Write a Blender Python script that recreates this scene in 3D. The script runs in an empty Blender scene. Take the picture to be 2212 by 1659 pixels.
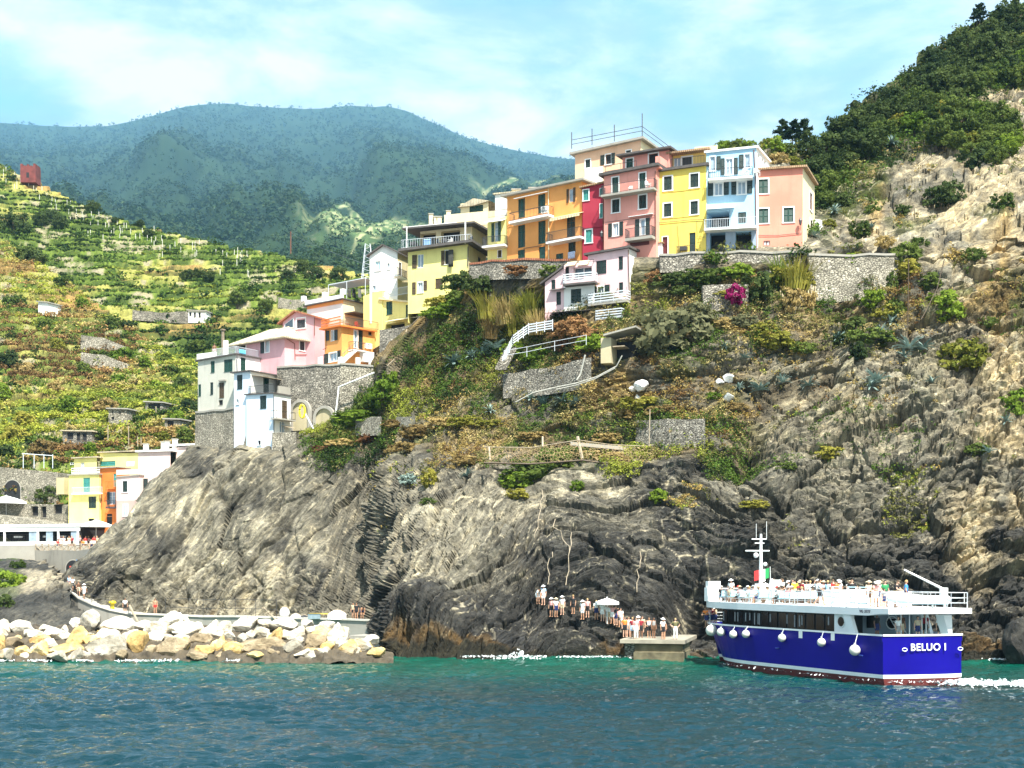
import bpy,bmesh,math,random
import numpy as np
from mathutils import Vector,Matrix,Euler
random.seed(11)
RNG = np.random.default_rng(11)
SC = bpy.context.scene
COL = SC.collection
# ---------------------------------------------------------------- camera geometry: a level camera on a boat deck 7.2 m above the sea
W,H = 2212.0,1659.0
F = 1.3 * W
HZ,CX,CH = 1229.0,W / 2,7.2


def at(px,py,Y):
	return Vector(((px - CX) / F * Y,Y,CH + (HZ - py) / F * Y))


def proj(p):
	return (CX + p[0] / p[1] * F,HZ - (p[2] - CH) / p[1] * F)


def crop(x0,y0,s):
	return lambda x,y: ((x0 + x / s) / 1.822785,(y0 + y / s) / 1.822785)


ID = lambda x,y: (x,y)
c1 = crop(2200,450,2.0109)
c2 = crop(1400,700,2.0109)
c3 = crop(700,1100,2.212)
c4 = crop(0,1600,2.4578)
c5 = crop(0,2000,2.765)
c6 = crop(2750,2050,2.0109)
c7 = crop(2000,2300,2.4578)
c8 = crop(700,2300,2.212)


# ---------------------------------------------------------------- noise
def _hash(ix,iy,iz,seed):
	n = (ix * 73856093) ^ (iy * 19349663) ^ (iz * 83492791) ^ (seed * 2654435)
	n = n & 0xFFFFFFFF
	n = ((n ^ (n >> 13)) * 1274126177) & 0xFFFFFFFF
	n = ((n ^ (n >> 16)) * 2246822519) & 0xFFFFFFFF
	n = n ^ (n >> 15)
	return (n & 0xFFFFF) / 1048575.0


def vnoise(P,seed=0):
	i = np.floor(P).astype(np.int64)
	f = P - i
	f = f * f * f * (f * (f * 6 - 15) + 10)
	r = 0
	for dx in (0,1):
		wx = f[:,0] if dx else 1 - f[:,0]
		for dy in (0,1):
			wy = f[:,1] if dy else 1 - f[:,1]
			for dz in (0,1):
				wz = f[:,2] if dz else 1 - f[:,2]
				r = r + wx * wy * wz * _hash(i[:,0] + dx,i[:,1] + dy,i[:,2] + dz,seed)
	return r * 2 - 1


def fbm(P,octv=4,seed=0,gain=0.5,lac=2.03):
	a,s,r = 1.0,1.0,0
	for o in range(octv):
		r = r + a * vnoise(P * s + o * 17.3,seed + o)
		a *= gain
		s *= lac
	return r


def worley(P,seed=0):
	"""F1, F2 and the id (0..1) of the nearest cell, with its offset vector"""
	i = np.floor(P).astype(np.int64)
	n = len(P)
	f1 = np.full(n,9.0); f2 = np.full(n,9.0); cid = np.zeros(n); off = np.zeros((n,3))
	for dx in (-1,0,1):
		for dy in (-1,0,1):
			for dz in (-1,0,1):
				c = i + np.array([dx,dy,dz])
				q = np.stack([c[:,k] + _hash(c[:,0],c[:,1],c[:,2],seed + k) for k in range(3)],1)
				d3 = P - q
				d = np.sqrt((d3 ** 2).sum(1))
				m = d < f1
				f2 = np.where(m,f1,np.minimum(f2,d))
				cid = np.where(m,_hash(c[:,0],c[:,1],c[:,2],seed + 7),cid)
				off = np.where(m[:,None],d3,off)
				f1 = np.where(m,d,f1)
	return f1,f2,cid,off


# ---------------------------------------------------------------- objects
def props(o,label=None,cat=None,group=None,kind=None):
	if label: o['label'] = label
	if cat: o['category'] = cat
	if group: o['group'] = group
	if kind: o['kind'] = kind
	return o


def empty(name,loc,label,cat,group=None,kind='thing'):
	o = bpy.data.objects.new(name,None)
	o.location = loc
	o.empty_display_size = 0.3
	COL.objects.link(o)
	return props(o,label,cat,group,kind)


def link(name,me,parent=None,loc=None,mat=None):
	o = bpy.data.objects.new(name,me)
	COL.objects.link(o)
	if parent is not None: o.parent = parent
	if loc is not None: o.location = loc
	if mat is not None and not me.materials: me.materials.append(mat)
	return o


def dup(root,loc=None,rz=None,scale=None,label=None,group=None):
	r = root.copy()
	COL.objects.link(r)
	if loc is not None: r.location = loc
	if rz is not None: r.rotation_euler = (0,0,rz) if not isinstance(rz,tuple) else rz
	if scale is not None: r.scale = scale if isinstance(scale,tuple) else (scale,) * 3
	if label: r['label'] = label
	if group: r['group'] = group
	for ch in list(root.children):
		c = ch.copy(); COL.objects.link(c); c.parent = r
		for g in list(ch.children):
			d = g.copy(); COL.objects.link(d); d.parent = c
	return r


def np_mesh(name,V,Fq,mats=(),smooth=False,fmat=None,colors=None,bed=None):
	"""V n x 3, Fq m x k (k 3 or 4)"""
	me = bpy.data.meshes.new(name)
	V = np.asarray(V,dtype=np.float32); Fq = np.asarray(Fq,dtype=np.int32)
	m,k = Fq.shape
	me.vertices.add(len(V)); me.vertices.foreach_set('co',V.ravel())
	me.loops.add(m * k); me.loops.foreach_set('vertex_index',Fq.ravel())
	me.polygons.add(m)
	me.polygons.foreach_set('loop_start',np.arange(0,m * k,k,dtype=np.int32))
	if fmat is not None: me.polygons.foreach_set('material_index',np.asarray(fmat,dtype=np.int32))
	for mt in mats: me.materials.append(mt)
	if colors is not None:
		at_ = me.color_attributes.new('tint','FLOAT_COLOR','POINT')
		c = np.ones((len(V),4),dtype=np.float32); c[:,:3] = colors
		at_.data.foreach_set('color',c.ravel())
	if bed is not None: me.attributes.new('bed','FLOAT_VECTOR','POINT').data.foreach_set('vector',np.asarray(bed,dtype=np.float32).ravel())
	me.update(calc_edges=True)
	me.polygons.foreach_set('use_smooth',np.full(m,smooth,dtype=bool))
	me.validate()
	return me


class MB:
	def __init__(s): s.v = []; s.f = []
	def add(s,vs,fs):
		b = len(s.v); s.v += [tuple(x) for x in vs]; s.f += [tuple(b + i for i in f) for f in fs]
	def quad(s,a,b,c,d): s.add([a,b,c,d],[(0,1,2,3)])
	def hexa(s,p):  # 8 points: bottom 4 (ccw), top 4
		s.add(p,[(3,2,1,0),(4,5,6,7),(0,1,5,4),(1,2,6,5),(2,3,7,6),(3,0,4,7)])
	def box(s,a,b):
		x0,y0,z0 = a; x1,y1,z1 = b
		s.hexa([(x0,y0,z0),(x1,y0,z0),(x1,y1,z0),(x0,y1,z0),(x0,y0,z1),(x1,y0,z1),(x1,y1,z1),(x0,y1,z1)])
	def tube(s,pts,r,n=6,cap=True):
		pts = [Vector(p) for p in pts]
		rs = r if isinstance(r,(list,tuple)) else [r] * len(pts)
		rings = []
		for i,p in enumerate(pts):
			d = (pts[min(i + 1,len(pts) - 1)] - pts[max(i - 1,0)])
			if d.length < 1e-9: d = Vector((0,0,1))
			d.normalize()
			a = d.cross(Vector((0,0,1)))
			if a.length < 1e-3: a = d.cross(Vector((1,0,0)))
			a.normalize(); b = d.cross(a)
			rings.append([p + (a * math.cos(t) + b * math.sin(t)) * rs[i] for t in [2 * math.pi * k / n for k in range(n)]])
		vs = [v for rg in rings for v in rg]; fs = []
		for i in range(len(rings) - 1):
			for k in range(n):
				fs.append((i * n + k,i * n + (k + 1) % n,(i + 1) * n + (k + 1) % n,(i + 1) * n + k))
		if cap:
			fs.append(tuple(range(n - 1,-1,-1))); fs.append(tuple((len(rings) - 1) * n + k for k in range(n)))
		s.add(vs,fs)
	def lathe(s,c,prof,n=12):
		c = Vector(c); vs = []; fs = []
		for r,z in prof:
			for k in range(n):
				t = 2 * math.pi * k / n
				vs.append(c + Vector((r * math.cos(t),r * math.sin(t),z)))
		for i in range(len(prof) - 1):
			for k in range(n):
				fs.append((i * n + k,i * n + (k + 1) % n,(i + 1) * n + (k + 1) % n,(i + 1) * n + k))
		s.add(vs,fs)
	def ball(s,c,r,n=10,m=7,sc=(1,1,1)):
		c = Vector(c); vs = []; fs = []
		for i in range(m + 1):
			ph = math.pi * i / m
			for k in range(n):
				t = 2 * math.pi * k / n
				vs.append(c + Vector((r * sc[0] * math.sin(ph) * math.cos(t),r * sc[1] * math.sin(ph) * math.sin(t),r * sc[2] * math.cos(ph))))
		for i in range(m):
			for k in range(n):
				fs.append((i * n + k,(i + 1) * n + k,(i + 1) * n + (k + 1) % n,i * n + (k + 1) % n))
		s.add(vs,fs)
	def build(s,name,mat,parent=None,smooth=False,origin=None):
		"""verts are in world space; the object sits at its thing's base"""
		o0 = Vector(origin) if origin is not None else root_loc(parent)
		me = bpy.data.meshes.new(name)
		me.from_pydata([(v[0] - o0.x,v[1] - o0.y,v[2] - o0.z) for v in s.v],[],s.f)
		me.materials.append(mat)
		if smooth: me.polygons.foreach_set('use_smooth',np.full(len(me.polygons),True))
		me.update()
		o = link(name,me,parent)
		if parent is None and origin is not None: o.location = o0
		return o


def root_loc(p):
	if p is None: return Vector((0,0,0))
	while p.parent is not None: p = p.parent
	return Vector(p.location)


# ---------------------------------------------------------------- materials
class NT:
	def __init__(s,name):
		s.m = bpy.data.materials.new(name); s.m.use_nodes = True
		s.t = s.m.node_tree; s.n = s.t.nodes
		s.b = s.n['Principled BSDF']; s.out = s.n['Material Output']
	def new(s,typ,**kw):
		nd = s.n.new(typ)
		for k,v in kw.items():
			if hasattr(nd,k): setattr(nd,k,v)
		return nd
	def lk(s,a,b): s.t.links.new(a,b)
	def coord(s,scale=(1,1,1),rot=(0,0,0)):
		g = s.new('ShaderNodeNewGeometry')
		mp = s.new('ShaderNodeMapping'); mp.inputs['Scale'].default_value = scale; mp.inputs['Rotation'].default_value = rot
		s.lk(g.outputs['Position'],mp.inputs['Vector'])
		return mp.outputs['Vector']
	def noise(s,vec,scale,detail=4,rough=0.55,dist=0.0):
		nd = s.new('ShaderNodeTexNoise'); nd.inputs['Scale'].default_value = scale; nd.inputs['Detail'].default_value = detail
		nd.inputs['Roughness'].default_value = rough; nd.inputs['Distortion'].default_value = dist
		s.lk(vec,nd.inputs['Vector']); return nd.outputs['Fac']
	def ramp(s,fac,stops):
		r = s.new('ShaderNodeValToRGB')
		while len(r.color_ramp.elements) < len(stops): r.color_ramp.elements.new(0.5)
		for e,(p,c) in zip(r.color_ramp.elements,stops):
			e.position = p; e.color = (*c,1) if len(c) == 3 else c
		s.lk(fac,r.inputs['Fac']); return r.outputs['Color']
	def mix(s,fac,a,b,mode='MIX'):
		m = s.new('ShaderNodeMix',data_type='RGBA',blend_type=mode)
		for sock,val in ((m.inputs['Factor'],fac),(m.inputs[6],a),(m.inputs[7],b)):
			if isinstance(val,(int,float)): sock.default_value = val
			elif isinstance(val,tuple): sock.default_value = (*val,1)
			else: s.lk(val,sock)
		return m.outputs[2]
	def math(s,op,a,b=None):
		m = s.new('ShaderNodeMath',operation=op)
		for sock,val in zip(m.inputs,(a,b)):
			if val is None: continue
			if isinstance(val,(int,float)): sock.default_value = val
			else: s.lk(val,sock)
		return m.outputs[0]
	def bump(s,h,strength=0.4,dist=0.1):
		b = s.new('ShaderNodeBump'); b.inputs['Strength'].default_value = strength; b.inputs['Distance'].default_value = dist
		s.lk(h,b.inputs['Height']); s.lk(b.outputs['Normal'],s.b.inputs['Normal'])
	def base(s,c):
		if isinstance(c,tuple): s.b.inputs['Base Color'].default_value = (*c,1)
		else: s.lk(c,s.b.inputs['Base Color'])
	def rough(s,r): s.b.inputs['Roughness'].default_value = r


MATS = {}


def plain(name,rgb,rough=0.6,var=0.12,scale=3.0,metal=0.0,bump=0.0):
	if name in MATS: return MATS[name]
	t = NT(name)
	v = t.noise(t.coord(),scale,5)
	t.base(t.ramp(v,[(0.3,tuple(c * (1 - var) for c in rgb)),(0.7,tuple(min(1,c * (1 + var)) for c in rgb))]))
	t.rough(rough); t.b.inputs['Metallic'].default_value = metal
	if bump: t.bump(t.noise(t.coord(),scale * 6,3),bump,0.05)
	MATS[name] = t.m
	return t.m


def plaster(name,rgb,stain=0.3):
	if name in MATS: return MATS[name]
	t = NT(name)
	big = t.noise(t.coord(),0.35,5,0.6)
	streak = t.noise(t.coord((1.6,1.6,0.12)),1.0,4,0.6)
	fine = t.noise(t.coord(),6.0,4,0.7)
	dark = tuple(c * (1 - stain) for c in rgb); lite = tuple(min(0.95,c * 1.06 + 0.012) for c in rgb)
	col = t.mix(t.ramp(big,[(0.36,(0,0,0)),(0.66,(1,1,1))]),tuple(c * 0.9 for c in rgb),lite)
	col = t.mix(t.math('MULTIPLY',t.ramp(streak,[(0.55,(0,0,0)),(0.75,(1,1,1))]),0.5),col,dark)
	col = t.mix(t.math('MULTIPLY',t.ramp(fine,[(0.6,(0,0,0)),(0.8,(1,1,1))]),0.25),col,dark)
	t.base(col); t.rough(0.85); t.bump(fine,0.25,0.03)
	MATS[name] = t.m
	return t.m


def stonewall(name,c_lo,c_hi,mortar,sc=(3.3,3.3,6.0)):
	if name in MATS: return MATS[name]
	t = NT(name)
	vec = t.coord(sc)
	wob = t.new('ShaderNodeTexNoise'); wob.inputs['Scale'].default_value = 0.8; t.lk(vec,wob.inputs['Vector'])
	ad = t.new('ShaderNodeMix',data_type='RGBA',blend_type='ADD'); ad.inputs['Factor'].default_value = 0.8
	t.lk(vec,ad.inputs[6]); t.lk(wob.outputs['Color'],ad.inputs[7])
	vo = t.new('ShaderNodeTexVoronoi',feature='F1'); vo.inputs['Scale'].default_value = 1.0; t.lk(ad.outputs[2],vo.inputs['Vector'])
	ve = t.new('ShaderNodeTexVoronoi',feature='DISTANCE_TO_EDGE'); ve.inputs['Scale'].default_value = 1.0; t.lk(ad.outputs[2],ve.inputs['Vector'])
	sep = t.new('ShaderNodeSeparateColor'); t.lk(vo.outputs['Color'],sep.inputs[0])
	col = t.ramp(sep.outputs[0],[(0.0,c_lo),(0.55,tuple((a + b) / 2 for a,b in zip(c_lo,c_hi))),(1.0,c_hi)])
	patch = t.noise(t.coord(),0.5,5,0.65)
	col = t.mix(t.math('MULTIPLY',t.ramp(patch,[(0.45,(0,0,0)),(0.65,(1,1,1))]),0.6),col,tuple(c * 0.45 for c in c_lo))
	edge = t.ramp(ve.outputs['Distance'],[(0.03,(0,0,0)),(0.14,(1,1,1))])
	t.base(t.mix(edge,mortar,col)); t.rough(0.9); t.bump(edge,0.8,0.08)
	MATS[name] = t.m
	return t.m


def leafmat(name,rgb,rgb2,trans=0.35):
	"""foliage: two leaf colours by clump, a little light through the leaf"""
	if name in MATS: return MATS[name]
	t = NT(name)
	oi = t.new('ShaderNodeObjectInfo')
	n1 = t.noise(t.coord(),0.9,4,0.7)
	f = t.math('ADD',t.math('MULTIPLY',n1,1.1),t.math('MULTIPLY',oi.outputs['Random'],0.5))
	col = t.ramp(f,[(0.5,rgb),(1.05,rgb2)])
	t.base(col); t.rough(0.75); t.b.inputs['Specular IOR Level'].default_value = 0.15
	tr = t.new('ShaderNodeBsdfTranslucent'); t.lk(col,tr.inputs['Color'])
	mx = t.new('ShaderNodeMixShader'); mx.inputs[0].default_value = trans
	t.lk(t.b.outputs[0],mx.inputs[1]); t.lk(tr.outputs[0],mx.inputs[2]); t.lk(mx.outputs[0],t.out.inputs['Surface'])
	MATS[name] = t.m
	return t.m


def tintleaf(name,trans=0.3):
	"""foliage coloured plant by plant through the 'tint' attribute"""
	if name in MATS: return MATS[name]
	t = NT(name)
	a = t.new('ShaderNodeVertexColor',layer_name='tint')
	v = t.noise(t.coord(),1.6,3,0.7)
	col = t.mix(1.0,a.outputs['Color'],t.ramp(v,[(0.3,(0.6,0.6,0.6)),(0.7,(1.25,1.25,1.25))]),'MULTIPLY')
	t.base(col); t.rough(0.8); t.b.inputs['Specular IOR Level'].default_value = 0.1
	tr = t.new('ShaderNodeBsdfTranslucent'); t.lk(col,tr.inputs['Color'])
	mx = t.new('ShaderNodeMixShader'); mx.inputs[0].default_value = trans
	t.lk(t.b.outputs[0],mx.inputs[1]); t.lk(tr.outputs[0],mx.inputs[2]); t.lk(mx.outputs[0],t.out.inputs['Surface'])
	MATS[name] = t.m
	return t.m


def rockmat(name):
	t = NT(name)
	a = t.new('ShaderNodeVertexColor',layer_name='tint')
	co = t.coord()
	big = t.noise(co,0.22,6,0.65,0.5)
	bed = t.new('ShaderNodeAttribute',attribute_name='bed'); mp_ = t.new('ShaderNodeMapping'); mp_.inputs['Scale'].default_value = (.30,.45,3.4); t.lk(bed.outputs['Vector'],mp_.inputs['Vector'])
	strat = t.noise(mp_.outputs['Vector'],1.0,8,0.76,0.12)
	fine = t.noise(co,2.6,8,0.75)
	col = t.mix(1.0,a.outputs['Color'],t.ramp(big,[(0.3,(0.55,0.54,0.52)),(0.5,(1.0,0.98,0.94)),(0.72,(1.45,1.36,1.2))]),'MULTIPLY')
	col = t.mix(1.0,col,t.ramp(strat,[(0.34,(0.30,0.30,0.30)),(0.47,(.85,.85,.85)),(0.56,(1.1,1.08,1.02)),(0.66,(1.9,1.8,1.6))]),'MULTIPLY')
	col = t.mix(1.0,col,t.ramp(fine,[(0.3,(0.5,0.5,0.5)),(0.5,(1,1,1)),(0.75,(1.4,1.4,1.35))]),'MULTIPLY')
	t.base(col); t.rough(0.9); t.b.inputs['Specular IOR Level'].default_value = 0.2
	hgt = t.math('ADD',t.math('MULTIPLY',strat,1.0),t.math('MULTIPLY',fine,0.6))
	t.bump(hgt,1.0,0.45)
	return t.m


# ---------------------------------------------------------------- camera, sun, sky
cam = bpy.data.cameras.new('camera'); co_ = bpy.data.objects.new('camera',cam); COL.objects.link(co_)
co_.location = (0,0,CH); co_.rotation_euler = (math.radians(90),0,0)
cam.sensor_width = 36; cam.lens = 36 * 1.3; cam.shift_y = (HZ - H / 2) / W
cam.clip_start = 0.5; cam.clip_end = 20000
SC.camera = co_
SUN = Vector((0.22,-0.52,0.82)).normalized()
sl = bpy.data.lights.new('sun','SUN'); sl.energy = 5.0; sl.angle = math.radians(0.55); sl.color = (1.0,0.95,0.86)
so = bpy.data.objects.new('sun',sl); COL.objects.link(so)
so.rotation_euler = SUN.to_track_quat('Z','Y').to_euler(); so.location = (60,-40,200)
wd = bpy.data.worlds.new('World'); SC.world = wd; wd.use_nodes = True
wt = wd.node_tree; wn = wt.nodes; bg = wn['Background']
sky = wn.new('ShaderNodeTexSky'); sky.sky_type = 'NISHITA'; sky.sun_disc = False
sky.sun_elevation = math.asin(SUN.z); sky.sun_rotation = math.atan2(SUN.x,SUN.y)
sky.air_density = 1.0; sky.dust_density = 1.6; sky.ozone_density = 1.0
def wmath(op,a,b):
	m = wn.new('ShaderNodeMath'); m.operation = op
	for s_,v_ in zip(m.inputs,(a,b)):
		if isinstance(v_,(int,float)): s_.default_value = v_
		else: wt.links.new(v_,s_)
	return m.outputs[0]
tc = wn.new('ShaderNodeTexCoord')
mp = wn.new('ShaderNodeMapping'); mp.inputs['Scale'].default_value = (4.2,1.0,11.0); mp.inputs['Location'].default_value = (0.35,0.0,0.6)
wt.links.new(tc.outputs['Generated'],mp.inputs['Vector'])
def wnoise(vec,sc,det,rg,dist=0.0):
	n = wn.new('ShaderNodeTexNoise'); n.inputs['Scale'].default_value = sc; n.inputs['Detail'].default_value = det
	n.inputs['Roughness'].default_value = rg; n.inputs['Distortion'].default_value = dist; wt.links.new(vec,n.inputs['Vector']); return n.outputs['Fac']
def wramp(fac,stops):
	r = wn.new('ShaderNodeValToRGB')
	while len(r.color_ramp.elements) < len(stops): r.color_ramp.elements.new(0.5)
	for e,(p,c) in zip(r.color_ramp.elements,stops): e.position = p; e.color = (*c,1)
	wt.links.new(fac,r.inputs['Fac']); return r.outputs['Color']
def wmix(fac,a,b,mode='MIX'):
	m = wn.new('ShaderNodeMix'); m.data_type = 'RGBA'; m.blend_type = mode
	for sock,val in ((m.inputs['Factor'],fac),(m.inputs[6],a),(m.inputs[7],b)):
		if isinstance(val,(int,float)): sock.default_value = val
		elif isinstance(val,tuple): sock.default_value = (*val,1)
		else: wt.links.new(val,sock)
	return m.outputs[2]
cl = wnoise(mp.outputs['Vector'],1.2,8,0.55,0.2)
shade = wnoise(mp.outputs['Vector'],1.25,9,0.60,0.3)
cmask = wramp(cl,[(0.30,(0,0,0)),(0.53,(1,1,1))])
ccol = wramp(shade,[(0.36,(2.0,2.7,3.3)),(0.46,(3.1,3.8,4.3)),(0.53,(5.2,5.4,5.5)),(0.62,(8,8,8))])
skyc = wmix(1.0,sky.outputs['Color'],(1.05,1.55,1.45),'MULTIPLY')
wt.links.new(wmix(wmath('MULTIPLY',cmask,0.9),skyc,ccol),bg.inputs['Color'])
bg.inputs['Strength'].default_value = 0.095
vs = SC.view_settings; vs.view_transform = 'Standard'; vs.look = 'None'; vs.gamma = 1.0; vs.exposure = 1.22
SC.cycles.max_bounces = 6; SC.cycles.volume_bounces = 1; SC.cycles.transparent_max_bounces = 6
SC.cycles.use_denoising = True
# ================================================================ SEA
def sea():
	t = NT('sea_water')
	co = t.coord()
	n1 = t.noise(co,0.05,4,0.6)
	sp = t.new('ShaderNodeSeparateXYZ'); t.lk(co,sp.inputs[0])
	shore = t.new('ShaderNodeMapRange'); shore.inputs['From Min'].default_value = 78; shore.inputs['From Max'].default_value = 108
	t.lk(t.math('ADD',sp.outputs['Y'],t.math('MULTIPLY',t.math('SUBTRACT',n1,0.5),26)),shore.inputs['Value'])
	# deep open water is blue, water over the shallow bottom by the rocks is emerald
	t.base(t.mix(shore.outputs['Result'],(0.001,0.022,0.030),(0.002,0.072,0.045)))
	t.rough(0.04); t.b.inputs['IOR'].default_value = 1.33; t.b.inputs['Specular IOR Level'].default_value = 0.5
	w1 = t.noise(t.coord((0.5,1.0,1.0)),2.6,5,0.6,0.4)
	t.bump(w1,0.7,0.2)
	Ys = np.concatenate([np.arange(20,36,.4),np.arange(36,72,0.15),np.arange(72,114,0.24),np.arange(114,330,6.0),np.arange(330,12000,800.)])
	k = np.linspace(-0.62,0.62,620)
	YY,KK = np.meshgrid(Ys,k,indexing='ij')
	X = KK * np.maximum(YY,60) * 1.15; X[YY > 700] *= 2
	P = np.stack([X.ravel(),YY.ravel(),np.zeros(X.size)],1)
	Q = np.stack([P[:,0] * 0.16 + P[:,1] * 0.05,P[:,1] * 0.34,P[:,0] * 0],1)
	z = 0.10 * fbm(Q,2,40) + 0.23 * (1 - np.abs(fbm(Q * 3.0 + 5,2,44))) + 0.16 * (1 - np.abs(fbm(Q * np.array([5,6,1]) + 9,3,47)))
	z *= np.clip(0.95 + 0.45 * fbm(Q * .3 + 3,2,49),.35,1.4)
	fade = np.clip((330 - P[:,1]) / 120,0,1)
	P[:,2] = (z - 0.33) * fade
	n,m = YY.shape
	i = np.arange(n * m).reshape(n,m)
	Fq = np.stack([i[:-1,:-1].ravel(),i[:-1,1:].ravel(),i[1:,1:].ravel(),i[1:,:-1].ravel()],1)
	props(link('sea',np_mesh('sea',P,Fq,[t.m],True)),kind='structure')


sea()


# ================================================================ TERRAIN: surfaces lofted through measured profiles
class Loft:
	"""cols: {px: [(py, Y) ...]}, rows: how many mesh rows each span between two knots gets"""
	def __init__(s,cols,rows,npx,smooth=3):
		pxs = sorted(cols); K = len(cols[pxs[0]])
		gx = np.linspace(pxs[0],pxs[-1],npx)
		t = []
		for k,r in enumerate(rows): t += list(k + np.arange(r) / r)
		t.append(K - 1); t = np.array(t); s.t = t
		py = np.zeros((len(t),npx)); Y = np.zeros((len(t),npx))
		kp = np.array([[cols[p][k][0] for p in pxs] for k in range(K)],float)
		kY = np.array([[cols[p][k][1] for p in pxs] for k in range(K)],float)
		kpg = np.array([np.interp(gx,pxs,r) for r in kp]); kYg = np.array([np.interp(gx,pxs,r) for r in kY])
		w = max(3,int(npx / (pxs[-1] - pxs[0]) * 26)) | 1
		ker = np.hanning(w + 2)[1:-1]; ker /= ker.sum()
		sm = lambda r: np.convolve(np.pad(r,w // 2,mode='edge'),ker,'valid')
		kpg = np.array([sm(r) for r in kpg]); kYg = np.array([sm(r) for r in kYg])
		for j in range(npx):
			py[:,j] = np.interp(t,np.arange(K),kpg[:,j]); Y[:,j] = np.interp(t,np.arange(K),kYg[:,j])
		s.shape = py.shape
		gxx = np.broadcast_to(gx,py.shape)
		s.px0 = gxx.ravel(); s.py0 = py.ravel(); s.T = np.repeat(t,npx)
		Yr = Y.ravel()
		s.P = np.stack([(s.px0 - CX) / F * Yr,Yr,CH + (HZ - s.py0) / F * Yr],1)
	def normals(s):
		n,m = s.shape; P = s.P.reshape(n,m,3)
		du = np.gradient(P,axis=1); dv = np.gradient(P,axis=0)
		N = np.cross(du,dv); N /= (np.linalg.norm(N,axis=2,keepdims=True) + 1e-9)
		N = N.reshape(-1,3)
		N[N[:,1] > 0.98] *= 1
		return N
	def faces(s):
		n,m = s.shape; i = np.arange(n * m).reshape(n,m)
		return np.stack([i[:-1,:-1].ravel(),i[:-1,1:].ravel(),i[1:,1:].ravel(),i[1:,:-1].ravel()],1)
	def index(s):
		"""screen buckets, so that plants can be stood on the surface"""
		px = CX + s.P[:,0] / s.P[:,1] * F; py = HZ - (s.P[:,2] - CH) / s.P[:,1] * F
		s.b = {}
		Y = s.P[:,1]
		key = (np.floor(px / 6).astype(int) * 4096 + np.floor(py / 6).astype(int))
		order = np.argsort(-Y)
		for i in order: s.b[key[i]] = i          # nearest wins (written last)
		s.N = s.normals()
	def ground(s,px,py):
		kx,ky = int(px // 6),int(py // 6)
		for r in range(0,5):
			best = None
			for a in range(-r,r + 1):
				for c in range(-r,r + 1):
					i = s.b.get((kx + a) * 4096 + ky + c)
					if i is not None and (best is None or s.P[i,1] < s.P[best,1]): best = i
			if best is not None: return Vector(s.P[best]),Vector(s.N[best])
		return None,None


def sstep(x,a,b):
	u = np.clip((x - a) / (b - a),0,1)
	return u * u * (3 - 2 * u)


def saw(s_,sharp=0.12):
	f = s_ - np.floor(s_)
	return np.where(f < 1 - sharp,f / (1 - sharp),(1 - f) / sharp)


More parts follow.
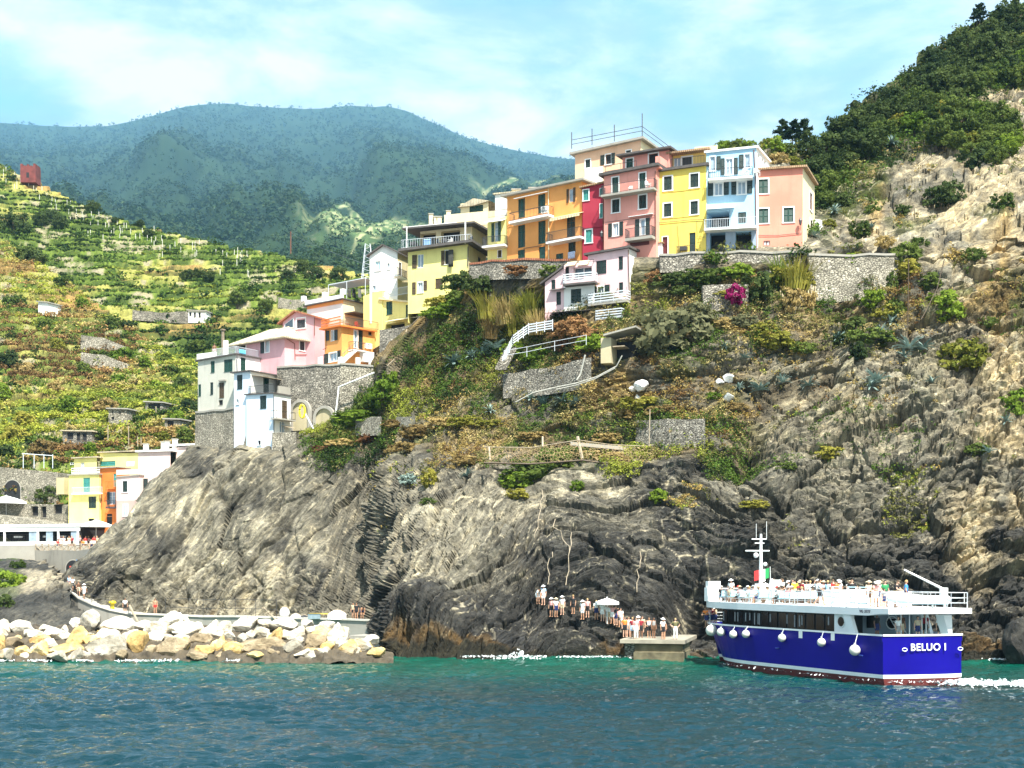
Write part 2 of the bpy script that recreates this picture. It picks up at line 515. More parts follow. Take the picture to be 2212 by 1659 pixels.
CLIFF = {
 110: [(1420,150),(1345,152),(1335,153),(1328,154),(1322,155),(1318,156),(1316,157),(1314,158),(1312,159),(1310,160),(1310,172),(1330,180),(1340,188),(1380,195)],
 150: [(1420,150),(1340,152),(1328,153),(1318,154),(1308,155),(1302,156),(1298,157),(1294,158),(1290,159),(1288,160),(1290,172),(1310,180),(1320,188),(1360,195)],
 200: [(1420,147),(1340,149),(1320,150),(1295,151),(1270,152),(1255,153),(1245,153.5),(1235,154),(1225,155),(1222,158),(1226,170),(1250,180),(1280,190),(1340,198)],
 300: [(1420,146),(1340,148),(1290,150),(1240,152),(1190,154),(1160,155.5),(1145,156),(1130,157),(1115,158),(1112,162),(1116,172),(1140,182),(1180,194),(1280,205)],
 350: [(1420,145.5),(1340,147.5),(1280,149.5),(1215,152),(1145,155),(1105,157.5),(1085,158.5),(1065,159.5),(1046,160.5),(1043,164),(1048,174),(1070,184),(1110,196),(1220,208)],
 420: [(1420,145),(1340,147),(1270,149),(1190,152),(1100,155.5),(1030,158.5),(1010,159.5),(990,160.5),(968,162),(965,164),(968,176),(985,186),(1020,198),(1160,212)],
 540: [(1420,144),(1340,146),(1270,147.6),(1190,150.4),(1090,153.6),(1005,156.6),(995,157.2),(985,157.8),(975,158.6),(970,163),(965,180),(970,190),(985,200),(1120,215)],
 625: [(1420,143),(1342,144.5),(1270,146.8),(1190,149.6),(1092,153),(1008,155.5),(992,156.3),(975,157.4),(962,158.6),(948,160),(940,172),(800,180),(795,190),(900,212)],
 760: [(1440,134),(1352,137),(1270,141),(1190,145),(1090,149),(1010,152),(985,153.6),(955,155.5),(925,157),(905,158.2),(860,166),(775,175),(770,188),(860,210)],
 815: [(1440,126),(1385,128),(1290,134),(1205,140.5),(1100,147),(1015,151),(980,153),(940,155),(885,157),(832,158.6),(785,159.6),(748,160.6),(742,188),(800,210)],
 850: [(1450,110),(1416,112),(1325,118),(1215,127),(1105,137),(1018,145),(975,149),(920,152),(860,154.4),(800,156.4),(770,157.4),(735,158.4),(728,188),(800,210)],
 920: [(1450,109),(1416,111),(1320,115.5),(1210,122),(1100,130),(1010,138),(965,143),(910,147),(850,150),(785,152.8),(725,154.4),(672,155.6),(664,186),(790,210)],
 1000: [(1450,108.5),(1417,110),(1310,114.5),(1200,120),(1090,127),(1000,134),(962,139.5),(900,143.5),(830,147.5),(750,151),(670,153),(610,154),(600,184),(720,208)],
 1100: [(1450,108.5),(1417,110),(1310,114),(1200,119),(1090,125),(1002,131),(963,137.6),(900,140.8),(820,144.5),(735,147.6),(640,149.8),(570,150.4),(562,180),(700,206)],
 1200: [(1450,108),(1416,109.8),(1310,114),(1200,118.5),(1090,124),(1006,129),(964,135.5),(900,137.8),(810,139.6),(722,141.4),(640,145),(564,146.4),(557,180),(690,205)],
 1300: [(1450,108),(1414,109.5),(1310,113.5),(1200,118),(1090,123.2),(1006,128),(963,133),(890,135),(790,137.2),(705,139.2),(630,142.5),(561,143.4),(554,178),(680,205)],
 1400: [(1450,107.5),(1413,109),(1310,113),(1200,117.5),(1090,122.5),(1004,126.8),(962,131),(880,133),(770,135.6),(690,137.6),(620,139.6),(556,140.4),(549,176),(660,205)],
 1490: [(1450,107),(1408,109),(1310,112.5),(1200,117),(1090,121),(1000,125),(950,127.4),(860,130),(760,132.8),(680,135.4),(615,137.4),(555,138.4),(547,174),(600,205)],
 1545: [(1450,107),(1408,108.8),(1310,112.2),(1200,116.5),(1090,120.5),(1000,124),(935,126.8),(845,129.8),(745,132.6),(670,135),(610,136.8),(554,137.6),(332,172),(420,205)],
 1600: [(1450,107),(1408,108.6),(1310,112),(1200,116),(1090,120),(1000,123.5),(930,126.4),(838,129.8),(740,132.4),(665,134.6),(606,136.4),(553,137.3),(316,170),(400,205)],
 1700: [(1450,106.5),(1408,108.3),(1310,111.5),(1200,115.5),(1090,119.5),(1000,123),(920,126),(830,129.4),(735,132),(655,134.4),(604,136.2),(551,137),(318,168),(400,205)],
 1755: [(1450,106.5),(1410,108.1),(1310,111.2),(1200,115),(1090,119),(1000,122.4),(918,125.8),(828,129.2),(735,131.8),(652,134.2),(602,136),(550,136.8),(335,172),(420,210)],
 1800: [(1450,106.3),(1410,107.9),(1310,111),(1200,114.7),(1090,118.6),(1000,122),(915,125.4),(825,129),(732,131.8),(650,134.2),(602,136),(550,137.4),(268,186),(330,220)],
 1845: [(1450,106.2),(1410,107.8),(1310,110.8),(1200,114.5),(1090,118.4),(1000,121.6),(912,125.2),(820,129),(730,132.4),(650,135.6),(602,137.8),(551,140),(240,186),(300,222)],
 1900: [(1450,106),(1411,107.5),(1310,110.5),(1200,114.2),(1090,118),(1000,121),(910,124.6),(815,128.2),(726,131.8),(650,135),(602,137.2),(552,139.5),(214,186),(280,224)],
 1965: [(1450,105.8),(1412,107.2),(1310,110.2),(1200,113.8),(1090,117.4),(1000,120.4),(905,124),(810,127.4),(720,131),(648,134.2),(600,136.4),(555,138.6),(172,190),(240,228)],
 2010: [(1450,105.6),(1413,107),(1310,110),(1200,113.6),(1090,117),(1000,120),(902,123.4),(806,127),(716,130.6),(644,133.8),(596,136),(545,138.4),(112,195),(180,232)],
 2070: [(1450,105.4),(1414,106.8),(1310,109.8),(1200,113.3),(1090,116.7),(1000,119.6),(900,123),(800,126.6),(710,130.2),(636,133.4),(588,135.7),(530,138.4),(62,200),(130,236)],
 2212: [(1450,104.8),(1420,106),(1310,109.2),(1200,112.6),(1090,116),(1000,118.8),(895,122.2),(792,125.8),(700,129.5),(620,133),(570,135.5),(500,138.8),(14,206),(80,240)],
 2420: [(1450,104),(1430,105),(1310,108.5),(1200,112),(1090,115.2),(1000,118),(890,121.5),(785,125),(690,128.8),(610,132),(560,134.5),(480,138.5),(-90,214),(-30,250)],
}
cl_ = Loft(CLIFF,[6,46,52,52,44,24,32,40,42,36,84,170,6],1000)


def shape_cliff(L):
	P0 = L.P.copy(); N = L.normals()
	X,Y,Z = P0.T; px = L.px0; py = L.py0
	T = L.T
	flatmask = np.clip(1 - np.abs(N[:,2]) ** 3 * 0.85,0.1,1)
	wp = np.stack([fbm(P0 / 7,3,3),fbm(P0 / 7,3,13),fbm(P0 / 7,3,23)],1)
	wr = sstep(px,720,860)                    # 0: smooth left slabs, 1: ragged strata
	xs_ = np.linspace(-90,90,721); an_ = np.radians(np.interp(xs_,[-70,-20,-11,-4,4,12,24,50],[50,48,34,22,8,14,26,31])); TX = np.concatenate([[0],np.cumsum((np.tan(an_[1:]) + np.tan(an_[:-1])) / 2 * .25)])
	ca = np.cos(np.interp(X,xs_,an_)); sN = ca * (Z - np.interp(X,xs_,TX) + 1.3 * wp[:,0] * .5) + 0.10 * Y       # across the beds
	uN = X / ca + .4 * Z                                                                             # along them
	rug = np.maximum(wr,sstep(py + 25 * wp[:,1],1195,1265) * .7)
	B = np.stack([uN,Y,sN],1) + 0.22 * wp
	d = 1.5 * fbm(P0 / np.array([11,11,14]),4,1) + (.2 + .3 * rug) * fbm(B / np.array([5,5,2.2]),4,9)
	# slabs lying in the beds: each leans its own way and breaks off at a joint
	hf = np.where(T > 9.6,.25,1.0)
	for sc_,amp,sd in (((15,12,5.0),1.5,3),((7.5,6,2.4),1.15,5),((3.4,3,0.95),0.55,15),((1.5,1.4,0.40),0.27,25)):
		f1,f2,cid,off = worley(B / np.array(sc_),sd)
		if sc_[0] < 3: amp = amp * hf
		k_ = (np.where(sc_[0] > 9,.9,.22) + (np.where(sc_[0] > 9,.1,.85)) * rug + 0.5 * sstep(px,1480,1640)) * amp
		d += k_ * ((cid - 0.5) * 1.3 + (off[:,0] * (cid * 4 % 1 - .5) + off[:,2] * (cid * 9 % 1 - .35)) * 2.0 - 0.35 * np.exp(-((f2 - f1) / 0.07) ** 2))
	am = (0.5 + 0.5 * vnoise(P0 / 6,61)) * wr * np.where(T > 9.6,.5,1)
	d += am * (0.55 * saw(sN / 2.1 + wp[:,1] * .25) + 0.36 * saw(sN / 0.85 + wp[:,2] * .35) + 0.20 * saw(sN / 0.40 + wp[:,1] * .5))
	sj = sN + 0.4 * wp[:,0]
	d += (1 - wr) * (1.3 * saw(sj / 7.3,0.05) + 0.12 * saw(sj / 2.4 + wp[:,1] * .5,0.1) + 0.12 * fbm(P0 / 1.3,3,71) - 1.1 * np.exp(-((sj / 9.1 - np.round(sj / 9.1)) / 0.02) ** 2))
	d += hf * (0.05 + 0.16 * rug) * fbm(P0 / 0.6,3,81)
	# vegetated ground above is softer
	soft = np.clip(np.interp(py + 26 * fbm(P0 / 8,3,51),[690,800,960,1010],[0.45,0.5,0.6,1.0]),0,1)
	soft = np.maximum(soft,sstep(px + 30 * wp[:,0],1740,1830) * .95)
	low = np.interp(Z,[-1,1,4],[0.5,0.8,1])
	back = np.where(T > 11.3,np.where(px < 1520,0.15,1.0),1.0)
	d = d * flatmask * soft * low * back * 0.85
	street = np.exp(-((py - np.interp(px,[800,850,920,1000,1100,1800],[745,735,675,612,570,556])) / 22) ** 2) * (px < 1800) * (px > 790)
	d *= 1 - 0.85 * street
	d += 3.2 * np.exp(-((px - 930) / 70) ** 2 - ((py - 1335) / 62) ** 2) + 1.6 * np.exp(-((px - 1230) / 90) ** 2 - ((py - 1385) / 22) ** 2) + 1.5 * np.exp(-((px - 1300) / 60) ** 2 - ((py - 1250) / 90) ** 2) - 1.6 * np.exp(-((px - 1120) / 50) ** 2 - ((py - 1300) / 80) ** 2)
	# the landing cove behind the pier, and the dark cleft left of the boat
	d -= 5.5 * np.exp(-((px - 1500) / 52) ** 2 - ((py - 1300) / 42) ** 2)
	d -= 3.0 * np.exp(-((px - 1620) / 45) ** 2 - ((py - 985) / 48) ** 2)
	d -= 2.2 * np.exp(-(np.abs((px - 800) + (py - 1080) * 0.62) / 13) ** 2) * ((py > 1010) & (py < 1230))
	L.P = P0 + N * d[:,None]
	L.P[:,1] = np.maximum(L.P[:,1],60)
	L.bed = np.stack([uN,Y,sN],1) + .2 * wp
	uN_,sN_ = uN + wp[:,1],sN + .6 * wp[:,0]
	# ---- rock colour with some light and shade painted in: grey slate, tan beds, rust and a dark wet foot
	c_grey = np.array([0.175,0.165,0.135]); c_dark = np.array([0.036,0.037,0.040]); c_tan = np.array([0.36,0.305,0.205]); c_pale = np.array([0.36,0.335,0.265])
	c_soil = np.array([0.20,0.15,0.075]); c_green = np.array([0.07,0.085,0.022]); c_gold = np.array([0.48,0.35,0.17])
	n1 = fbm(P0 / 9,4,91); n2 = fbm(P0 / 3,4,93); n3 = fbm(P0 / 5,4,97)
	def mixc(a,b,m): return a + (b - a) * np.clip(m,0,1)[:,None]
	col = np.broadcast_to(c_grey,P0.shape).copy()
	col = mixc(col,c_pale,sstep(n1,0.1,0.7) * 0.9)
	low_shade = wr * sstep(py + n1 * 70,np.interp(px,[900,1350,1600,2000],[1150,1040,1010,1060]),np.interp(px,[900,1350,2000],[1310,1180,1200]))
	col = mixc(col,c_dark,low_shade * 0.86)  # lower cliff painted darker, standing in for shade under overhangs
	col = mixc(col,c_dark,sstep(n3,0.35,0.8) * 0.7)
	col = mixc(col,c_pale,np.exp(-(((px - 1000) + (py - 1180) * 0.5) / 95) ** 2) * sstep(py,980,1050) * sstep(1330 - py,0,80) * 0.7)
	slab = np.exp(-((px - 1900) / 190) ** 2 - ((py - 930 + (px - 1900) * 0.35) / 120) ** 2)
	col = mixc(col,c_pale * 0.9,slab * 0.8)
	col = mixc(col,c_tan,sstep(px + n1 * 60,2010,2110) * sstep(n2,-0.7,0.1) * sstep(1330 - py,0,140))
	col = mixc(col,c_tan,sstep(px,1760,1850) * sstep(720 - py,0,100) * sstep(n2,-0.5,0.3) * 0.5)
	col = mixc(col,c_gold,np.exp(-((px - 1893 + (py - 380) * .04 + n2 * 6) / 15) ** 2) * sstep(py,300,330) * sstep(530 - py,0,60))
	col = mixc(col,c_gold,np.exp(-((px - 2165 + (py - 620) * .04 + n2 * 9) / 16) ** 2) * sstep(py,420,470) * sstep(820 - py,0,90) * 0.9)
	# earth and dry growth on the gentler ground above the shelf
	veg = sstep(1000 - py + n2 * 40,-10,60) * sstep(py,560,600) * sstep(px,620,760) * (1 - 0.75 * sstep(px + n1 * 40,1540,1680) * sstep(py,640,760))
	col = mixc(col,c_soil,veg * sstep(n3,-0.55,0.25) * 0.85)
	col = mixc(col,c_green,veg * sstep(n2 + n1 * .5,0.15,0.6) * 0.75)
	col = mixc(col,np.array([0.26,0.185,0.07]),veg * sstep(-n2 + n3 * .6,0.3,0.7) * 0.7)
	hill = sstep(px,1740,1800) * sstep(560 - py,0,60)
	col = mixc(col,c_green * 0.8,hill * sstep(n1 * .5 + (900 - px) * 0.0 + sstep(2140 - px - (py - 60) * 0.7,-200,200) - .5,-0.1,0.25))
	# calcite veins, and sunlit ledge edges painted pale
	f1,f2,cid,off = worley(np.stack([uN_ / 2.6,Y / 2.6,sN_ / .8],1),205); vein_lit = np.exp(-((f2 - f1) / .035) ** 2) * sstep(n2 + cid - .5,-.2,.3)
	rocky = np.where((py > 985) | (px > 1640),1,.25) * (T < 12)
	col = mixc(col,np.array([0.56,0.51,0.39]),vein_lit * rocky * .75)
	f1,f2,cid,off = worley(np.stack([uN_ / 1.3,Y / 1.3,sN_ / .5],1),209); col *= (1 + rocky * (cid - .5) * .75)[:,None]
	# tide line
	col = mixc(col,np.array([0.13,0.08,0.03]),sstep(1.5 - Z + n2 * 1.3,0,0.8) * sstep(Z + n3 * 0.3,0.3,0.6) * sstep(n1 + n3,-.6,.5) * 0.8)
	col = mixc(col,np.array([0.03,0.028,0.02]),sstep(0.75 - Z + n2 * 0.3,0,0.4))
	st = (T > 11.0) & (T < 12) & (px < 1520)
	col[st] = np.array([0.25,0.22,0.18])
	return np.clip(col,0.01,0.75)


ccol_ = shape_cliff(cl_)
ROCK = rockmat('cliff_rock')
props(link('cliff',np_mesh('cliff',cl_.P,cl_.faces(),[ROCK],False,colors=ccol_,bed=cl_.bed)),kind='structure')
cl_.index()

# ---------------------------------------------------------------- the dark outcrop at the water left of the pier, rocks by the harbour
SHORE_L = {
 -80: [(1460,128),(1420,131),(1380,134),(1330,139),(1280,146),(1232,154),(1214,158),(1210,172),(1260,185)],
 40: [(1460,128),(1420,131),(1380,134),(1330,139),(1275,146),(1230,154),(1212,158),(1208,172),(1260,185)],
 90: [(1460,128),(1420,131),(1380,134),(1335,139),(1285,146),(1252,151),(1222,156),(1216,170),(1270,185)],
 130: [(1460,129),(1420,132),(1380,135),(1352,138),(1326,142),(1308,146),(1298,148),(1296,166),(1300,182)],
 190: [(1460,131),(1420,134),(1390,136),(1372,138),(1356,140),(1346,142),(1342,143.5),(1342,160),(1342,180)],
 280: [(1460,133),(1420,136),(1400,138),(1385,140),(1372,142),(1362,143),(1356,144),(1356,156),(1360,176)],
}
sl_ = Loft(SHORE_L,[6,22,26,28,26,16,8,4],170)
def shape_shore(L):
	P0 = L.P.copy(); N = L.normals(); X,Y,Z = P0.T
	wp = fbm(P0 / 5,3,103)
	a = np.radians(58); L.bed = np.stack([np.cos(a) * X + np.sin(a) * Z,Y,-np.sin(a) * X + np.cos(a) * Z],1)
	s = -np.sin(a) * X + np.cos(a) * Z + wp
	d = 1.2 * saw(s / 2.6,0.1) + 0.6 * saw(s / 1.0 + wp,0.15) + 1.2 * fbm(P0 / 5,4,105) + 0.3 * fbm(P0 / 0.7,3,106)
	f1,f2,cid,off = worley(np.stack([np.cos(a) * X + np.sin(a) * Z,Y,s],1) / np.array([3,2.5,1]),108); d += (cid - .5) * 1.3 + off[:,0] * (cid * 5 % 1 - .5) * 1.5
	L.P = P0 + N * (d * np.clip(1 - np.abs(N[:,2]) ** 3,.1,1))[:,None]
	n = fbm(P0 / 4,4,107)
	col = np.array([0.10,0.098,0.09]) + np.clip(n,-.6,1)[:,None] * np.array([0.06,0.055,0.045])
	grey = sstep(-35 - X / Y * 0 - (X + 45) * 0.0 - X * 0,0,1)
	up = sstep(Z,5,8)
	col = col + (np.array([0.40,0.36,0.28]) - col) * (sstep(Z,3.5,6) * sstep(L.px0,30,60) * sstep(n,-.5,.2))[:,None]
	col = col + (np.array([0.06,0.10,0.02]) - col) * (sstep(L.px0,60,20) * sstep(L.py0,1330,1220) * sstep(n,-.3,.2))[:,None]
	return np.clip(col,.015,.6)
c_ = shape_shore(sl_)
props(link('shore_rock',np_mesh('shore_rock',sl_.P,sl_.faces(),[ROCK],False,colors=c_,bed=sl_.bed)),kind='structure')
sl_.index()


# ---------------------------------------------------------------- terraced slopes on the left
def earthmat(name):
	t = NT(name)
	a = t.new('ShaderNodeVertexColor',layer_name='tint')
	n = t.noise(t.coord(),0.7,7,0.75)
	n2 = t.noise(t.coord(),3.5,5,0.75)
	col = t.mix(1.0,a.outputs['Color'],t.ramp(n,[(0.3,(0.55,0.55,0.5)),(0.5,(1,1,1)),(0.7,(1.4,1.35,1.2))]),'MULTIPLY')
	col = t.mix(1.0,col,t.ramp(n2,[(0.3,(0.6,0.6,0.6)),(0.7,(1.3,1.3,1.3))]),'MULTIPLY')
	t.base(col); t.rough(0.95); t.b.inputs['Specular IOR Level'].default_value = 0.1
	t.bump(n2,0.8,0.4)
	return t.m


EARTH = earthmat('hillside_earth')
HILLA = {
 -90: [(1180,180),(1010,206),(850,238),(700,272),(560,312),(505,330),(520,352)],
 0: [(1180,180),(1010,205),(850,234),(700,266),(565,302),(520,318),(540,340)],
 100: [(1180,180),(1010,204),(880,228),(760,252),(645,282),(580,300),(605,322)],
 200: [(1180,180),(1010,203),(900,222),(810,242),(720,264),(652,282),(680,302)],
 300: [(1180,180),(1010,202),(920,216),(850,232),(780,250),(722,265),(750,285)],
 420: [(1180,180),(1020,200),(945,210),(895,222),(845,236),(795,250),(820,270)],
 540: [(1180,185),(1050,200),(985,207),(945,215),(905,228),(870,242),(890,262)],
}
HILLB = {
 -90: [(640,312),(560,345),(500,375),(430,415),(370,450),(335,465),(365,500)],
 0: [(660,308),(570,342),(505,372),(435,412),(385,440),(360,455),(390,490)],
 100: [(740,290),(630,322),(555,356),(482,393),(430,425),(405,440),(430,480)],
 200: [(810,275),(695,303),(612,334),(542,364),(492,394),(457,415),(490,460)],
 300: [(860,262),(755,288),(672,314),(602,344),(542,374),(489,400),(520,440)],
 400: [(900,255),(795,278),(712,304),(642,329),(572,359),(514,388),(545,430)],
 500: [(900,255),(802,275),(727,297),(657,321),(592,349),(537,380),(570,420)],
 600: [(900,255),(802,273),(737,291),(672,314),(612,339),(554,370),(590,410)],
 700: [(900,252),(802,269),(742,287),(682,307),(627,329),(577,358),(610,400)],
 800: [(900,250),(802,265),(747,281),(692,299),(642,321),(600,345),(640,390)],
 920: [(900,248),(812,261),(762,275),(712,291),(667,311),(632,335),(670,380)],
}
def terraced(L,step,seed,greenbias):
	P0 = L.P; X,Y,Z = P0.T
	Z2 = Z + 1.6 * fbm(P0 / 30,3,seed) + 0.5 * fbm(P0 / 6,3,seed + 2)
	k = Z2 / step; f = k - np.floor(k)
	rise = sstep(f,0.42,0.62)
	L.P = P0.copy(); L.P[:,2] = Z + (np.floor(k) + rise - k) * step * 0.85 + 0.25 * fbm(P0 / 2.2,3,seed + 5)
	wall = sstep(f,.40,.46) * sstep(.64 - f,0,.06)
	n1 = fbm(P0 / 22,4,seed + 8); n2 = fbm(P0 / 5,4,seed + 9)
	g = np.array([0.15,0.21,0.035]); y = np.array([0.31,0.30,0.085]); b = np.array([0.34,0.22,0.08]); w = np.array([0.42,0.37,0.25])
	def mx(a,c,m): return a + (c - a) * np.clip(m,0,1)[:,None]
	col = mx(np.broadcast_to(y,P0.shape),g,sstep(n1 + greenbias + n2 * .4,-0.15,0.35))
	col = mx(col,b,sstep(-n1 + n2 * .5 - greenbias,0.2,0.6))
	col = mx(col,np.array([0.03,0.05,0.014]),wall * sstep(n2 + n1 * .3,-0.5,0.3) * 0.8)
	col = mx(col,w * .7,wall * sstep(-n2 + .6 * n1,0.45,0.8))
	L.wall = wall; L.f = f; L.n1 = n1 + greenbias; L.n2 = n2
	return col
hb_ = Loft(HILLB,[50,60,60,60,50,4],560); chb = terraced(hb_,2.7,200,0.25)
props(link('vineyard_hill',np_mesh('vineyard_hill',hb_.P,hb_.faces(),[EARTH],True,colors=chb)),kind='structure'); hb_.index()
ha_ = Loft(HILLA,[24,60,60,54,40,4],420); cha = terraced(ha_,2.3,230,-0.12)
props(link('near_slope',np_mesh('near_slope',ha_.P,ha_.faces(),[EARTH],True,colors=cha)),kind='structure'); ha_.index()

# ---------------------------------------------------------------- far mountain
sky_l = [(-250,285),(0,266),(60,270),(150,270),(230,272),(290,262),(340,248),(400,231),(440,224),(490,222),(540,228),(600,234),(650,236),(700,238),(760,230),(830,226),(880,238),(930,262),(1000,298),(1060,315),(1130,328),(1200,338),(1300,346),(1420,352),(1600,365),(1800,380),(2100,400),(2500,410)]
MTN = {}
for px,py in sky_l:
	r = np.interp(px,[0,500,900,1300,2500],[430,400,390,400,430])
	ridge = np.interp(px,[-250,100,350,650,800,1000,1240,2500],[400,385,330,352,368,345,365,420])
	if px > 900: ridge = max(ridge,py + 55)
	MTN[px] = [(760,450),(640,650),(545,1100),(470,2000),(ridge + 14,3600),(ridge,4000),((ridge + py) / 2 + 12,5800),(py,8200),(py + 40,10500)]
mt_ = Loft(MTN,[20,44,44,44,10,24,34,6],560)
def shape_mtn(L):
	P0 = L.P.copy(); X,Y,Z = P0.T
	A_ = np.stack([L.px0 / 170,np.log(Y) * 3.0,Z * 0],1)
	d = (22 * fbm(A_,4,301) - 26 * (1 - np.abs(fbm(A_ * np.array([1.4,.8,1]) + 7,3,303))) + 18) * Y / 1600
	m = np.interp(L.T,[0,1,4,5,7,8],[0.1,.8,1,.7,0.06,0])
	L.P[:,2] += d * m
	A_ = A_ * 3
	n1 = fbm(A_,4,305)
	pat = np.exp(-((L.px0 - 800) / 150) ** 2 - ((L.py0 - 505 + n1 * 16) / 38) ** 2) + np.exp(-((L.px0 - 1120) / 120) ** 2 - ((L.py0 - 400 + n1 * 10) / 14) ** 2) * .7
	L.patch = pat
	k = L.P[:,2] / 4.2; f = k - np.floor(k)
	tr = sstep(pat,.25,.6)
	L.P[:,2] += (np.floor(k) + sstep(f,.35,.65) - k) * 3.4 * tr
	g = np.array([0.020,0.040,0.017]); col = g + np.clip(n1,-.5,1)[:,None] * np.array([0.008,0.012,0.004])
	terr = np.where((f > .35)[:,None],np.array([0.09,0.14,0.045]),np.array([0.34,0.34,0.17]))
	return np.clip(col + (terr - col) * tr[:,None],.01,.5)
props(link('mountain',np_mesh('mountain',mt_.P,mt_.faces(),[EARTH],True,colors=shape_mtn(mt_))),kind='structure'); mt_.index()

# ---------------------------------------------------------------- the air between here and the mountain
t = NT('sea_air'); t.n.remove(t.b)
pv = t.new('ShaderNodeVolumePrincipled'); pv.inputs['Color'].default_value = (0.36,0.70,1.0,1); pv.inputs['Density'].default_value = 0.000066
pv.inputs['Anisotropy'].default_value = 0.2
t.lk(pv.outputs[0],t.out.inputs['Volume'])
hz = MB(); hz.box((-14000,-120,-3),(14000,11800,4600))
props(hz.build('haze',t.m),kind='stuff')
# ================================================================ HOUSES
YEL = plaster('yellow_plaster',(0.80,0.60,0.105)); YEL2 = plaster('pale_yellow_plaster',(0.80,0.70,0.24)); PINK = plaster('pink_plaster',(0.72,0.30,0.24))
SALM = plaster('salmon_plaster',(0.74,0.26,0.18)); BLUE = plaster('sky_blue_plaster',(0.36,0.58,0.74)); CRIM = plaster('crimson_plaster',(0.34,0.016,0.04),0.15)
ORNG = plaster('orange_plaster',(0.78,0.33,0.085)); PEACH = plaster('peach_plaster',(0.76,0.47,0.30)); LPINK = plaster('light_pink_plaster',(0.76,0.52,0.53),0.2)
WHITE = plaster('white_plaster',(0.80,0.79,0.75),0.22); CREAM = plaster('cream_plaster',(0.80,0.66,0.40)); TAN = plaster('tan_shade_plaster',(0.50,0.43,0.24)); SHADEG = plaster('shade_grey_render',(0.50,0.49,0.42),0.5)
SHADEB = plaster('blue_shade_plaster',(0.62,0.72,0.82),0.12); ROSE = plaster('rose_plaster',(0.66,0.36,0.38)); DORNG = plaster('deep_orange_plaster',(0.74,0.20,0.03)); GREYB = plaster('grey_blue_plaster',(0.30,0.37,0.46))
BUFF = plaster('buff_render',(0.46,0.40,0.25),0.4); SHELL = plaster('shell_pink_plaster',(0.78,0.58,0.52),0.3); PYEL = plaster('warm_yellow_plaster',(0.80,0.55,0.14))
TRIM = plain('white_trim',(0.80,0.80,0.78),0.6,0.05); GRNS = plain('green_shutter',(0.010,0.055,0.040),0.5,0.2,5); DGRN = plain('dark_green_shutter',(0.012,0.030,0.026),0.5,0.2,5)
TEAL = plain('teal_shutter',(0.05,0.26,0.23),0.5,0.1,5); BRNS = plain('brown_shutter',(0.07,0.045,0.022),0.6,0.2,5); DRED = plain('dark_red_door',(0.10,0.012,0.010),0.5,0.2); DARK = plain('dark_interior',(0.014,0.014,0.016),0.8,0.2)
CONC = plaster('concrete',(0.33,0.31,0.265),0.6); SLATE = plain('slate_edge',(0.085,0.075,0.070),0.8,0.25,2); METAL = plain('dark_iron',(0.045,0.045,0.048),0.5,0.2); WMETAL = plain('white_painted_iron',(0.58,0.62,0.66),0.5,0.05)
COPPER = plain('rust_brown_pipe',(0.16,0.06,0.035),0.6,0.2); CLOTHW = plain('white_cloth',(0.82,0.82,0.80),0.9,0.05); WOOD = plain('weathered_wood',(0.33,0.27,0.19),0.85,0.25,2)
def glassmat():
	t = NT('window_glass'); t.base((0.045,0.065,0.085)); t.rough(0.08); t.b.inputs['Specular IOR Level'].default_value = 0.9
	return t.m
GLASS = glassmat()
CURT = plain('pale_curtain_glass',(0.30,0.38,0.46),0.15,0.25,1.5)
def tiles(name,rgb):
	t = NT(name)
	w = t.new('ShaderNodeTexWave'); w.inputs['Scale'].default_value = 1.6; w.inputs['Distortion'].default_value = 1.5; w.inputs['Detail'].default_value = 3
	t.lk(t.coord((1,1,0.3)),w.inputs['Vector'])
	n = t.noise(t.coord(),1.1,6,0.7)
	c = t.mix(1.0,t.ramp(n,[(0.3,tuple(x * .55 for x in rgb)),(0.5,rgb),(0.72,tuple(min(1,x * 1.4) for x in rgb))]),t.ramp(w.outputs['Fac'],[(0.1,(.62,.6,.58)),(0.6,(1,1,1))]),'MULTIPLY')
	t.base(c); t.rough(0.9); t.bump(w.outputs['Fac'],0.6,0.08)
	return t.m
TILE = tiles('terracotta_tiles',(0.40,0.26,0.15)); TILEP = tiles('pale_stone_tiles',(0.58,0.50,0.35)); TILER = tiles('red_tiles',(0.40,0.15,0.08))
STONE = stonewall('dry_stone_wall',(0.17,0.155,0.125),(0.48,0.44,0.36),(0.05,0.046,0.036))
STONEP = stonewall('pale_stone_wall',(0.26,0.24,0.18),(0.54,0.49,0.39),(0.09,0.08,0.06))
UP = Vector((0,0,1))


class Plane:
	"""a vertical wall face: O left foot (z = 0), U along it, N out of it"""
	def __init__(s,A,B):
		s.O = Vector((A.x,A.y,0)); d = Vector((B.x - A.x,B.y - A.y,0)); s.w = d.length; s.U = d.normalized(); s.N = Vector((s.U.y,-s.U.x,0))
	def P(s,u,z,d=0.0): return s.O + s.U * u + s.N * d + UP * z
	def hit(s,px,py,d=0.0):
		r = Vector(((px - CX) / F,1.0,(HZ - py) / F)); o = s.O + s.N * d
		t = o.dot(s.N) / r.dot(s.N)
		p = r * t
		return ((p - o).dot(s.U),p.z + CH)
	def box(s,mb,u0,u1,z0,z1,d0,d1):
		mb.hexa([s.P(u0,z0,d1),s.P(u1,z0,d1),s.P(u1,z0,d0),s.P(u0,z0,d0),s.P(u0,z1,d1),s.P(u1,z1,d1),s.P(u1,z1,d0),s.P(u0,z1,d0)])
	def slabline(s,mb,u0,z0,u1,z1,h,d0,d1):
		mb.hexa([s.P(u0,z0,d1),s.P(u1,z1,d1),s.P(u1,z1,d0),s.P(u0,z0,d0),s.P(u0,z0 + h,d1),s.P(u1,z1 + h,d1),s.P(u1,z1 + h,d0),s.P(u0,z0 + h,d0)])


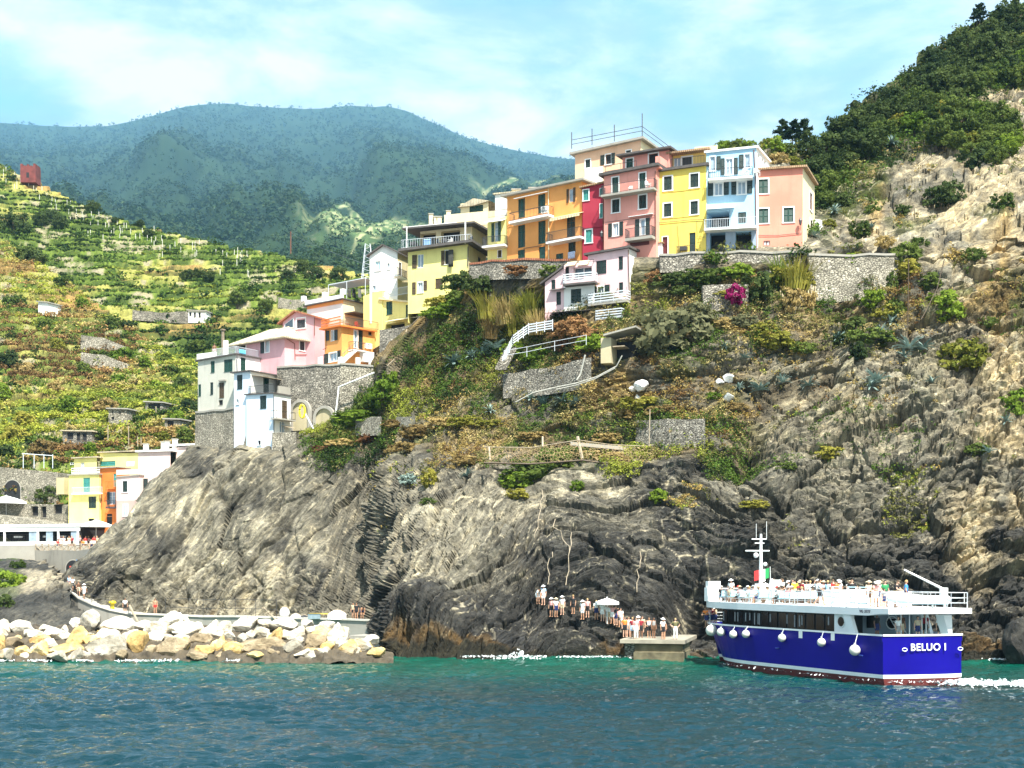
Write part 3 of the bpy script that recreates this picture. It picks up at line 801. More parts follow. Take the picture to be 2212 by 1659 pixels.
class Wall:
	"""a wall with real openings, from a sloping foot to a sloping top"""
	def __init__(s,pl,u0,u1,b0,b1,t0,t1):
		s.pl,s.u0,s.u1,s.b0,s.b1,s.t0,s.t1,s.op = pl,u0,u1,b0,b1,t0,t1,[]
	def top(s,u): return s.t0 + (s.t1 - s.t0) * (u - s.u0) / (s.u1 - s.u0)
	def bot(s,u): return s.b0 + (s.b1 - s.b0) * (u - s.u0) / (s.u1 - s.u0)
	def emit(s,mb):
		pl = s.pl; ops = []
		for (a,b,c,d,dep) in s.op:
			a = max(a,s.u0 + .02); b = min(b,s.u1 - .02)
			c = max(c,max(s.bot(a),s.bot(b)) + .02); d = min(d,min(s.top(a),s.top(b)) - .02)
			if b - a > .05 and d - c > .05: ops.append((a,b,c,d,dep))
		us = sorted({s.u0,s.u1,*[o[0] for o in ops],*[o[1] for o in ops]})
		for ua,ub in zip(us,us[1:]):
			if ub - ua < 1e-5: continue
			um = (ua + ub) / 2
			iv = sorted((o[2],o[3]) for o in ops if o[0] < um < o[1])
			mer = []
			for a,b in iv:
				if mer and a <= mer[-1][1]: mer[-1][1] = max(mer[-1][1],b)
				else: mer.append([a,b])
			lo = None; segs = []
			cur = ('b',None)
			for a,b in mer:
				segs.append((cur,('c',a))); cur = ('c',b)
			segs.append((cur,('t',None)))
			zz = lambda e,u: s.bot(u) if e[0] == 'b' else s.top(u) if e[0] == 't' else e[1]
			for e0,e1 in segs:
				mb.quad(pl.P(ua,zz(e0,ua)),pl.P(ub,zz(e0,ub)),pl.P(ub,zz(e1,ub)),pl.P(ua,zz(e1,ua)))
		for a,b,c,d,dep in ops:
			mb.quad(pl.P(a,c),pl.P(b,c),pl.P(b,c,-dep),pl.P(a,c,-dep)); mb.quad(pl.P(a,d,-dep),pl.P(b,d,-dep),pl.P(b,d),pl.P(a,d))
			mb.quad(pl.P(a,c,-dep),pl.P(a,d,-dep),pl.P(a,d),pl.P(a,c)); mb.quad(pl.P(b,c),pl.P(b,d),pl.P(b,d,-dep),pl.P(b,c,-dep))
			mb.quad(pl.P(a,c,-dep),pl.P(b,c,-dep),pl.P(b,d,-dep),pl.P(a,d,-dep))


class House:
	def __init__(s,name,label,L,R,cat='house',group=None,kind='thing'):
		"""L, R: (px, py of the foot, Y) of the front's two lower corners"""
		a = at(*L); b = at(*R); m = (a + b) / 2
		s.root = empty(name,Vector((m.x,m.y,min(a.z,b.z))),label,cat,group,kind)
		s.a,s.b = a,b; s.walls = []; s.parts = []
	def body(s,top,depth=7.0,mat=None,sidemat=None,rpx=None,side=None,lmat=None,rtop=None,foot=0.0,front=None,name='wall',cap=True):
		"""top: ((px,py),(px,py)) the front's upper corners. rpx: where the right side ends in the picture"""
		f = front or Plane(s.a,s.b)
		if front is None: s.F = f
		w = f.w
		za = f.hit(*top[0])[1]; zb = f.hit(*top[1])[1]
		if rpx is not None:
			k = (rpx - CX) / F; B = f.P(w,0); depth = (B.x - k * B.y) / (f.N.x - k * f.N.y)
		fa,fb = s.a.z - foot,s.b.z - foot
		W0 = Wall(f,0,w,fa,fb,za,zb)
		BL,BR = f.P(0,0,-depth),f.P(w,0,-depth)
		if side is not None:
			BR = at(side[0],HZ,side[1]); BR.z = 0; BL = f.P(0,0) + (BR - f.P(w,0)) * 0.96
		R = Plane(f.P(w,0),BR); Lp = Plane(BL,f.P(0,0))
		zr = zb if rtop is None else rtop
		WR = Wall(R,0,R.w,fb,fb,zb,zr); WL = Wall(Lp,0,Lp.w,fa,fa,za,za)
		s.W = W0; s.R = R; s.WR = WR; s.L = Lp; s.WL = WL; s.depth = depth; s.za,s.zb = za,zb
		s.parts.append((W0,mat,name)); s.parts.append((WR,sidemat or mat,name)); s.parts.append((WL,lmat or mat,name))
		mb = MB()
		mb.quad(BR + UP * fb,BL + UP * fa,BL + UP * za,BR + UP * zr)
		if cap: mb.quad(f.P(0,za),f.P(w,zb),BR + UP * zr,BL + UP * za)
		s.BL,s.BR = BL,BR
		s.parts.append((mb,mat,name))
		return s
	def finish(s):
		by = {}
		for o,m,n in s.parts:
			mb = by.setdefault((m.name,n),(MB(),m,n))[0]
			if isinstance(o,Wall): o.emit(mb)
			else: mb.add(o.v,o.f)
		for mb,m,n in by.values(): mb.build(n,m,s.root)
	# ---- roof slab along the front (and over the right side)
	def slab(s,mat,over=0.35,h=0.18,name='roof',back=None,z=0.0):
		f = s.F; mb = MB(); w = f.w; d = back or s.depth
		za,zb = s.za + z,s.zb + z
		q = [f.P(-over,0,over),f.P(w + over,0,over),s.BR + f.U * over,s.BL - f.U * over]; zs = (za,zb,zb,za)
		mb.hexa([x + UP * z_ for x,z_ in zip(q,zs)] + [x + UP * (z_ + h) for x,z_ in zip(q,zs)])
		return mb.build(name,mat,s.root)
	def uz(s,c,x0,y0,x1,y1,pl=None,d=0.0):
		pl = pl or s.F
		A = c(x0,y0); B = c(x1,y1); mx,my = (A[0] + B[0]) / 2,(A[1] + B[1]) / 2
		u0 = pl.hit(A[0],my,d)[0]; u1 = pl.hit(B[0],my,d)[0]; z1 = pl.hit(mx,A[1],d)[1]; z0 = pl.hit(mx,B[1],d)[1]
		return min(u0,u1),max(u0,u1),z0,z1
	def trim(s,mb,pl,u0,u1,z0,z1,t=0.13,p=0.05):
		pl.box(mb,u0 - t,u0,z0,z1,-.02,p); pl.box(mb,u1,u1 + t,z0,z1,-.02,p); pl.box(mb,u0 - t,u1 + t,z1,z1 + t,-.02,p); pl.box(mb,u0 - t - .04,u1 + t + .04,z0 - t * .8,z0,-.02,p + .04)
	def leaf(s,mb,pl,u0,u1,z0,z1,d):
		"""one louvred shutter leaf: stiles, rails and slats"""
		st = min(.07,(u1 - u0) * .2)
		pl.box(mb,u0,u0 + st,z0,z1,d,d + .05); pl.box(mb,u1 - st,u1,z0,z1,d,d + .05)
		n = max(2,int((z1 - z0) / .9) + 1)
		for k in range(n + 1):
			z = z0 + (z1 - z0 - .07) * k / n
			pl.box(mb,u0 + st,u1 - st,z,z + .07,d,d + .048)
		k = int((z1 - z0) / .11)
		for i in range(k):
			z = z0 + .03 + i * .11
			mb.quad(pl.P(u0 + st,z,d + .035),pl.P(u1 - st,z,d + .035),pl.P(u1 - st,z + .1,d + .005),pl.P(u0 + st,z + .1,d + .005))
	def win(s,c,x0,y0,x1,y1,kind='shut',col=None,trim=True,wall=None,left=None,right=None,name='window',lab=None,rec=0.16,tcol=None,frame=None):
		"""kind: shut (closed shutters), glass, door, dark. left/right: picture boxes of open shutters"""
		wall = wall or s.W; pl = wall.pl
		u0,u1,z0,z1 = s.uz(c,x0,y0,x1,y1,pl)
		col = col or DGRN
		if trim and kind != 'dark' or tcol:
			t = min(0.13,(u1 - u0) * .14)
			u0 += t; u1 -= t; z0 += t * .8; z1 -= t
		wall.op.append((u0,u1,z0,z1,rec + .02))
		mb = MB()
		if trim: s.trim(mb,pl,u0,u1,z0,z1,min(0.13,(u1 - u0) * .16))
		if kind in ('glass',):
			fr = .055
			pl.box(mb,u0,u0 + fr,z0,z1,-rec,-rec + .07); pl.box(mb,u1 - fr,u1,z0,z1,-rec,-rec + .07)
			pl.box(mb,u0 + fr,u1 - fr,z1 - fr,z1,-rec,-rec + .07); pl.box(mb,u0 + fr,u1 - fr,z0,z0 + fr,-rec,-rec + .07)
			um = (u0 + u1) / 2
			if u1 - u0 > .6: pl.box(mb,um - .04,um + .04,z0 + fr,z1 - fr,-rec,-rec + .068)
			if z1 - z0 > 1.7:
				for q in (.33,.66): pl.box(mb,u0 + fr,u1 - fr,z0 + (z1 - z0) * q - .02,z0 + (z1 - z0) * q + .02,-rec,-rec + .06)
		if not mb.v: pl.box(mb,u0,u1,z0 - .05,z0 - .005,-.02,.05)
		o = mb.build(name,frame or (TRIM if trim or kind == 'glass' else col if kind != 'dark' else CONC),s.root)
		if lab: o['label'] = lab
		m2 = MB()
		if kind == 'shut':
			um = (u0 + u1) / 2
			if u1 - u0 > .55:
				s.leaf(m2,pl,u0,um - .008,z0,z1,-.09); m2.build('shutter',col,o)
				m2 = MB(); s.leaf(m2,pl,um + .008,u1,z0,z1,-.09); m2.build('shutter',col,o)
			else:
				s.leaf(m2,pl,u0,u1,z0,z1,-.09); m2.build('shutter',col,o)
		elif kind == 'door':
			pl.box(m2,u0,u1,z0,z1,-rec,-rec + .05)
			for q0,q1 in ((.08,.42),(.5,.92)):
				pl.box(m2,u0 + .15 * (u1 - u0),u1 - .15 * (u1 - u0),z0 + q0 * (z1 - z0),z0 + q1 * (z1 - z0),-rec + .05,-rec + .075)
			m2.build('panel',col,o)
		elif kind == 'glass':
			m2.quad(pl.P(u0,z0,-rec + .02),pl.P(u1,z0,-rec + .02),pl.P(u1,z1,-rec + .02),pl.P(u0,z1,-rec + .02)); m2.build('pane',CURT if tcol is None else tcol,o)
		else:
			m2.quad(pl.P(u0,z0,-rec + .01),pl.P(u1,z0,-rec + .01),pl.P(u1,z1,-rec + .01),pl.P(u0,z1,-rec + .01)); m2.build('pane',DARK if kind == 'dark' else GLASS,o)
		for bx in (left,right):
			if bx is None: continue
			a0,a1,b0,b1 = s.uz(c,*bx,pl)
			m3 = MB(); s.leaf(m3,pl,a0,a1,b0,b1,.035); m3.build('shutter',col,o)
		return o
	def arch(s,c,x0,y0,x1,y1,col,wall=None,name='door'):
		"""a door with a round head, standing 3 cm inside a stone surround"""
		pl = (wall or s.W).pl; u0,u1,z0,z1 = s.uz(c,x0,y0,x1,y1,pl); r = (u1 - u0) / 2; um = (u0 + u1) / 2; zc = z1 - r
		def pts(k,dd): return [pl.P(um - r - k,z0,dd)] + [pl.P(um - (r + k) * math.cos(math.pi * i / 14),zc + (r + k) * math.sin(math.pi * i / 14),dd) for i in range(15)] + [pl.P(um + r + k,z0,dd)]
		mb = MB(); A,B = pts(0,.05),pts(.14,.05); A2,B2 = pts(0,.0),pts(.14,.0)
		for i in range(16): mb.quad(A[i],B[i],B[i + 1],A[i + 1]); mb.quad(B[i],B2[i],B2[i + 1],B[i + 1]); mb.quad(A2[i],A[i],A[i + 1],A2[i + 1])
		o = mb.build(name,TRIM if col is not DARK else CONC,s.root)
		m2 = MB(); A = pts(0,.012); m2.add(A,[tuple(range(len(A)))]); m2.build('panel',col,o)
	def balcony(s,c,xa,ya,xb,yb,dep=1.0,h=0.2,rail=0.95,mat=None,rmat=None,pl=None,bars=True,step=.14,name='balcony',slats=0,ends=True):
		"""(xa,ya)-(xb,yb): the lower front edge of the slab"""
		pl = pl or s.F
		A = c(xa,ya); B = c(xb,yb)
		u0,z0 = pl.hit(A[0],A[1],dep); u1,z1 = pl.hit(B[0],B[1],dep); z = (z0 + z1) / 2
		mb = MB(); pl.box(mb,u0,u1,z,z + h,0.0,dep); o = mb.build(name,mat or CONC,s.root)
		s.railing(pl,u0,u1,z + h,dep,rail,rmat or METAL,o,bars,step,slats,ends)
		return u0,u1,z + h,dep,o
	def railing(s,pl,u0,u1,z,dep,h,mat,parent,bars=True,step=.14,slats=0,ends=True,d0=0.0,name='railing'):
		mb = MB(); r = .022; d = dep - .06
		runs = [(pl.P(u0 + .04,0,d),pl.P(u1 - .04,0,d))]
		if ends: runs += [(pl.P(u0 + .04,0,d0 + .05),pl.P(u0 + .04,0,d)),(pl.P(u1 - .04,0,d),pl.P(u1 - .04,0,d0 + .05))]
		for a,b in runs:
			mb.tube([a + UP * (z + h),b + UP * (z + h)],r * 1.3,5); mb.tube([a + UP * (z + .08),b + UP * (z + .08)],r,5)
			L = (b - a).length; n = max(1,int(L / step)) if bars else max(1,int(L / 1.3))
			for i in range(n + 1):
				p = a.lerp(b,i / n); mb.tube([p + UP * z,p + UP * (z + h)],r * .75 if bars else r,4)
			for q in range(slats):
				zz = z + .16 + (h - .2) * q / max(1,slats - 1)
				t = (b - a).normalized(); nn = Vector((t.y,-t.x,0)) * .02
				mb.hexa([a - nn + UP * zz,b - nn + UP * zz,b + nn + UP * zz,a + nn + UP * zz,a - nn + UP * (zz + .12),b - nn + UP * (zz + .12),b + nn + UP * (zz + .12),a + nn + UP * (zz + .12)])
		return mb.build(name,mat,parent or s.root)
	def awning(s,c,xa,ya,xb,yb,out=1.2,drop=.5,mat=None,pl=None,valance=.0,name='awning'):
		pl = pl or s.F; A = c(xa,ya); B = c(xb,yb)
		u0,z0 = pl.hit(*A,out); u1,z1 = pl.hit(*B,out); z = (z0 + z1) / 2
		mb = MB(); mb.hexa([pl.P(u0,z,out),pl.P(u1,z,out),pl.P(u1,z + drop,0.01),pl.P(u0,z + drop,0.01),pl.P(u0,z + .05,out),pl.P(u1,z + .05,out),pl.P(u1,z + drop + .05,0.01),pl.P(u0,z + drop + .05,0.01)])
		if valance:
			n = max(2,int((u1 - u0) / .35))
			for i in range(n):
				a = u0 + (u1 - u0) * i / n; b = u0 + (u1 - u0) * (i + .82) / n
				pl.box(mb,a,b,z - valance,z,out - .03,out - .01)
		return mb.build(name,mat or CLOTHW,s.root)
	def pipe(s,c,pts,r=.05,mat=None,pl=None,d=.09,name='drainpipe'):
		pl = pl or s.F; mb = MB()
		mb.tube([pl.P(*pl.hit(*c(*p),d),d) for p in pts],r,5); return mb.build(name,mat or COPPER,s.root)
	def bx(s,c,x0,y0,x1,y1,d0,d1,mat,name,pl=None):
		pl = pl or s.F; u0,u1,z0,z1 = s.uz(c,x0,y0,x1,y1,pl,d1); mb = MB(); pl.box(mb,u0,u1,z0,z1,d0,d1); return mb.build(name,mat,s.root)
	def lantern(s,c,x0,y0,x1,y1,pl=None):
		pl = pl or s.F; u0,u1,z0,z1 = s.uz(c,x0,y0,x1,y1,pl,.45); um = (u0 + u1) / 2; h = z1 - z0; q = pl.P(um,z0,.45); mb = MB()
		mb.lathe(q,[(.02,0),(.11,h * .1),(.17,h * .55),(.2,h * .58),(.12,h * .8),(.02,h)],6)
		mb.tube([pl.P(um,z0 - .35,.0),pl.P(um,z0 - .35,.35),q],.025,5); mb.tube([pl.P(um,z0 - .1,0),q],.02,5); return mb.build('wall_lantern',METAL,s.root)
	def aircon(s,c,x0,y0,x1,y1,pl=None,d=.0):
		pl = pl or s.F; u0,u1,z0,z1 = s.uz(c,x0,y0,x1,y1,pl,d + .3); mb = MB(); pl.box(mb,u0,u1,z0,z1,d + .02,d + .32); o = mb.build('air_conditioner',TRIM,s.root)
		m2 = MB(); ctr = pl.P(u0 + (u1 - u0) * .4,(z0 + z1) / 2,d + .33); r = (z1 - z0) * .4
		for k in range(3):
			rr = r * (k + 1) / 3; m2.tube([ctr + pl.U * rr * math.cos(t) + UP * rr * math.sin(t) for t in [2 * math.pi * i / 12 for i in range(13)]],.015,4)
		m2.build('fan_grille',METAL,o)
	def chimney(s,P,w,h,mat):
		mb = MB(); mb.box((P.x - w / 2,P.y - w / 2,P.z - .4),(P.x + w / 2,P.y + w / 2,P.z + h)); o = mb.build('chimney',mat,s.root)
		m2 = MB(); m2.box((P.x - w * .65,P.y - w * .65,P.z + h),(P.x + w * .65,P.y + w * .65,P.z + h + .12)); m2.build('cap',CONC,o)
	def cloth(s,c,x0,y0,x1,y1,d,mat,pl=None,name='laundry',label='white sheets hung out to dry',cat='laundry'):
		"""washing hung on a line: a thing of its own"""
		pl = pl or s.F; u0,u1,z0,z1 = s.uz(c,x0,y0,x1,y1,pl,d); n = 12; mb = MB(); vs = []
		for i in range(n + 1):
			for j in range(5):
				u = u0 + (u1 - u0) * i / n; z = z1 + (z0 - z1) * j / 4; vs.append(pl.P(u,z,d + .07 * math.sin(i * 1.7) * j / 4 + .01))
		mb.add(vs,[(i * 5 + j,i * 5 + j + 1,i * 5 + j + 6,i * 5 + j + 5) for i in range(n) for j in range(4)])
		o = mb.build(name,mat,None,True,pl.P(u0,z0,d)); props(o,label,cat,kind='thing'); sm = o.modifiers.new('thick','SOLIDIFY'); sm.thickness = .015
		return o


def chair(P,rz,mat,label,group='white chairs on the balconies',s=1.0):
	mb = MB(); q = lambda x,y,z: (P.x + (x * math.cos(rz) - y * math.sin(rz)) * s,P.y + (x * math.sin(rz) + y * math.cos(rz)) * s,P.z + z * s)
	root = empty('garden_chair',P,label,'chair',group)
	def bx(m,a,b): m.hexa([q(a[0],a[1],a[2]),q(b[0],a[1],a[2]),q(b[0],b[1],a[2]),q(a[0],b[1],a[2]),q(a[0],a[1],b[2]),q(b[0],a[1],b[2]),q(b[0],b[1],b[2]),q(a[0],b[1],b[2])])
	bx(mb,(-.24,-.22,.42),(.24,.24,.46)); mb.build('seat',mat,root)
	m = MB(); bx(m,(-.24,.22,.46),(.24,.26,.9)); bx(m,(-.27,-.2,.62),(-.22,.24,.66)); bx(m,(.22,-.2,.62),(.27,.24,.66)); m.build('backrest',mat,root)
	for x in (-.22,.2):
		for y in (-.2,.22): m = MB(); bx(m,(x,y,0),(x + .03,y + .03,.42)); m.build('leg',mat,root)
	return root


# ---------------- the tall row above the cliff, from west to east
# peach block behind
h = House('peach_house','tall peach block with a railed roof terrace rising behind the crimson and pink houses',(*c1(130,560),153.5),(*c1(650,540),149.5))
h.body((c1(130,322),c1(645,205)),9,PEACH,CREAM,rpx=c1(1000,300)[0],foot=6); h.slab(CONC,.5,.25)
h.win(c1,205,350,258,430,'shut'); h.win(c1,372,318,415,396,'dark',left=(332,325,362,402),right=(418,308,446,390)); h.win(c1,527,277,580,325,'shut')
f = h.F; z0 = max(h.za,h.zb) + .25
mb = MB()
for uu in (-.3,f.w * .28,f.w * .62,f.w + .3): mb.tube([f.P(uu,z0,.3),f.P(uu,z0 + (2.6 if uu > f.w * .9 else 1.9),.3)],.05,5)
for hh in (.5,1.0): mb.tube([f.P(-.3,z0 + hh,.3),f.P(f.w + .3,z0 + hh + .15,.3),f.P(f.w + .4,z0 + hh,-8)],.035,5)
mb.build('railing',METAL,h.root); h.finish()
h.cloth(c1,205,425,350,505,1.6,CLOTHW,label='white sheets drying on the roof terrace above the crimson house')
# crimson
h = House('crimson_house','narrow crimson house with teal shutters squeezed between the orange and the pink house',(*c1(188,1100),145.2),(*c1(356,1075),144.2))
h.body((c1(188,585),c1(356,545)),7,CRIM,foot=3); h.slab(TILE,.3,.16)
h.win(c1,187,590,245,690,'shut',TEAL); h.win(c1,205,905,272,1025,'shut',TEAL); h.win(c1,322,705,353,825,'shut',TEAL); h.win(c1,322,583,353,650,'shut',TEAL)
h.bx(c1,188,882,352,897,0,.12,CRIM,'cornice'); h.lantern(c1,328,920,350,975); h.bx(c1,200,490,345,560,-2.5,-2.3,WHITE,'parapet'); h.pipe(c1,[(350,560),(354,1090)]); h.finish()
# pink
h = House('pink_house','tall pink house with two iron balconies and white framed green shutters',(*c1(358,1068),143.6),(*c1(770,1012),140.6))
h.body((c1(358,492),c1(770,415)),9,PINK,foot=3); h.slab(SLATE,.45,.3)
w0 = h.W
f = h.F
for a in ((415,490,482,632),(630,455,697,602)): h.win(c1,*a,'shut',GRNS,name='balcony_door')
for a in ((415,665,490,785),(627,630,703,755)): h.win(c1,*a,'shut')
h.win(c1,423,857,481,970,'glass',left=(395,865,421,972),right=(483,850,511,960)); h.win(c1,640,825,690,962,'glass',left=(607,832,638,970),right=(692,820,722,955),name='balcony_door')
b1 = h.balcony(c1,332,652,752,594,1.1,.22,.95,step=.12); b2 = h.balcony(c1,522,1008,736,975,1.1,.3,1.0,step=.1)
h.awning(c1,550,815,738,785,.35,.05); h.pipe(c1,[(764,450),(768,1010)]); h.bx(c1,565,1000,715,1040,0,.05,DRED,'base_band')
h.pipe(c1,[(368,855),(560,830),(765,800)],.02,METAL)
# set-back storey on its roof
g = Plane(f.P(1.0,0,-2.6),f.P(f.w + .4,0,-2.6)); sz0 = h.za
sb = (Wall(g,0,g.w,h.za - .2,h.zb - .2,g.hit(*c1(450,352))[1],g.hit(*c1(868,285))[1]),PINK,'wall'); h.parts.append(sb)
Rp = Plane(g.P(g.w,0),g.P(g.w,0,-5)); h.parts.append((Wall(Rp,0,5,h.zb - .2,h.zb - .2,sb[0].t1,sb[0].t1),PINK,'wall'))
h.win(c1,528,343,597,440,'shut',GRNS,wall=sb[0]); h.win(c1,715,312,787,420,'dark',wall=sb[0])
mb = MB(); mb.hexa([g.P(-.4,sb[0].t0,.8),g.P(g.w + .5,sb[0].t1,.8),g.P(g.w + .5,sb[0].t1,-5),g.P(-.4,sb[0].t0,-5),g.P(-.4,sb[0].t0 + .2,.8),g.P(g.w + .5,sb[0].t1 + .2,.8),g.P(g.w + .5,sb[0].t1 + .2,-5),g.P(-.4,sb[0].t0 + .2,-5)]); mb.build('roof',SLATE,h.root)
h.railing(f,0,f.w * .62,h.za + .5,-.2,.7,METAL,None,False,ends=False)
u,_ = f.hit(*c1(762,400)); h.bx(c1,765,332,800,425,-2,0,PINK,'parapet'); h.finish()
u0,u1,z,dep,o = b1
chair(f.P(u1 - .9,z,.55),.6,CLOTHW,'white plastic chair at the east end of the pink house\'s upper balcony'); chair(f.P(u0 + (u1 - u0) * .52,z,.5),-.5,CLOTHW,'small white folded chair halfway along the pink house\'s upper balcony',s=.8)
# yellow
h = House('yellow_house','tall yellow house with white framed dark shutters between the pink and the blue house',(*c1(770,1122),141.6),(*c1(1165,1105),139.6))
h.body((c1(770,462),c1(1165,408)),8,YEL,foot=3); h.slab(SLATE,.35,.28); f = h.F
for a in ((823,483,906,610),(1032,460,1117,587),(823,697,902,820),(1034,678,1112,800)): h.win(c1,*a,'shut')
h.win(c1,815,963,870,1120,'door',DRED,name='door'); h.win(c1,1034,937,1083,1098,'door',DGRN,False,name='door')
h.pipe(c1,[(787,470),(790,1010),(830,1020)],.05); h.pipe(c1,[(765,862),(900,850),(1050,835),(1155,832)],.03,METAL); h.pipe(c1,[(940,875),(958,1100)],.02,METAL); h.pipe(c1,[(1095,840),(1098,970),(1160,972)],.02,METAL)
h.bx(c1,832,598,1110,606,0,.05,YEL,'string_course'); h.bx(c1,832,808,1110,816,0,.05,YEL,'string_course'); h.bx(c1,957,1045,1012,1075,0,.4,METAL,'meter_box'); h.railing(f,f.w * .45,f.w * .8,h.b.z + .05,.9,.8,METAL,None,True,.2)
g = Plane(f.P(1.2,0,-2.4),f.P(f.w + .05,0,-2.4)); W2 = Wall(g,0,g.w,h.za - .2,h.zb - .2,g.hit(*c1(870,335))[1],g.hit(*c1(1160,300))[1]); h.parts.append((W2,PYEL,'wall'))
h.win(c1,910,345,965,432,'glass',trim=False,wall=W2); h.win(c1,978,338,1055,424,'dark',wall=W2)
mb = MB(); mb.hexa([g.P(-.5,W2.t0,1),g.P(g.w,W2.t1,1),g.P(g.w,W2.t1,-5),g.P(-.5,W2.t0,-5),g.P(-.5,W2.t0 + .2,1),g.P(g.w,W2.t1 + .2,1),g.P(g.w,W2.t1 + .2,-5),g.P(-.5,W2.t0 + .2,-5)]); mb.build('roof',TILE,h.root)
g2 = Plane(f.P(f.w * .55,0,-5),f.P(f.w + .1,0,-5)); h.parts.append((Wall(g2,0,g2.w,W2.t0,W2.t0,g2.hit(*c1(1000,270))[1],g2.hit(*c1(1165,258))[1]),CREAM,'wall'))
h.railing(f,f.w * .28,f.w * .98,h.zb + .28,-.1,.9,METAL,None,True,.16,ends=False); h.finish()
# blue
h = House('blue_house','tall sky blue house with white balconies and a pillared ground floor',(*c1(1168,1105),139.8),(*c1(1565,1088),138.6))
h.body((c1(1168,308),c1(1550,268)),8,BLUE,WHITE,side=(c1(1668,380)[0],143.6),foot=3,rtop=None); h.slab(TRIM,.2,.2); f = h.F
h.win(c1,1190,328,1246,455,'glass',right=(1250,332,1283,442)); h.win(c1,1315,343,1386,485,'glass',left=(1285,350,1313,482),right=(1388,345,1418,478),name='balcony_door'); h.win(c1,1465,308,1522,430,'glass',left=(1428,320,1463,432))
h.win(c1,1225,535,1306,648,'glass',left=(1181,530,1222,646),right=(1308,520,1347,638)); h.win(c1,1408,524,1490,640,'glass',left=(1367,520,1405,636),right=(1492,510,1533,626))
h.win(c1,1166,770,1352,893,'dark',trim=False,rec=2.2,name='loggia'); h.win(c1,1420,775,1484,856,'shut',trim=False)
h.win(c1,1197,930,1320,1098,'dark',trim=False,rec=1.6,name='loggia'); h.win(c1,1400,930,1527,1095,'dark',trim=False,rec=1.3,name='loggia')
b = h.balcony(c1,1182,520,1533,500,1.2,.2,.95,TRIM,bars=True,step=.2,slats=0); b3 = h.balcony(c1,1150,916,1566,898,1.3,.16,.95,TRIM,WMETAL,bars=True,step=.18)
h.awning(c1,1166,762,1385,728,1.3,.35,TRIM)
for a in ((1168,925,1195,1105),(1320,910,1398,1098),(1526,900,1564,1090)): h.bx(c1,*a,0,.12,GREYB,'pillar')
h.pipe(c1,[(1545,280),(1556,500),(1566,1085)]); 
for a in ((1575,320,1590,395),(1605,350,1620,410),(1625,365,1640,420)): h.win(c1,*a,'glass',trim=False,wall=h.WR)
h.finish()
gp = Plane(f.P(f.w * .1,0,-1.55),f.P(f.w * .9,0,-1.55))
chair(f.P(b[0] + 5.0,b[2],.6),0.3,CLOTHW,'white chair on the top balcony of the blue house nearest its double door'); chair(f.P(b[1] - .7,b[2],.6),2.6,CLOTHW,'white chair at the far east end of the blue house\'s top balcony'); chair(f.P(b3[0] + 1.3,b3[2],.6),2.6,METAL,'dark iron chair under the white canopy of the blue house','dark terrace chairs')
# salmon with cream gable
h = House('salmon_house','broad salmon house with a cream side wall at the east end of the row',(*c1(1568,1105),139.4),(*c1(1932,1104),138.6))
h.body((c1(1568,448),c1(1932,424)),8,SALM,CREAM,side=(c1(2026,555)[0],145.0),foot=3); h.slab(TILE,.4,.2)
for a in ((1572,505,1667,636),(1573,738,1669,871),(1770,730,1868,863)): h.win(c1,*a,'shut',GRNS)
h.win(c1,1612,992,1682,1045,'glass',trim=False,tcol=CLOTHW,frame=DRED); h.win(c1,1612,1050,1682,1106,'door',DARK,False,name='door')
h.win(c1,1985,615,2007,772,'shut',DRED,wall=h.WR); h.win(c1,1988,830,2008,942,'shut',DRED,wall=h.WR); h.arch(c1,1990,1060,2020,1106,DARK,h.WR)
h.lantern(c1,1897,815,1930,880); h.pipe(c1,[(1570,960),(1740,958),(1925,940)],.03,METAL); h.pipe(c1,[(1572,460),(1578,1100)]); h.finish()
# small white house behind it
h = House('white_annex','small white house with an outside stair tucked behind the salmon house',(*c1(2030,1106),146.0),(*c1(2085,1106),146.5))
h.body((c1(2030,830),c1(2060,835)),5,WHITE,foot=1); h.win(c1,2033,885,2055,955,'dark',trim=False); h.win(c1,2050,1060,2075,1106,'door',DARK,False,name='door'); h.aircon(c1,2040,955,2090,1015)
f = h.F; h.awning(c1,2030,880,2092,890,.9,.5,WHITE)
mb = MB()
for i in range(8): f.box(mb,f.w * .6 + i * .3,f.w * .6 + (i + 1) * .3,h.a.z,h.a.z + (8 - i) * .28,-1.2,.2)
mb.build('staircase',CONC,h.root); h.bx(c1,2145,1040,2212,1106,-2,0,WHITE,'annex_wall'); h.bx(c1,2140,1030,2220,1042,-2.2,.2,CONC,'annex_roof'); h.finish()

# lower pink house on the slope
h = House('lower_pink_house','pale pink house with a sun-whitened gable standing below the street on the slope',(*c2(1840,1170),142.5),(*c2(2160,1175),140.0))
h.body((c2(1865,612),c2(2152,560)),7,LPINK,WHITE,rpx=c1(692,1100)[0],foot=3); h.slab(SLATE,.35,.22)  # white side wall stands in for sunlight on the pink plaster
f = h.F
h.win(c2,1905,655,1986,757,'shut',trim=False); h.win(c2,2083,622,2117,722,'shut',trim=False); h.win(c2,1912,855,1974,940,'glass',left=(1868,862,1909,945),right=(1976,848,2013,935)); h.win(c2,2085,828,2118,905,'shut',trim=False)
h.bx(c2,1840,1006,2165,1180,0,.06,BUFF,'base'); h.pipe(c2,[(2160,570),(2172,1000),(2172,1170)])
g = Plane(f.P(0,0,.07),f.P(f.w,0,.07)); W_ = Wall(g,0,1,0,0,1,1)
h.arch(c2,1860,1038,1940,1108,GRNS,W_); h.arch(c2,2033,1013,2076,1092,GRNS,W_)
b = h.balcony(c2,1838,1008,2143,990,1.1,.2,1.0,CONC,WMETAL,bars=False,slats=4); h.railing(f,f.w * .35,f.w * 1.0,h.a.z + .1,1.6,1.0,WMETAL,None,False,slats=4)
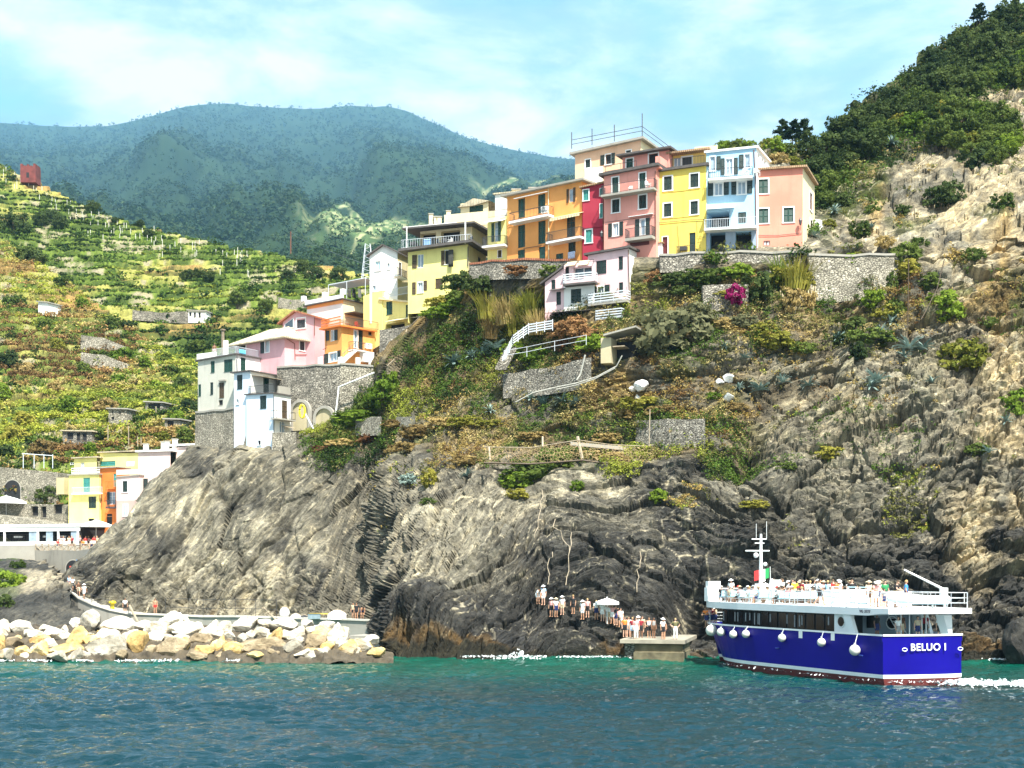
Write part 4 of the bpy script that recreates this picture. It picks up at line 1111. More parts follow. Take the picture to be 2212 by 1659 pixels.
# centre block with loggia
a_,b_ = at(*c2(1650,1060),143.0),at(*c2(1893,1060),141.6); g = Plane(a_,b_); zt0,zt1 = g.hit(*c2(1650,690))[1],g.hit(*c2(1885,650))[1]
Wc = Wall(g,0,g.w,a_.z - 2,a_.z - 2,zt0,zt1); zsplit = g.hit(*c2(1770,840))[1]
h.parts += [(Wall(g,0,g.w,zsplit,zsplit,zt0,zt1),LPINK,'wall')]; Wt = h.parts[-1][0]
h.parts += [(Wall(g,0,g.w,a_.z - 2,a_.z - 2,zsplit,zsplit),WHITE,'wall')]; Wb = h.parts[-1][0]
h.win(c2,1660,705,1690,800,'dark',trim=False,wall=Wt); h.win(c2,1715,695,1880,790,'glass',trim=False,wall=Wt,rec=.5,tcol=GLASS); h.win(c2,1705,880,1786,986,'shut',trim=False,wall=Wb)
h.awning(c2,1660,700,1735,690,.7,.5,CREAM,g); h.awning(c2,1755,700,1835,680,.7,.6,CREAM,g)
h.balcony(c2,1640,856,1893,830,1.0,.2,.95,SLATE,WMETAL,pl=g,bars=False,slats=4)
h.railing(g,0,g.w,min(zt0,zt1) - .05,.4,.25,METAL,None,False)
# west wing under a lean-to roof
a2,b2 = at(*c2(1500,1065),144.2),at(*c2(1655,1062),143.1); g2 = Plane(a2,b2); Ww = Wall(g2,0,g2.w,a2.z - 2,a2.z - 2,g2.hit(*c2(1503,828))[1],g2.hit(*c2(1650,712))[1]); h.parts.append((Ww,LPINK,'wall'))
Lw = Plane(g2.P(0,0,-5),g2.P(0,0)); h.parts.append((Wall(Lw,0,5,a2.z - 2,a2.z - 2,Ww.t0,Ww.t0),LPINK,'wall'))
h.win(c2,1550,808,1582,886,'shut',trim=False,wall=Ww); h.win(c2,1590,903,1626,1002,'shut',trim=False,wall=Ww)
mb = MB(); mb.hexa([g2.P(-.5,Ww.t0 - .25,.3),g2.P(g2.w,Ww.t1,.3),g2.P(g2.w,Ww.t1,-6),g2.P(-.5,Ww.t0 - .25,-6),g2.P(-.5,Ww.t0 - .05,.3),g2.P(g2.w,Ww.t1 + .2,.3),g2.P(g2.w,Ww.t1 + .2,-6),g2.P(-.5,Ww.t0 - .05,-6)]); mb.build('roof',SLATE,h.root)
h.awning(c2,1530,903,1652,872,.5,.2,SLATE,g2); h.awning(c2,1500,1085,1690,1045,1.6,.3,SLATE,g2,name='canopy'); h.awning(c2,1700,1065,1850,1040,1.0,.2,SLATE,g,name='canopy')
h.finish()
# white passage between it and the yellow house
h = House('white_passage','low white covered passage joining the lower pink house to the yellow house',(*c1(545,1100),142.3),(*c1(818,1112),141.0),'passage')
h.body((c1(545,1052),c1(818,1020)),2.5,WHITE,foot=1.0); h.win(c1,672,1045,700,1062,'dark',trim=False); h.slab(TILE,.15,.12); h.finish()
# orange pair
h = House('orange_house','wide orange house with green shutters and two railed balconies facing the sea',(*c2(1200,662),152.0),(*c2(1792,655),145.6))
h.body((c2(1195,152),c2(1795,28)),8,ORNG,foot=3); h.slab(CONC,.55,.22); f = h.F
for a in ((1288,165,1341,312),(1445,130,1502,275),(1287,375,1342,548),(1447,342,1504,517),(1285,570,1341,656)): h.win(c2,*a,'shut',GRNS,False)
h.win(c2,1450,545,1502,657,'door',GRNS,False,name='door'); h.win(c2,1690,88,1725,192,'glass',BRNS,left=(1674,90,1690,198),right=(1726,78,1742,190),trim=False)
h.win(c2,1673,303,1738,462,'shut',DGRN,False,name='balcony_door'); h.win(c2,1685,500,1742,588,'shut',DGRN,False); h.win(c2,1587,600,1643,656,'shut',GRNS,False)
h.balcony(c2,1212,360,1524,306,1.1,.25,.95,TRIM,step=.2); h.balcony(c2,1506,518,1776,480,1.2,.22,1.0,TRIM,step=.14)
h.awning(c2,1250,165,1512,112,.5,.1); h.awning(c2,1536,325,1775,282,1.0,.35,CREAM,valance=.25); h.pipe(c2,[(1527,90),(1530,650)],.06,CREAM); h.pipe(c2,[(1202,385),(1215,375),(1530,320)],.03,METAL); h.pipe(c2,[(1330,560),(1525,528)],.03,METAL)
h.aircon(c2,1468,225,1516,275,d=.55); h.chimney(f.P(1.5,h.za + .2,-3),.7,.9,CREAM); h.finish()
h.cloth(c2,1682,585,1738,640,.5,plain('blue_white_towel',(0.45,0.52,0.68),.9,.3,9),name='towel',label='blue and white towel hung under the low window of the orange house',cat='towel')
# narrow yellow
h = House('narrow_yellow_house','narrow yellow house with green shutters and one balcony beside the orange house',(*c2(1045,668),153.2),(*c2(1203,664),152.2))
h.body((c2(1045,352),c2(1203,300)),6,YEL2,foot=3); f = h.F
g = Plane(f.P(.15,0,-1.8),f.P(f.w + .6,0,-1.8)); W3 = Wall(g,0,g.w,h.za - .2,h.zb - .2,g.hit(*c2(1052,140))[1],g.hit(*c2(1238,122))[1]); h.parts.append((W3,WHITE,'wall')); L3 = Plane(g.P(0,0,-5),g.P(0,0)); h.parts.append((Wall(L3,0,5,h.za - .2,h.za - .2,W3.t0,W3.t0),WHITE,'wall'))
mb = MB(); mb.hexa([g.P(-.2,W3.t0,.2),g.P(g.w + .2,W3.t1,.2),g.P(g.w + .2,W3.t1,-5),g.P(-.2,W3.t0,-5),g.P(-.2,W3.t0 + .15,.2),g.P(g.w + .2,W3.t1 + .15,.2),g.P(g.w + .2,W3.t1 + .15,-5),g.P(-.2,W3.t0 + .15,-5)]); mb.build('roof',TILEP,h.root)
h.chimney(g.P(1.8,W3.t0 + .15,-2),.9,.6,CREAM); h.chimney(g.P(g.w + .5,W3.t1 + .4,-3),.8,.7,CREAM)
h.win(c2,1100,352,1130,505,'glass',GRNS,left=(1078,360,1099,508),right=(1131,345,1152,500),name='balcony_door',trim=False); h.win(c2,1122,568,1162,637,'shut',BRNS)
h.balcony(c2,1000,562,1180,530,1.2,.22,1.0,TRIM,step=.12); h.awning(c2,1022,368,1160,325,1.1,.4,TRIM); h.railing(f,0,f.w,h.zb + .02,-.1,.8,METAL,None,True,.16,ends=False); h.finish()
# yellow with the loggia
h = House('terrace_house','pale yellow house with a covered upper terrace and laundry at a window',(*c2(415,945),158.0),(*c2(890,712),155.5))
h.body((c2(415,590),c2(890,525)),8,YEL2,TAN,rpx=c2(1036,700)[0],foot=3); f = h.F; h.W.b0 = h.W.b1 = h.a.z - 2  # tan east side is the yellow wall with shade painted in
h.slab(SLATE,.9,.3,'terrace_slab')
h.win(c2,490,606,538,714,'glass',BRNS,left=(450,612,486,716),trim=False); h.win(c2,708,576,738,686,'dark',BRNS,left=(680,578,707,690),right=(740,570,772,680)); h.win(c2,488,822,540,917,'glass',BRNS,left=(450,828,478,922),right=(540,815,567,890)); h.win(c2,632,797,690,872,'shut',BRNS,False)
g = Plane(f.P(.9,0,-1.6),f.P(f.w - .1,0,-1.6)); zc = h.za + .3
W4 = Wall(g,0,g.w,zc - .05,zc - .05,g.hit(*c2(480,430))[1],g.hit(*c2(890,385))[1]); h.parts.append((W4,CREAM,'wall')); R4 = Plane(g.P(g.w,0),g.P(g.w,0,-6)); h.parts.append((Wall(R4,0,6,zc - .05,zc - .05,W4.t1,W4.t1),TAN,'loggia_wall'))  # tan loggia side paints in the roof overhang's shadow
h.win(c2,492,440,635,560,'dark',trim=False,wall=W4,rec=1.0,name='loggia'); h.win(c2,675,418,826,530,'dark',trim=False,wall=W4,rec=1.0,name='loggia')
zr = (W4.t0 + W4.t1) / 2
mb = MB(); mb.hexa([g.P(-1.6,zr - .1,1.9),g.P(g.w + 1.0,zr - .1,1.9),g.P(g.w + 1.0,zr + .25,-6),g.P(-1.6,zr + .25,-6),g.P(-1.6,zr + .1,1.9),g.P(g.w + 1.0,zr + .1,1.9),g.P(g.w + 1.0,zr + .5,-6),g.P(-1.6,zr + .5,-6)]); mb.build('roof',SLATE,h.root)
mb = MB(); mb.hexa([g.P(-1.5,zr + .12,1.7),g.P(g.w * .8,zr + .12,1.7),g.P(g.w * .8,zr + .2,.4),g.P(-1.5,zr + .2,.4),g.P(-1.5,zr + .22,1.7),g.P(g.w * .8,zr + .22,1.7),g.P(g.w * .8,zr + .35,.4),g.P(-1.5,zr + .35,.4)]); mb.build('awning',CLOTHW,h.root)
mb = MB(); mb.tube([f.P(f.w - .1,zc,.6),f.P(f.w - .1,zr,.6)],.09,8); mb.build('column',TRIM,h.root); mb = MB(); mb.tube([f.P(.1,zc,.6),f.P(.1,zr,.6)],.07,8); mb.build('column',TRIM,h.root)
h.railing(f,-.6,f.w + .6,zc,.8,1.0,WMETAL,None,True,.3)
g5 = Plane(f.P(2.6,0,-5),f.P(f.w + 2.5,0,-5)); zt = g5.hit(*c2(740,320))[1]; mb = MB(); g5.box(mb,0,g5.w,zt - 1.2,zt + .45,-.2,0); mb.build('parapet',CREAM,h.root)
for x,y0,y1 in ((588,285,350),(628,308,345),(655,308,340),(727,262,320)):
	u,z = g5.hit(*c2(x,y1)); h.chimney(g5.P(u,z,-.4),.5,(y1 - y0) / 2.01 / 33,CREAM)
a5,b5 = at(*c2(832,300),164),at(*c2(1052,300),162); g6 = Plane(a5,b5); W6 = Wall(g6,0,g6.w,a5.z - 3,a5.z - 3,g6.hit(*c2(832,205))[1],g6.hit(*c2(1050,180))[1]); h.parts.append((W6,CREAM,'wall')); h.win(c2,902,220,1010,290,'shut',GRNS,False,wall=W6)
L6 = Plane(g6.P(0,0,-4),g6.P(0,0)); h.parts.append((Wall(L6,0,4,a5.z - 3,a5.z - 3,W6.t0,W6.t0),CREAM,'wall'))
mb = MB(); zz = (W6.t0 + W6.t1) / 2; mb.add([g6.P(-.3,zz - .4,.3),g6.P(g6.w / 2,zz + .4,.3),g6.P(g6.w + .3,zz - .2,.3),g6.P(-.3,zz - .4,-5),g6.P(g6.w / 2,zz + .4,-5),g6.P(g6.w + .3,zz - .2,-5),g6.P(g6.w / 2,zz - .5,.3),g6.P(g6.w / 2,zz - .5,-5)],[(0,1,4,3),(1,2,5,4),(0,6,2,1),(3,4,5,7),(0,3,7,6),(6,7,5,2)]); mb.build('roof',TILEP,h.root)
h.pipe(c2,[(890,545),(888,700)],.06,SLATE); h.win(c2,970,630,995,685,'dark',trim=False,wall=h.WR); h.finish()
h.cloth(c2,735,572,775,705,.35,plain('dark_laundry',(0.05,0.05,0.04),.9,.3),label='dark clothes hanging from a window of the terrace house'); h.cloth(c2,538,485,596,545,.6,plain('blue_towel',(0.20,0.35,0.55),.9,.2),name='towel',label='light blue towel over the terrace railing of the pale yellow house',cat='towel')
for k,x in enumerate((445,480,660,700,745,905)):
	u,_ = f.hit(*c2(x,520),.3); chair(f.P(u,zc,.25),k * 1.1,METAL if k != 4 else CLOTHW,f'dark chair on the covered terrace of the pale yellow house' if k != 4 else 'white chair among dark ones on the covered terrace','dark terrace chairs' if k != 4 else 'white chairs on the balconies')
# white gable house
h = House('white_gable_house','white gabled house with a pale blue window in front of the terraced valley',(*c2(112,960),164.5),(*c2(332,960),163.0))
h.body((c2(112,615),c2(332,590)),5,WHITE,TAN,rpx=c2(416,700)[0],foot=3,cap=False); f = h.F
za,zb = h.za,h.zb; za = zb = (za + zb) / 2; ap = f.hit(*c2(222,540))[1]; D = h.depth
mb = MB(); mb.add([f.P(0,h.za),f.P(f.w,h.zb),f.P(f.w / 2,ap),f.P(0,h.za,-D),f.P(f.w,h.zb,-D),f.P(f.w / 2,ap,-D)],[(0,1,2),(5,4,3)]); h.parts.append((mb,WHITE,'wall'))
mb = MB(); o_ = .35
for u0,z0,u1,z1 in ((-.3,h.za - .2,f.w / 2,ap + .02),(f.w + .3,h.zb - .2,f.w / 2,ap + .02)): mb.hexa([f.P(u0,z0,o_),f.P(u1,z1,o_),f.P(u1,z1,-D - .2),f.P(u0,z0,-D - .2),f.P(u0,z0 + .18,o_),f.P(u1,z1 + .18,o_),f.P(u1,z1 + .18,-D - .2),f.P(u0,z0 + .18,-D - .2)])
mb.build('roof',SLATE,h.root)
h.win(c2,150,653,203,742,'glass',tcol=plain('pale_blue_blind',(0.45,0.68,0.78),.6,.05)); h.win(c2,248,672,275,730,'glass'); h.win(c2,132,848,166,905,'glass'); h.win(c2,338,665,364,782,'shut',BRNS,wall=h.WR); h.balcony(c2,336,800,412,790,.8,.15,.9,TRIM,pl=h.R); h.bx(c2,112,795,332,803,0,.04,WHITE,'string_course'); h.finish()
# low yellow
h = House('low_yellow_house','low yellow house with a long plain gable and a pale awning under green shutters',(*c2(208,1215),163.6),(*c2(515,1170),159.8))
h.body((c2(208,962),c2(515,1003)),6,YEL2,foot=4); f = h.F; h.slab(CREAM,.3,.2)
h.win(c2,243,980,291,1082,'shut',GRNS,False); h.win(c2,398,1003,442,1102,'shut',GRNS,False); h.win(c2,240,1150,390,1210,'dark',trim=False,rec=1.0,name='loggia'); h.awning(c2,232,1108,505,1135,1.6,.5,CREAM)
a7,b7 = at(*c2(62,1345),165.2),at(*c2(211,1345),163.4); g7 = Plane(a7,b7); W7 = Wall(g7,0,g7.w,a7.z - 3,a7.z - 3,g7.hit(*c2(62,935))[1],g7.hit(*c2(211,890))[1]); h.parts.append((W7,YEL2,'wall'))
R7 = Plane(g7.P(g7.w,0),g7.P(g7.w,0,-5)); h.parts.append((Wall(R7,0,5,a7.z - 3,a7.z - 3,W7.t1,W7.t1),YEL2,'wall')); mb = MB(); mb.quad(g7.P(0,W7.t0),g7.P(g7.w,W7.t1),g7.P(g7.w,W7.t1,-5),g7.P(0,W7.t0,-5)); h.parts.append((mb,YEL2,'wall'))
h.railing(f,.2,f.w - .3,max(h.za,h.zb) + .2,-.2,.9,WMETAL,None,True,.16); h.chimney(g7.P(g7.w * .6,W7.t1 - .1,-1),.5,.5,SLATE); h.finish()
# white roof terrace house
h = House('roof_terrace_house','white house with an orange cornice and a big roof terrace above the pink gable',(*c3(1125,400),170.5),(*c3(1435,400),166.5))
h.body((c3(1125,240),c3(1435,175)),6,WHITE,CREAM,rpx=c3(1625,250)[0],foot=4); f = h.F; h.slab(SLATE,.35,.12)
z = max(h.za,h.zb) + .12; mb = MB(); f.box(mb,-.2,f.w + .2,z,z + .5,0,.18); mb.build('parapet',TRIM,h.root)
for q in (-.1,.5,1.0): mb = MB(); f.box(mb,f.w * q - .25,f.w * q + .25,z + .5,z + 1.2,-.3,.2); mb.build('post',TRIM,h.root)
h.bx(c3,1125,205,1435,232,0,.1,ORNG,'cornice'); g = Plane(f.P(f.w * .45,0,-1),f.P(f.w + 3,0,-1)); mb = MB(); g.box(mb,0,g.w,z + 2.3,z + 2.4,-3,0)
for q in (0,.5,1): mb.tube([g.P(g.w * q,z,0),g.P(g.w * q,z + 2.3,0)],.04,5)
mb.build('pergola',WMETAL,h.root)
mb = MB(); h.R.box(mb,.3,4.2,z - 1.9,z - 1.75,0,1.8); mb.build('canopy',BRNS,h.root); h.finish()
for k,x in enumerate((1480,1520,1570)): h.cloth(c3,x,85,x + 26,160,0.4,[plain('dark_laundry',(.05,.05,.04)),plain('black_shirt',(.02,.02,.025)),CLOTHW][k],pl=h.R,label=['dark shirt drying on the white roof terrace beside a pillar','black trousers drying in the middle of the white roof terrace\'s line','white shirt drying at the east end of the white roof terrace\'s line'][k])
# pink gable
h = House('pink_gable_house','pink gabled house with a slanted black studio window under a brown roof',(*c3(915,640),168.5),(*c3(1192,640),166.0))
h.body((c3(915,372),c3(1192,330)),6,ROSE,rpx=c3(1400,400)[0],foot=2,cap=False); f = h.F; D = h.depth; ap = f.hit(*c3(1030,285)); au = ap[0]; ap = ap[1]
mb = MB(); mb.add([f.P(0,h.za),f.P(f.w,h.zb),f.P(au,ap),f.P(0,h.za,-D),f.P(f.w,h.zb,-D),f.P(au,ap,-D)],[(0,1,2),(5,4,3)]); h.parts.append((mb,ROSE,'wall')); mb = MB()
for u0,z0 in ((-.6,h.za - .3),(f.w + .5,h.zb - .15)): mb.hexa([f.P(u0,z0,.4),f.P(au,ap,.4),f.P(au,ap,-D - .2),f.P(u0,z0,-D - .2),f.P(u0,z0 + .2,.4),f.P(au,ap + .2,.4),f.P(au,ap + .2,-D - .2),f.P(u0,z0 + .2,-D - .2)])
mb.build('roof',TILER,h.root)
h.win(c3,1030,330,1118,432,'shut',METAL); q = [f.hit(*c3(*p)) for p in ((930,420),(1012,422),(1012,332),(932,392))]
mb = MB(); mb.add([f.P(u,z,.04) for u,z in q],[(0,1,2,3)]); o = mb.build('window',TRIM,h.root); m2 = MB(); cu = sum(a for a,_ in q) / 4; cz = sum(b for _,b in q) / 4; m2.add([f.P(cu + (u - cu) * .84,cz + (z - cz) * .84,.05) for u,z in q],[(0,1,2,3)]); m2.build('pane',GLASS,o)
h.pipe(c3,[(1192,335),(1190,490)],pl=f); h.finish()
# pink hip roof
h = House('hip_roof_house','pink house with a broad pale stone hip roof above the grey house',(*c3(508,690),170.0),(*c3(930,720),164.0))
h.body((c3(508,560),c3(930,505)),7,ROSE,ROSE,rpx=c3(1250,600)[0],foot=2,cap=False); f = h.F; D = h.depth; zr = (h.za + h.zb) / 2
mb = MB(); o_ = .7; e = [f.P(-o_ - 1,zr - .1,o_),f.P(f.w + o_,zr - .1,o_),f.P(f.w + o_,zr - .1,-D - o_),f.P(-o_ - 1,zr - .1,-D - o_)]; rg = [f.P(D * .5,zr + 2.0,-D / 2),f.P(f.w - D * .45,zr + 2.0,-D / 2)]
mb.add(e + rg + [x + UP * -.15 for x in e],[(0,1,5,4),(1,2,5),(2,3,4,5),(3,0,4),(6,7,1,0),(7,8,2,1),(8,9,3,2),(9,6,0,3),(9,8,7,6)]); mb.build('roof',TILEP,h.root)
h.win(c3,757,523,802,642,'glass',left=(724,528,754,645)); h.win(c3,530,548,592,622,'dark',trim=True); h.win(c3,1055,518,1109,627,'shut',METAL,wall=h.WR); h.win(c3,1207,510,1250,622,'shut',METAL,wall=h.WR)
h.pipe(c3,[(942,512),(1018,560),(1022,700)],pl=h.R); h.pipe(c3,[(1022,655),(1245,655)],.04,pl=h.R); h.finish()
# orange stair house
h = House('orange_stair_house','small orange house with an outside stair and railed roof on the old stone wall',(*c3(1280,745),162.6),(*c3(1427,745),160.2))
h.body((c3(1280,440),c3(1427,415)),7,ORNG,ORNG,rpx=c3(1716,600)[0],foot=2); f = h.F; z = (h.za + h.zb) / 2
h.slab(DORNG,.5,.2); h.win(c3,1335,440,1365,540,'glass',left=(1292,450,1320,535),right=(1368,440,1393,530)); h.win(c3,1315,632,1392,722,'glass',left=(1275,650,1313,735),right=(1394,620,1420,695))
R = h.R; WR = h.WR
h.win(c3,1530,438,1571,602,'glass',wall=WR,name='door'); h.win(c3,1574,436,1612,602,'shut',wall=WR,trim=False); h.win(c3,1654,450,1697,492,'dark',wall=WR,tcol=COPPER,trim=False); h.aircon(c3,1640,558,1692,602,pl=R)
h.balcony(c3,1525,622,1640,625,.9,.12,.95,TRIM,pl=R,step=.16); mb = MB()
ua,zA = R.hit(*c3(1432,725),.9); ub,zB = R.hit(*c3(1555,612),.9); n = 11
for i in range(n):
	u = ua + (ub - ua) * i / n; zz = zA + (zB - zA) * (i + 1) / n; R.box(mb,u,u + (ub - ua) / n + .02,zz - .28,zz,.02,.95)
mb.build('staircase',TRIM,h.root); mb = MB(); mb.tube([R.P(ua,zA + 1.0,.93),R.P(ub,zB + 1.0,.93)],.03,5)
for i in range(0,n,2): u = ua + (ub - ua) * i / n; zz = zA + (zB - zA) * i / n; mb.tube([R.P(u,zz,.93),R.P(u,zz + 1.0,.93)],.02,4)
mb.build('stair_rail',METAL,h.root)
h.railing(f,-.3,f.w + .3,z + .2,.4,.95,DORNG,None,True,.12,slats=3,ends=False); h.railing(R,0,R.w + .3,z + .2,.4,.95,METAL,None,True,.16,ends=False); h.pipe(c3,[(1290,440),(1292,600),(1265,610)]); h.bx(c3,1620,630,1712,720,-.4,.8,TRIM,'store_wall',R)
for x in (1220,1395): h.bx(c3,x,675,x + 28,748,.2,.5,TRIM,'post')
for x in (1560,1675): h.bx(c3,x,680,x + 30,768,.9,1.2,TRIM,'post',R)
h.finish()
for k,x in enumerate((1460,1510,1600)): chair(R.P(R.hit(*c3(x,400))[0],z + .2,-.8),k * 1.3,WOOD if k < 2 else plain('red_plastic',(.35,.05,.02)),['wooden chair on the orange house roof beside its table','wooden chair in the middle of the orange house roof','red chair at the corner of the orange house roof'][k],'chairs on the orange house roof')
# grey house: shade painted as grey over its weathered front
h = House('grey_house','weathered house with a shade-grey front, green shutters and a flat roof terrace on the cliff edge',(*c3(175,1130),167.0),(*c3(505,1130),163.4))
h.body((c3(165,715),c3(512,655)),7,SHADEG,WHITE,rpx=c3(872,700)[0],foot=6); f = h.F; R = h.R; z = max(h.za,h.zb); h.slab(SLATE,.25,.16)
for a in ((287,712,321,810),(402,697,476,802),(178,915,202,1016)): h.win(c3,*a,'shut',GRNS,False)
h.win(c3,282,897,308,1002,'shut',DGRN,False); h.win(c3,360,898,403,1032,'shut',BRNS,False,name='door'); h.bx(c3,352,872,412,885,0,.25,CONC,'lintel'); h.win(c3,548,683,591,797,'shut',GRNS,False,wall=h.WR); h.win(c3,355,1050,392,1095,'dark',trim=False)
h.bx(c3,165,640,330,690,-.3,-.1,WHITE,'parapet'); h.railing(f,f.w * .35,f.w,z + .1,-.1,.95,WMETAL,None,True,.14,ends=False); h.railing(R,0,R.w,z + .1,-.1,.95,WMETAL,None,True,.2,ends=False)
u,zz = f.hit(*c3(362,660)); mb = MB(); mb.lathe(f.P(u,zz - .5,-.6),[(.3,0),(.3,.4),(.2,.5),(.2,3.6),(.34,3.65),(.34,3.8),(0,3.82)],8); mb.build('chimney',plain('rusty_flue',(.20,.16,.11),.8,.3),h.root); u,zz = f.hit(*c3(382,660)); mb = MB(); f.box(mb,u - .25,u + .25,zz - .2,zz + 1.9,-.9,-.5); mb.build('chimney',WHITE,h.root)
h.pipe(c3,[(515,660),(518,800)],.05,METAL); h.finish()
GREY_TOP = f.P(f.hit(*c3(298,660))[0],z + .16,-.9)
h.cloth(c3,535,612,590,650,.3,plain('turquoise_towel',(.12,.45,.62),.9,.2),name='towel',label='turquoise towel on the roof railing of the grey house',cat='towel',pl=R)
# white pair on the edge, blue sky shade painted on both fronts
h = House('blue_shade_house','white house with blue-shaded front and small balcony of flowerpots below the grey house',(*c3(490,1135),161.8),(*c3(632,1135),160.4))
h.body((c3(488,818),c3(632,802)),5.5,SHADEB,WHITE,rpx=c3(870,850)[0],foot=5); f = h.F; R = h.R; h.slab(SLATE,.35,.14)
h.win(c3,515,832,563,955,'shut',trim=False); h.win(c3,508,1038,537,1094,'glass'); h.win(c3,745,845,795,985,'shut',GRNS,False,wall=h.WR); h.awning(c3,725,858,940,868,1.5,.2,WOOD,R,name='canopy')
u0,_ = R.hit(*c3(640,990),0)
h.pipe(c3,[(608,808),(638,830),(640,990)],.05,WHITE); h.finish()
h = House('white_tower_house','tall narrow white house with a blue-shaded front growing straight out of the cliff',(*c3(597,1497),160.4),(*c3(832,1497),158.0))
h.body((c3(597,1008),c3(832,995)),5,SHADEB,WHITE,rpx=c3(985,1100)[0],foot=3); f = h.F; R = h.R; h.slab(SLATE,.2,.14)
z = max(h.za,h.zb) + .14
h.win(c3,715,1012,772,1124,'shut',trim=False); h.win(c3,699,1403,724,1442,'dark'); h.win(c3,907,1055,953,1207,'shut',BRNS,False,wall=h.WR,name='door'); h.win(c3,888,1238,932,1335,'glass',BRNS,False,wall=h.WR,name='door')
h.balcony(c3,862,1222,1028,1232,1.0,.14,.9,CONC,pl=R,bars=False); h.railing(f,.2,f.w,z,-.1,.9,METAL,None,True,.14,ends=False); h.bx(c3,880,935,982,1000,-.2,0,CONC,'parapet',R); h.pipe(c3,[(836,1005),(838,1330)],.05,METAL,R); h.awning(c3,965,1290,1030,1300,1.2,.3,WOOD,R,name='canopy'); h.finish()
TOWER_TERR = (f,R,z)

# ---------------- the village by the harbour
h = House('harbour_yellow_house','yellow house with two setback storeys above the harbour restaurant',(*c4(665,1130),183.0),(*c4(960,1130),181.0))
h.body((c4(680,668),c4(990,660)),7,YEL2,foot=3); f = h.F; h.W.u1 = f.w; h.slab(CONC,.2,.14)
h.win(c4,804,693,872,832,'shut',TEAL,False); h.win(c4,857,873,930,982,'shut',DGRN,False); h.win(c4,855,1085,910,1120,'dark',trim=False); h.balcony(c4,690,852,970,848,.5,.14,.8,TRIM,WMETAL,bars=True,step=.18)
g = Plane(f.P(-.8,0,-2),f.P(f.w * .6,0,-2)); W8 = Wall(g,0,g.w,h.za - .5,h.za - .5,g.hit(*c4(570,515))[1],g.hit(*c4(830,500))[1]); h.parts.append((W8,YEL2,'wall')); h.win(c4,668,535,728,572,'glass',BRNS,False,wall=W8,tcol=GLASS); h.win(c4,780,545,818,640,'glass',wall=W8,trim=False)
L8 = Plane(g.P(0,0,-5),g.P(0,0)); h.parts.append((Wall(L8,0,5,h.za - .5,h.za - .5,W8.t0,W8.t0),YEL2,'wall'))
g9 = Plane(f.P(f.w * .55,0,-3),f.P(f.w + 5.0,0,-3)); W9 = Wall(g9,0,g9.w,h.za - .5,h.za - .5,g9.hit(*c4(880,455))[1],g9.hit(*c4(1205,460))[1]); h.parts.append((W9,YEL2,'wall')); h.win(c4,965,530,1118,572,'shut',TEAL,False,wall=W9); h.win(c4,853,512,875,580,'glass',wall=W9,trim=False,tcol=GLASS)
for gg,WW in ((g,W8),(g9,W9)):
	mb = MB(); zz = max(WW.t0,WW.t1); gg.box(mb,-.3,gg.w + .3,zz,zz + .15,-5,.3); mb.build('roof',TILEP,h.root)
h.railing(f,.3,f.w,max(h.za,h.zb) + .14,-.1,.8,TRIM,None,True,.3,slats=3,ends=False); h.bx(c4,545,690,620,850,-3,-1.5,TAN,'porch'); h.finish()
h = House('harbour_orange_house','deep orange house with two narrow balconies between yellow and pink neighbours',(*c4(962,1155),181.5),(*c4(1130,1155),180.3))
h.body((c4(1005,600),c4(1130,592)),6,DORNG,foot=3); f = h.F; h.slab(CONC,.3,.14)
h.win(c4,1098,650,1128,775,'shut',TEAL,False,name='balcony_door'); h.win(c4,1048,828,1118,950,'glass',left=(1040,830,1060,950),name='balcony_door',trim=False); h.win(c4,1032,1068,1085,1150,'door',DARK,False,name='door'); h.win(c4,1035,1040,1085,1062,'dark',trim=False)
h.balcony(c4,1012,800,1125,795,.8,.14,.9,DORNG,DORNG,step=.12); h.balcony(c4,1020,988,1122,985,.9,.18,.9,METAL,step=.14); h.pipe(c4,[(985,670),(982,900),(965,1100)],.05); h.finish()
h = House('harbour_pink_house','shell pink house half hidden by the cliff, its lower wall of bare stone',(*c4(1125,1260),178.5),(*c4(1350,1260),177.0))
h.body((c4(1125,690),c4(1350,668)),6,SHELL,foot=3); f = h.F; h.slab(CONC,.15,.14)
h.bx(c4,1125,910,1440,1260,0,.05,plaster('bare_pink_stone',(.52,.38,.33),.7),'base')
h.bx(c4,1125,610,1335,660,-.1,.1,SHELL,'parapet')
a8,b8 = at(*c4(1338,1260),178.0),at(*c4(1650,1260),176.5); g = Plane(a8,b8); Wm = Wall(g,0,g.w,a8.z - 1,a8.z - 1,g.hit(*c4(1315,452))[1],g.hit(*c4(1640,428))[1]); h.parts.append((Wm,SHELL,'wall')); gl = Plane(g.P(0,0,-5),g.P(0,0)); h.parts.append((Wall(gl,0,5,a8.z - 1,a8.z - 1,Wm.t0,Wm.t0),SHELL,'wall'))
mb = MB(); zz = max(Wm.t0,Wm.t1); g.box(mb,-.3,g.w + .3,zz - .1,zz + .14,-5,.3); mb.build('roof',TRIM,h.root)
g3 = Plane(g.P(g.w * .82,0,-1.2),g.P(g.w + 4,0,-1.2)); Wn = Wall(g3,0,g3.w,a8.z,a8.z,g3.hit(*c4(1590,408))[1],g3.hit(*c4(1840,372))[1]); h.parts.append((Wn,SHELL,'wall')); mb = MB(); zz = max(Wn.t0,Wn.t1); g3.box(mb,-.3,g3.w + .3,zz - .1,zz + .14,-5,.3); mb.build('roof',TRIM,h.root)
h.win(c4,1180,713,1242,837,'shut'); h.win(c4,1358,700,1388,828,'glass',left=(1325,706,1356,832),right=(1390,700,1432,826),wall=Wm); 
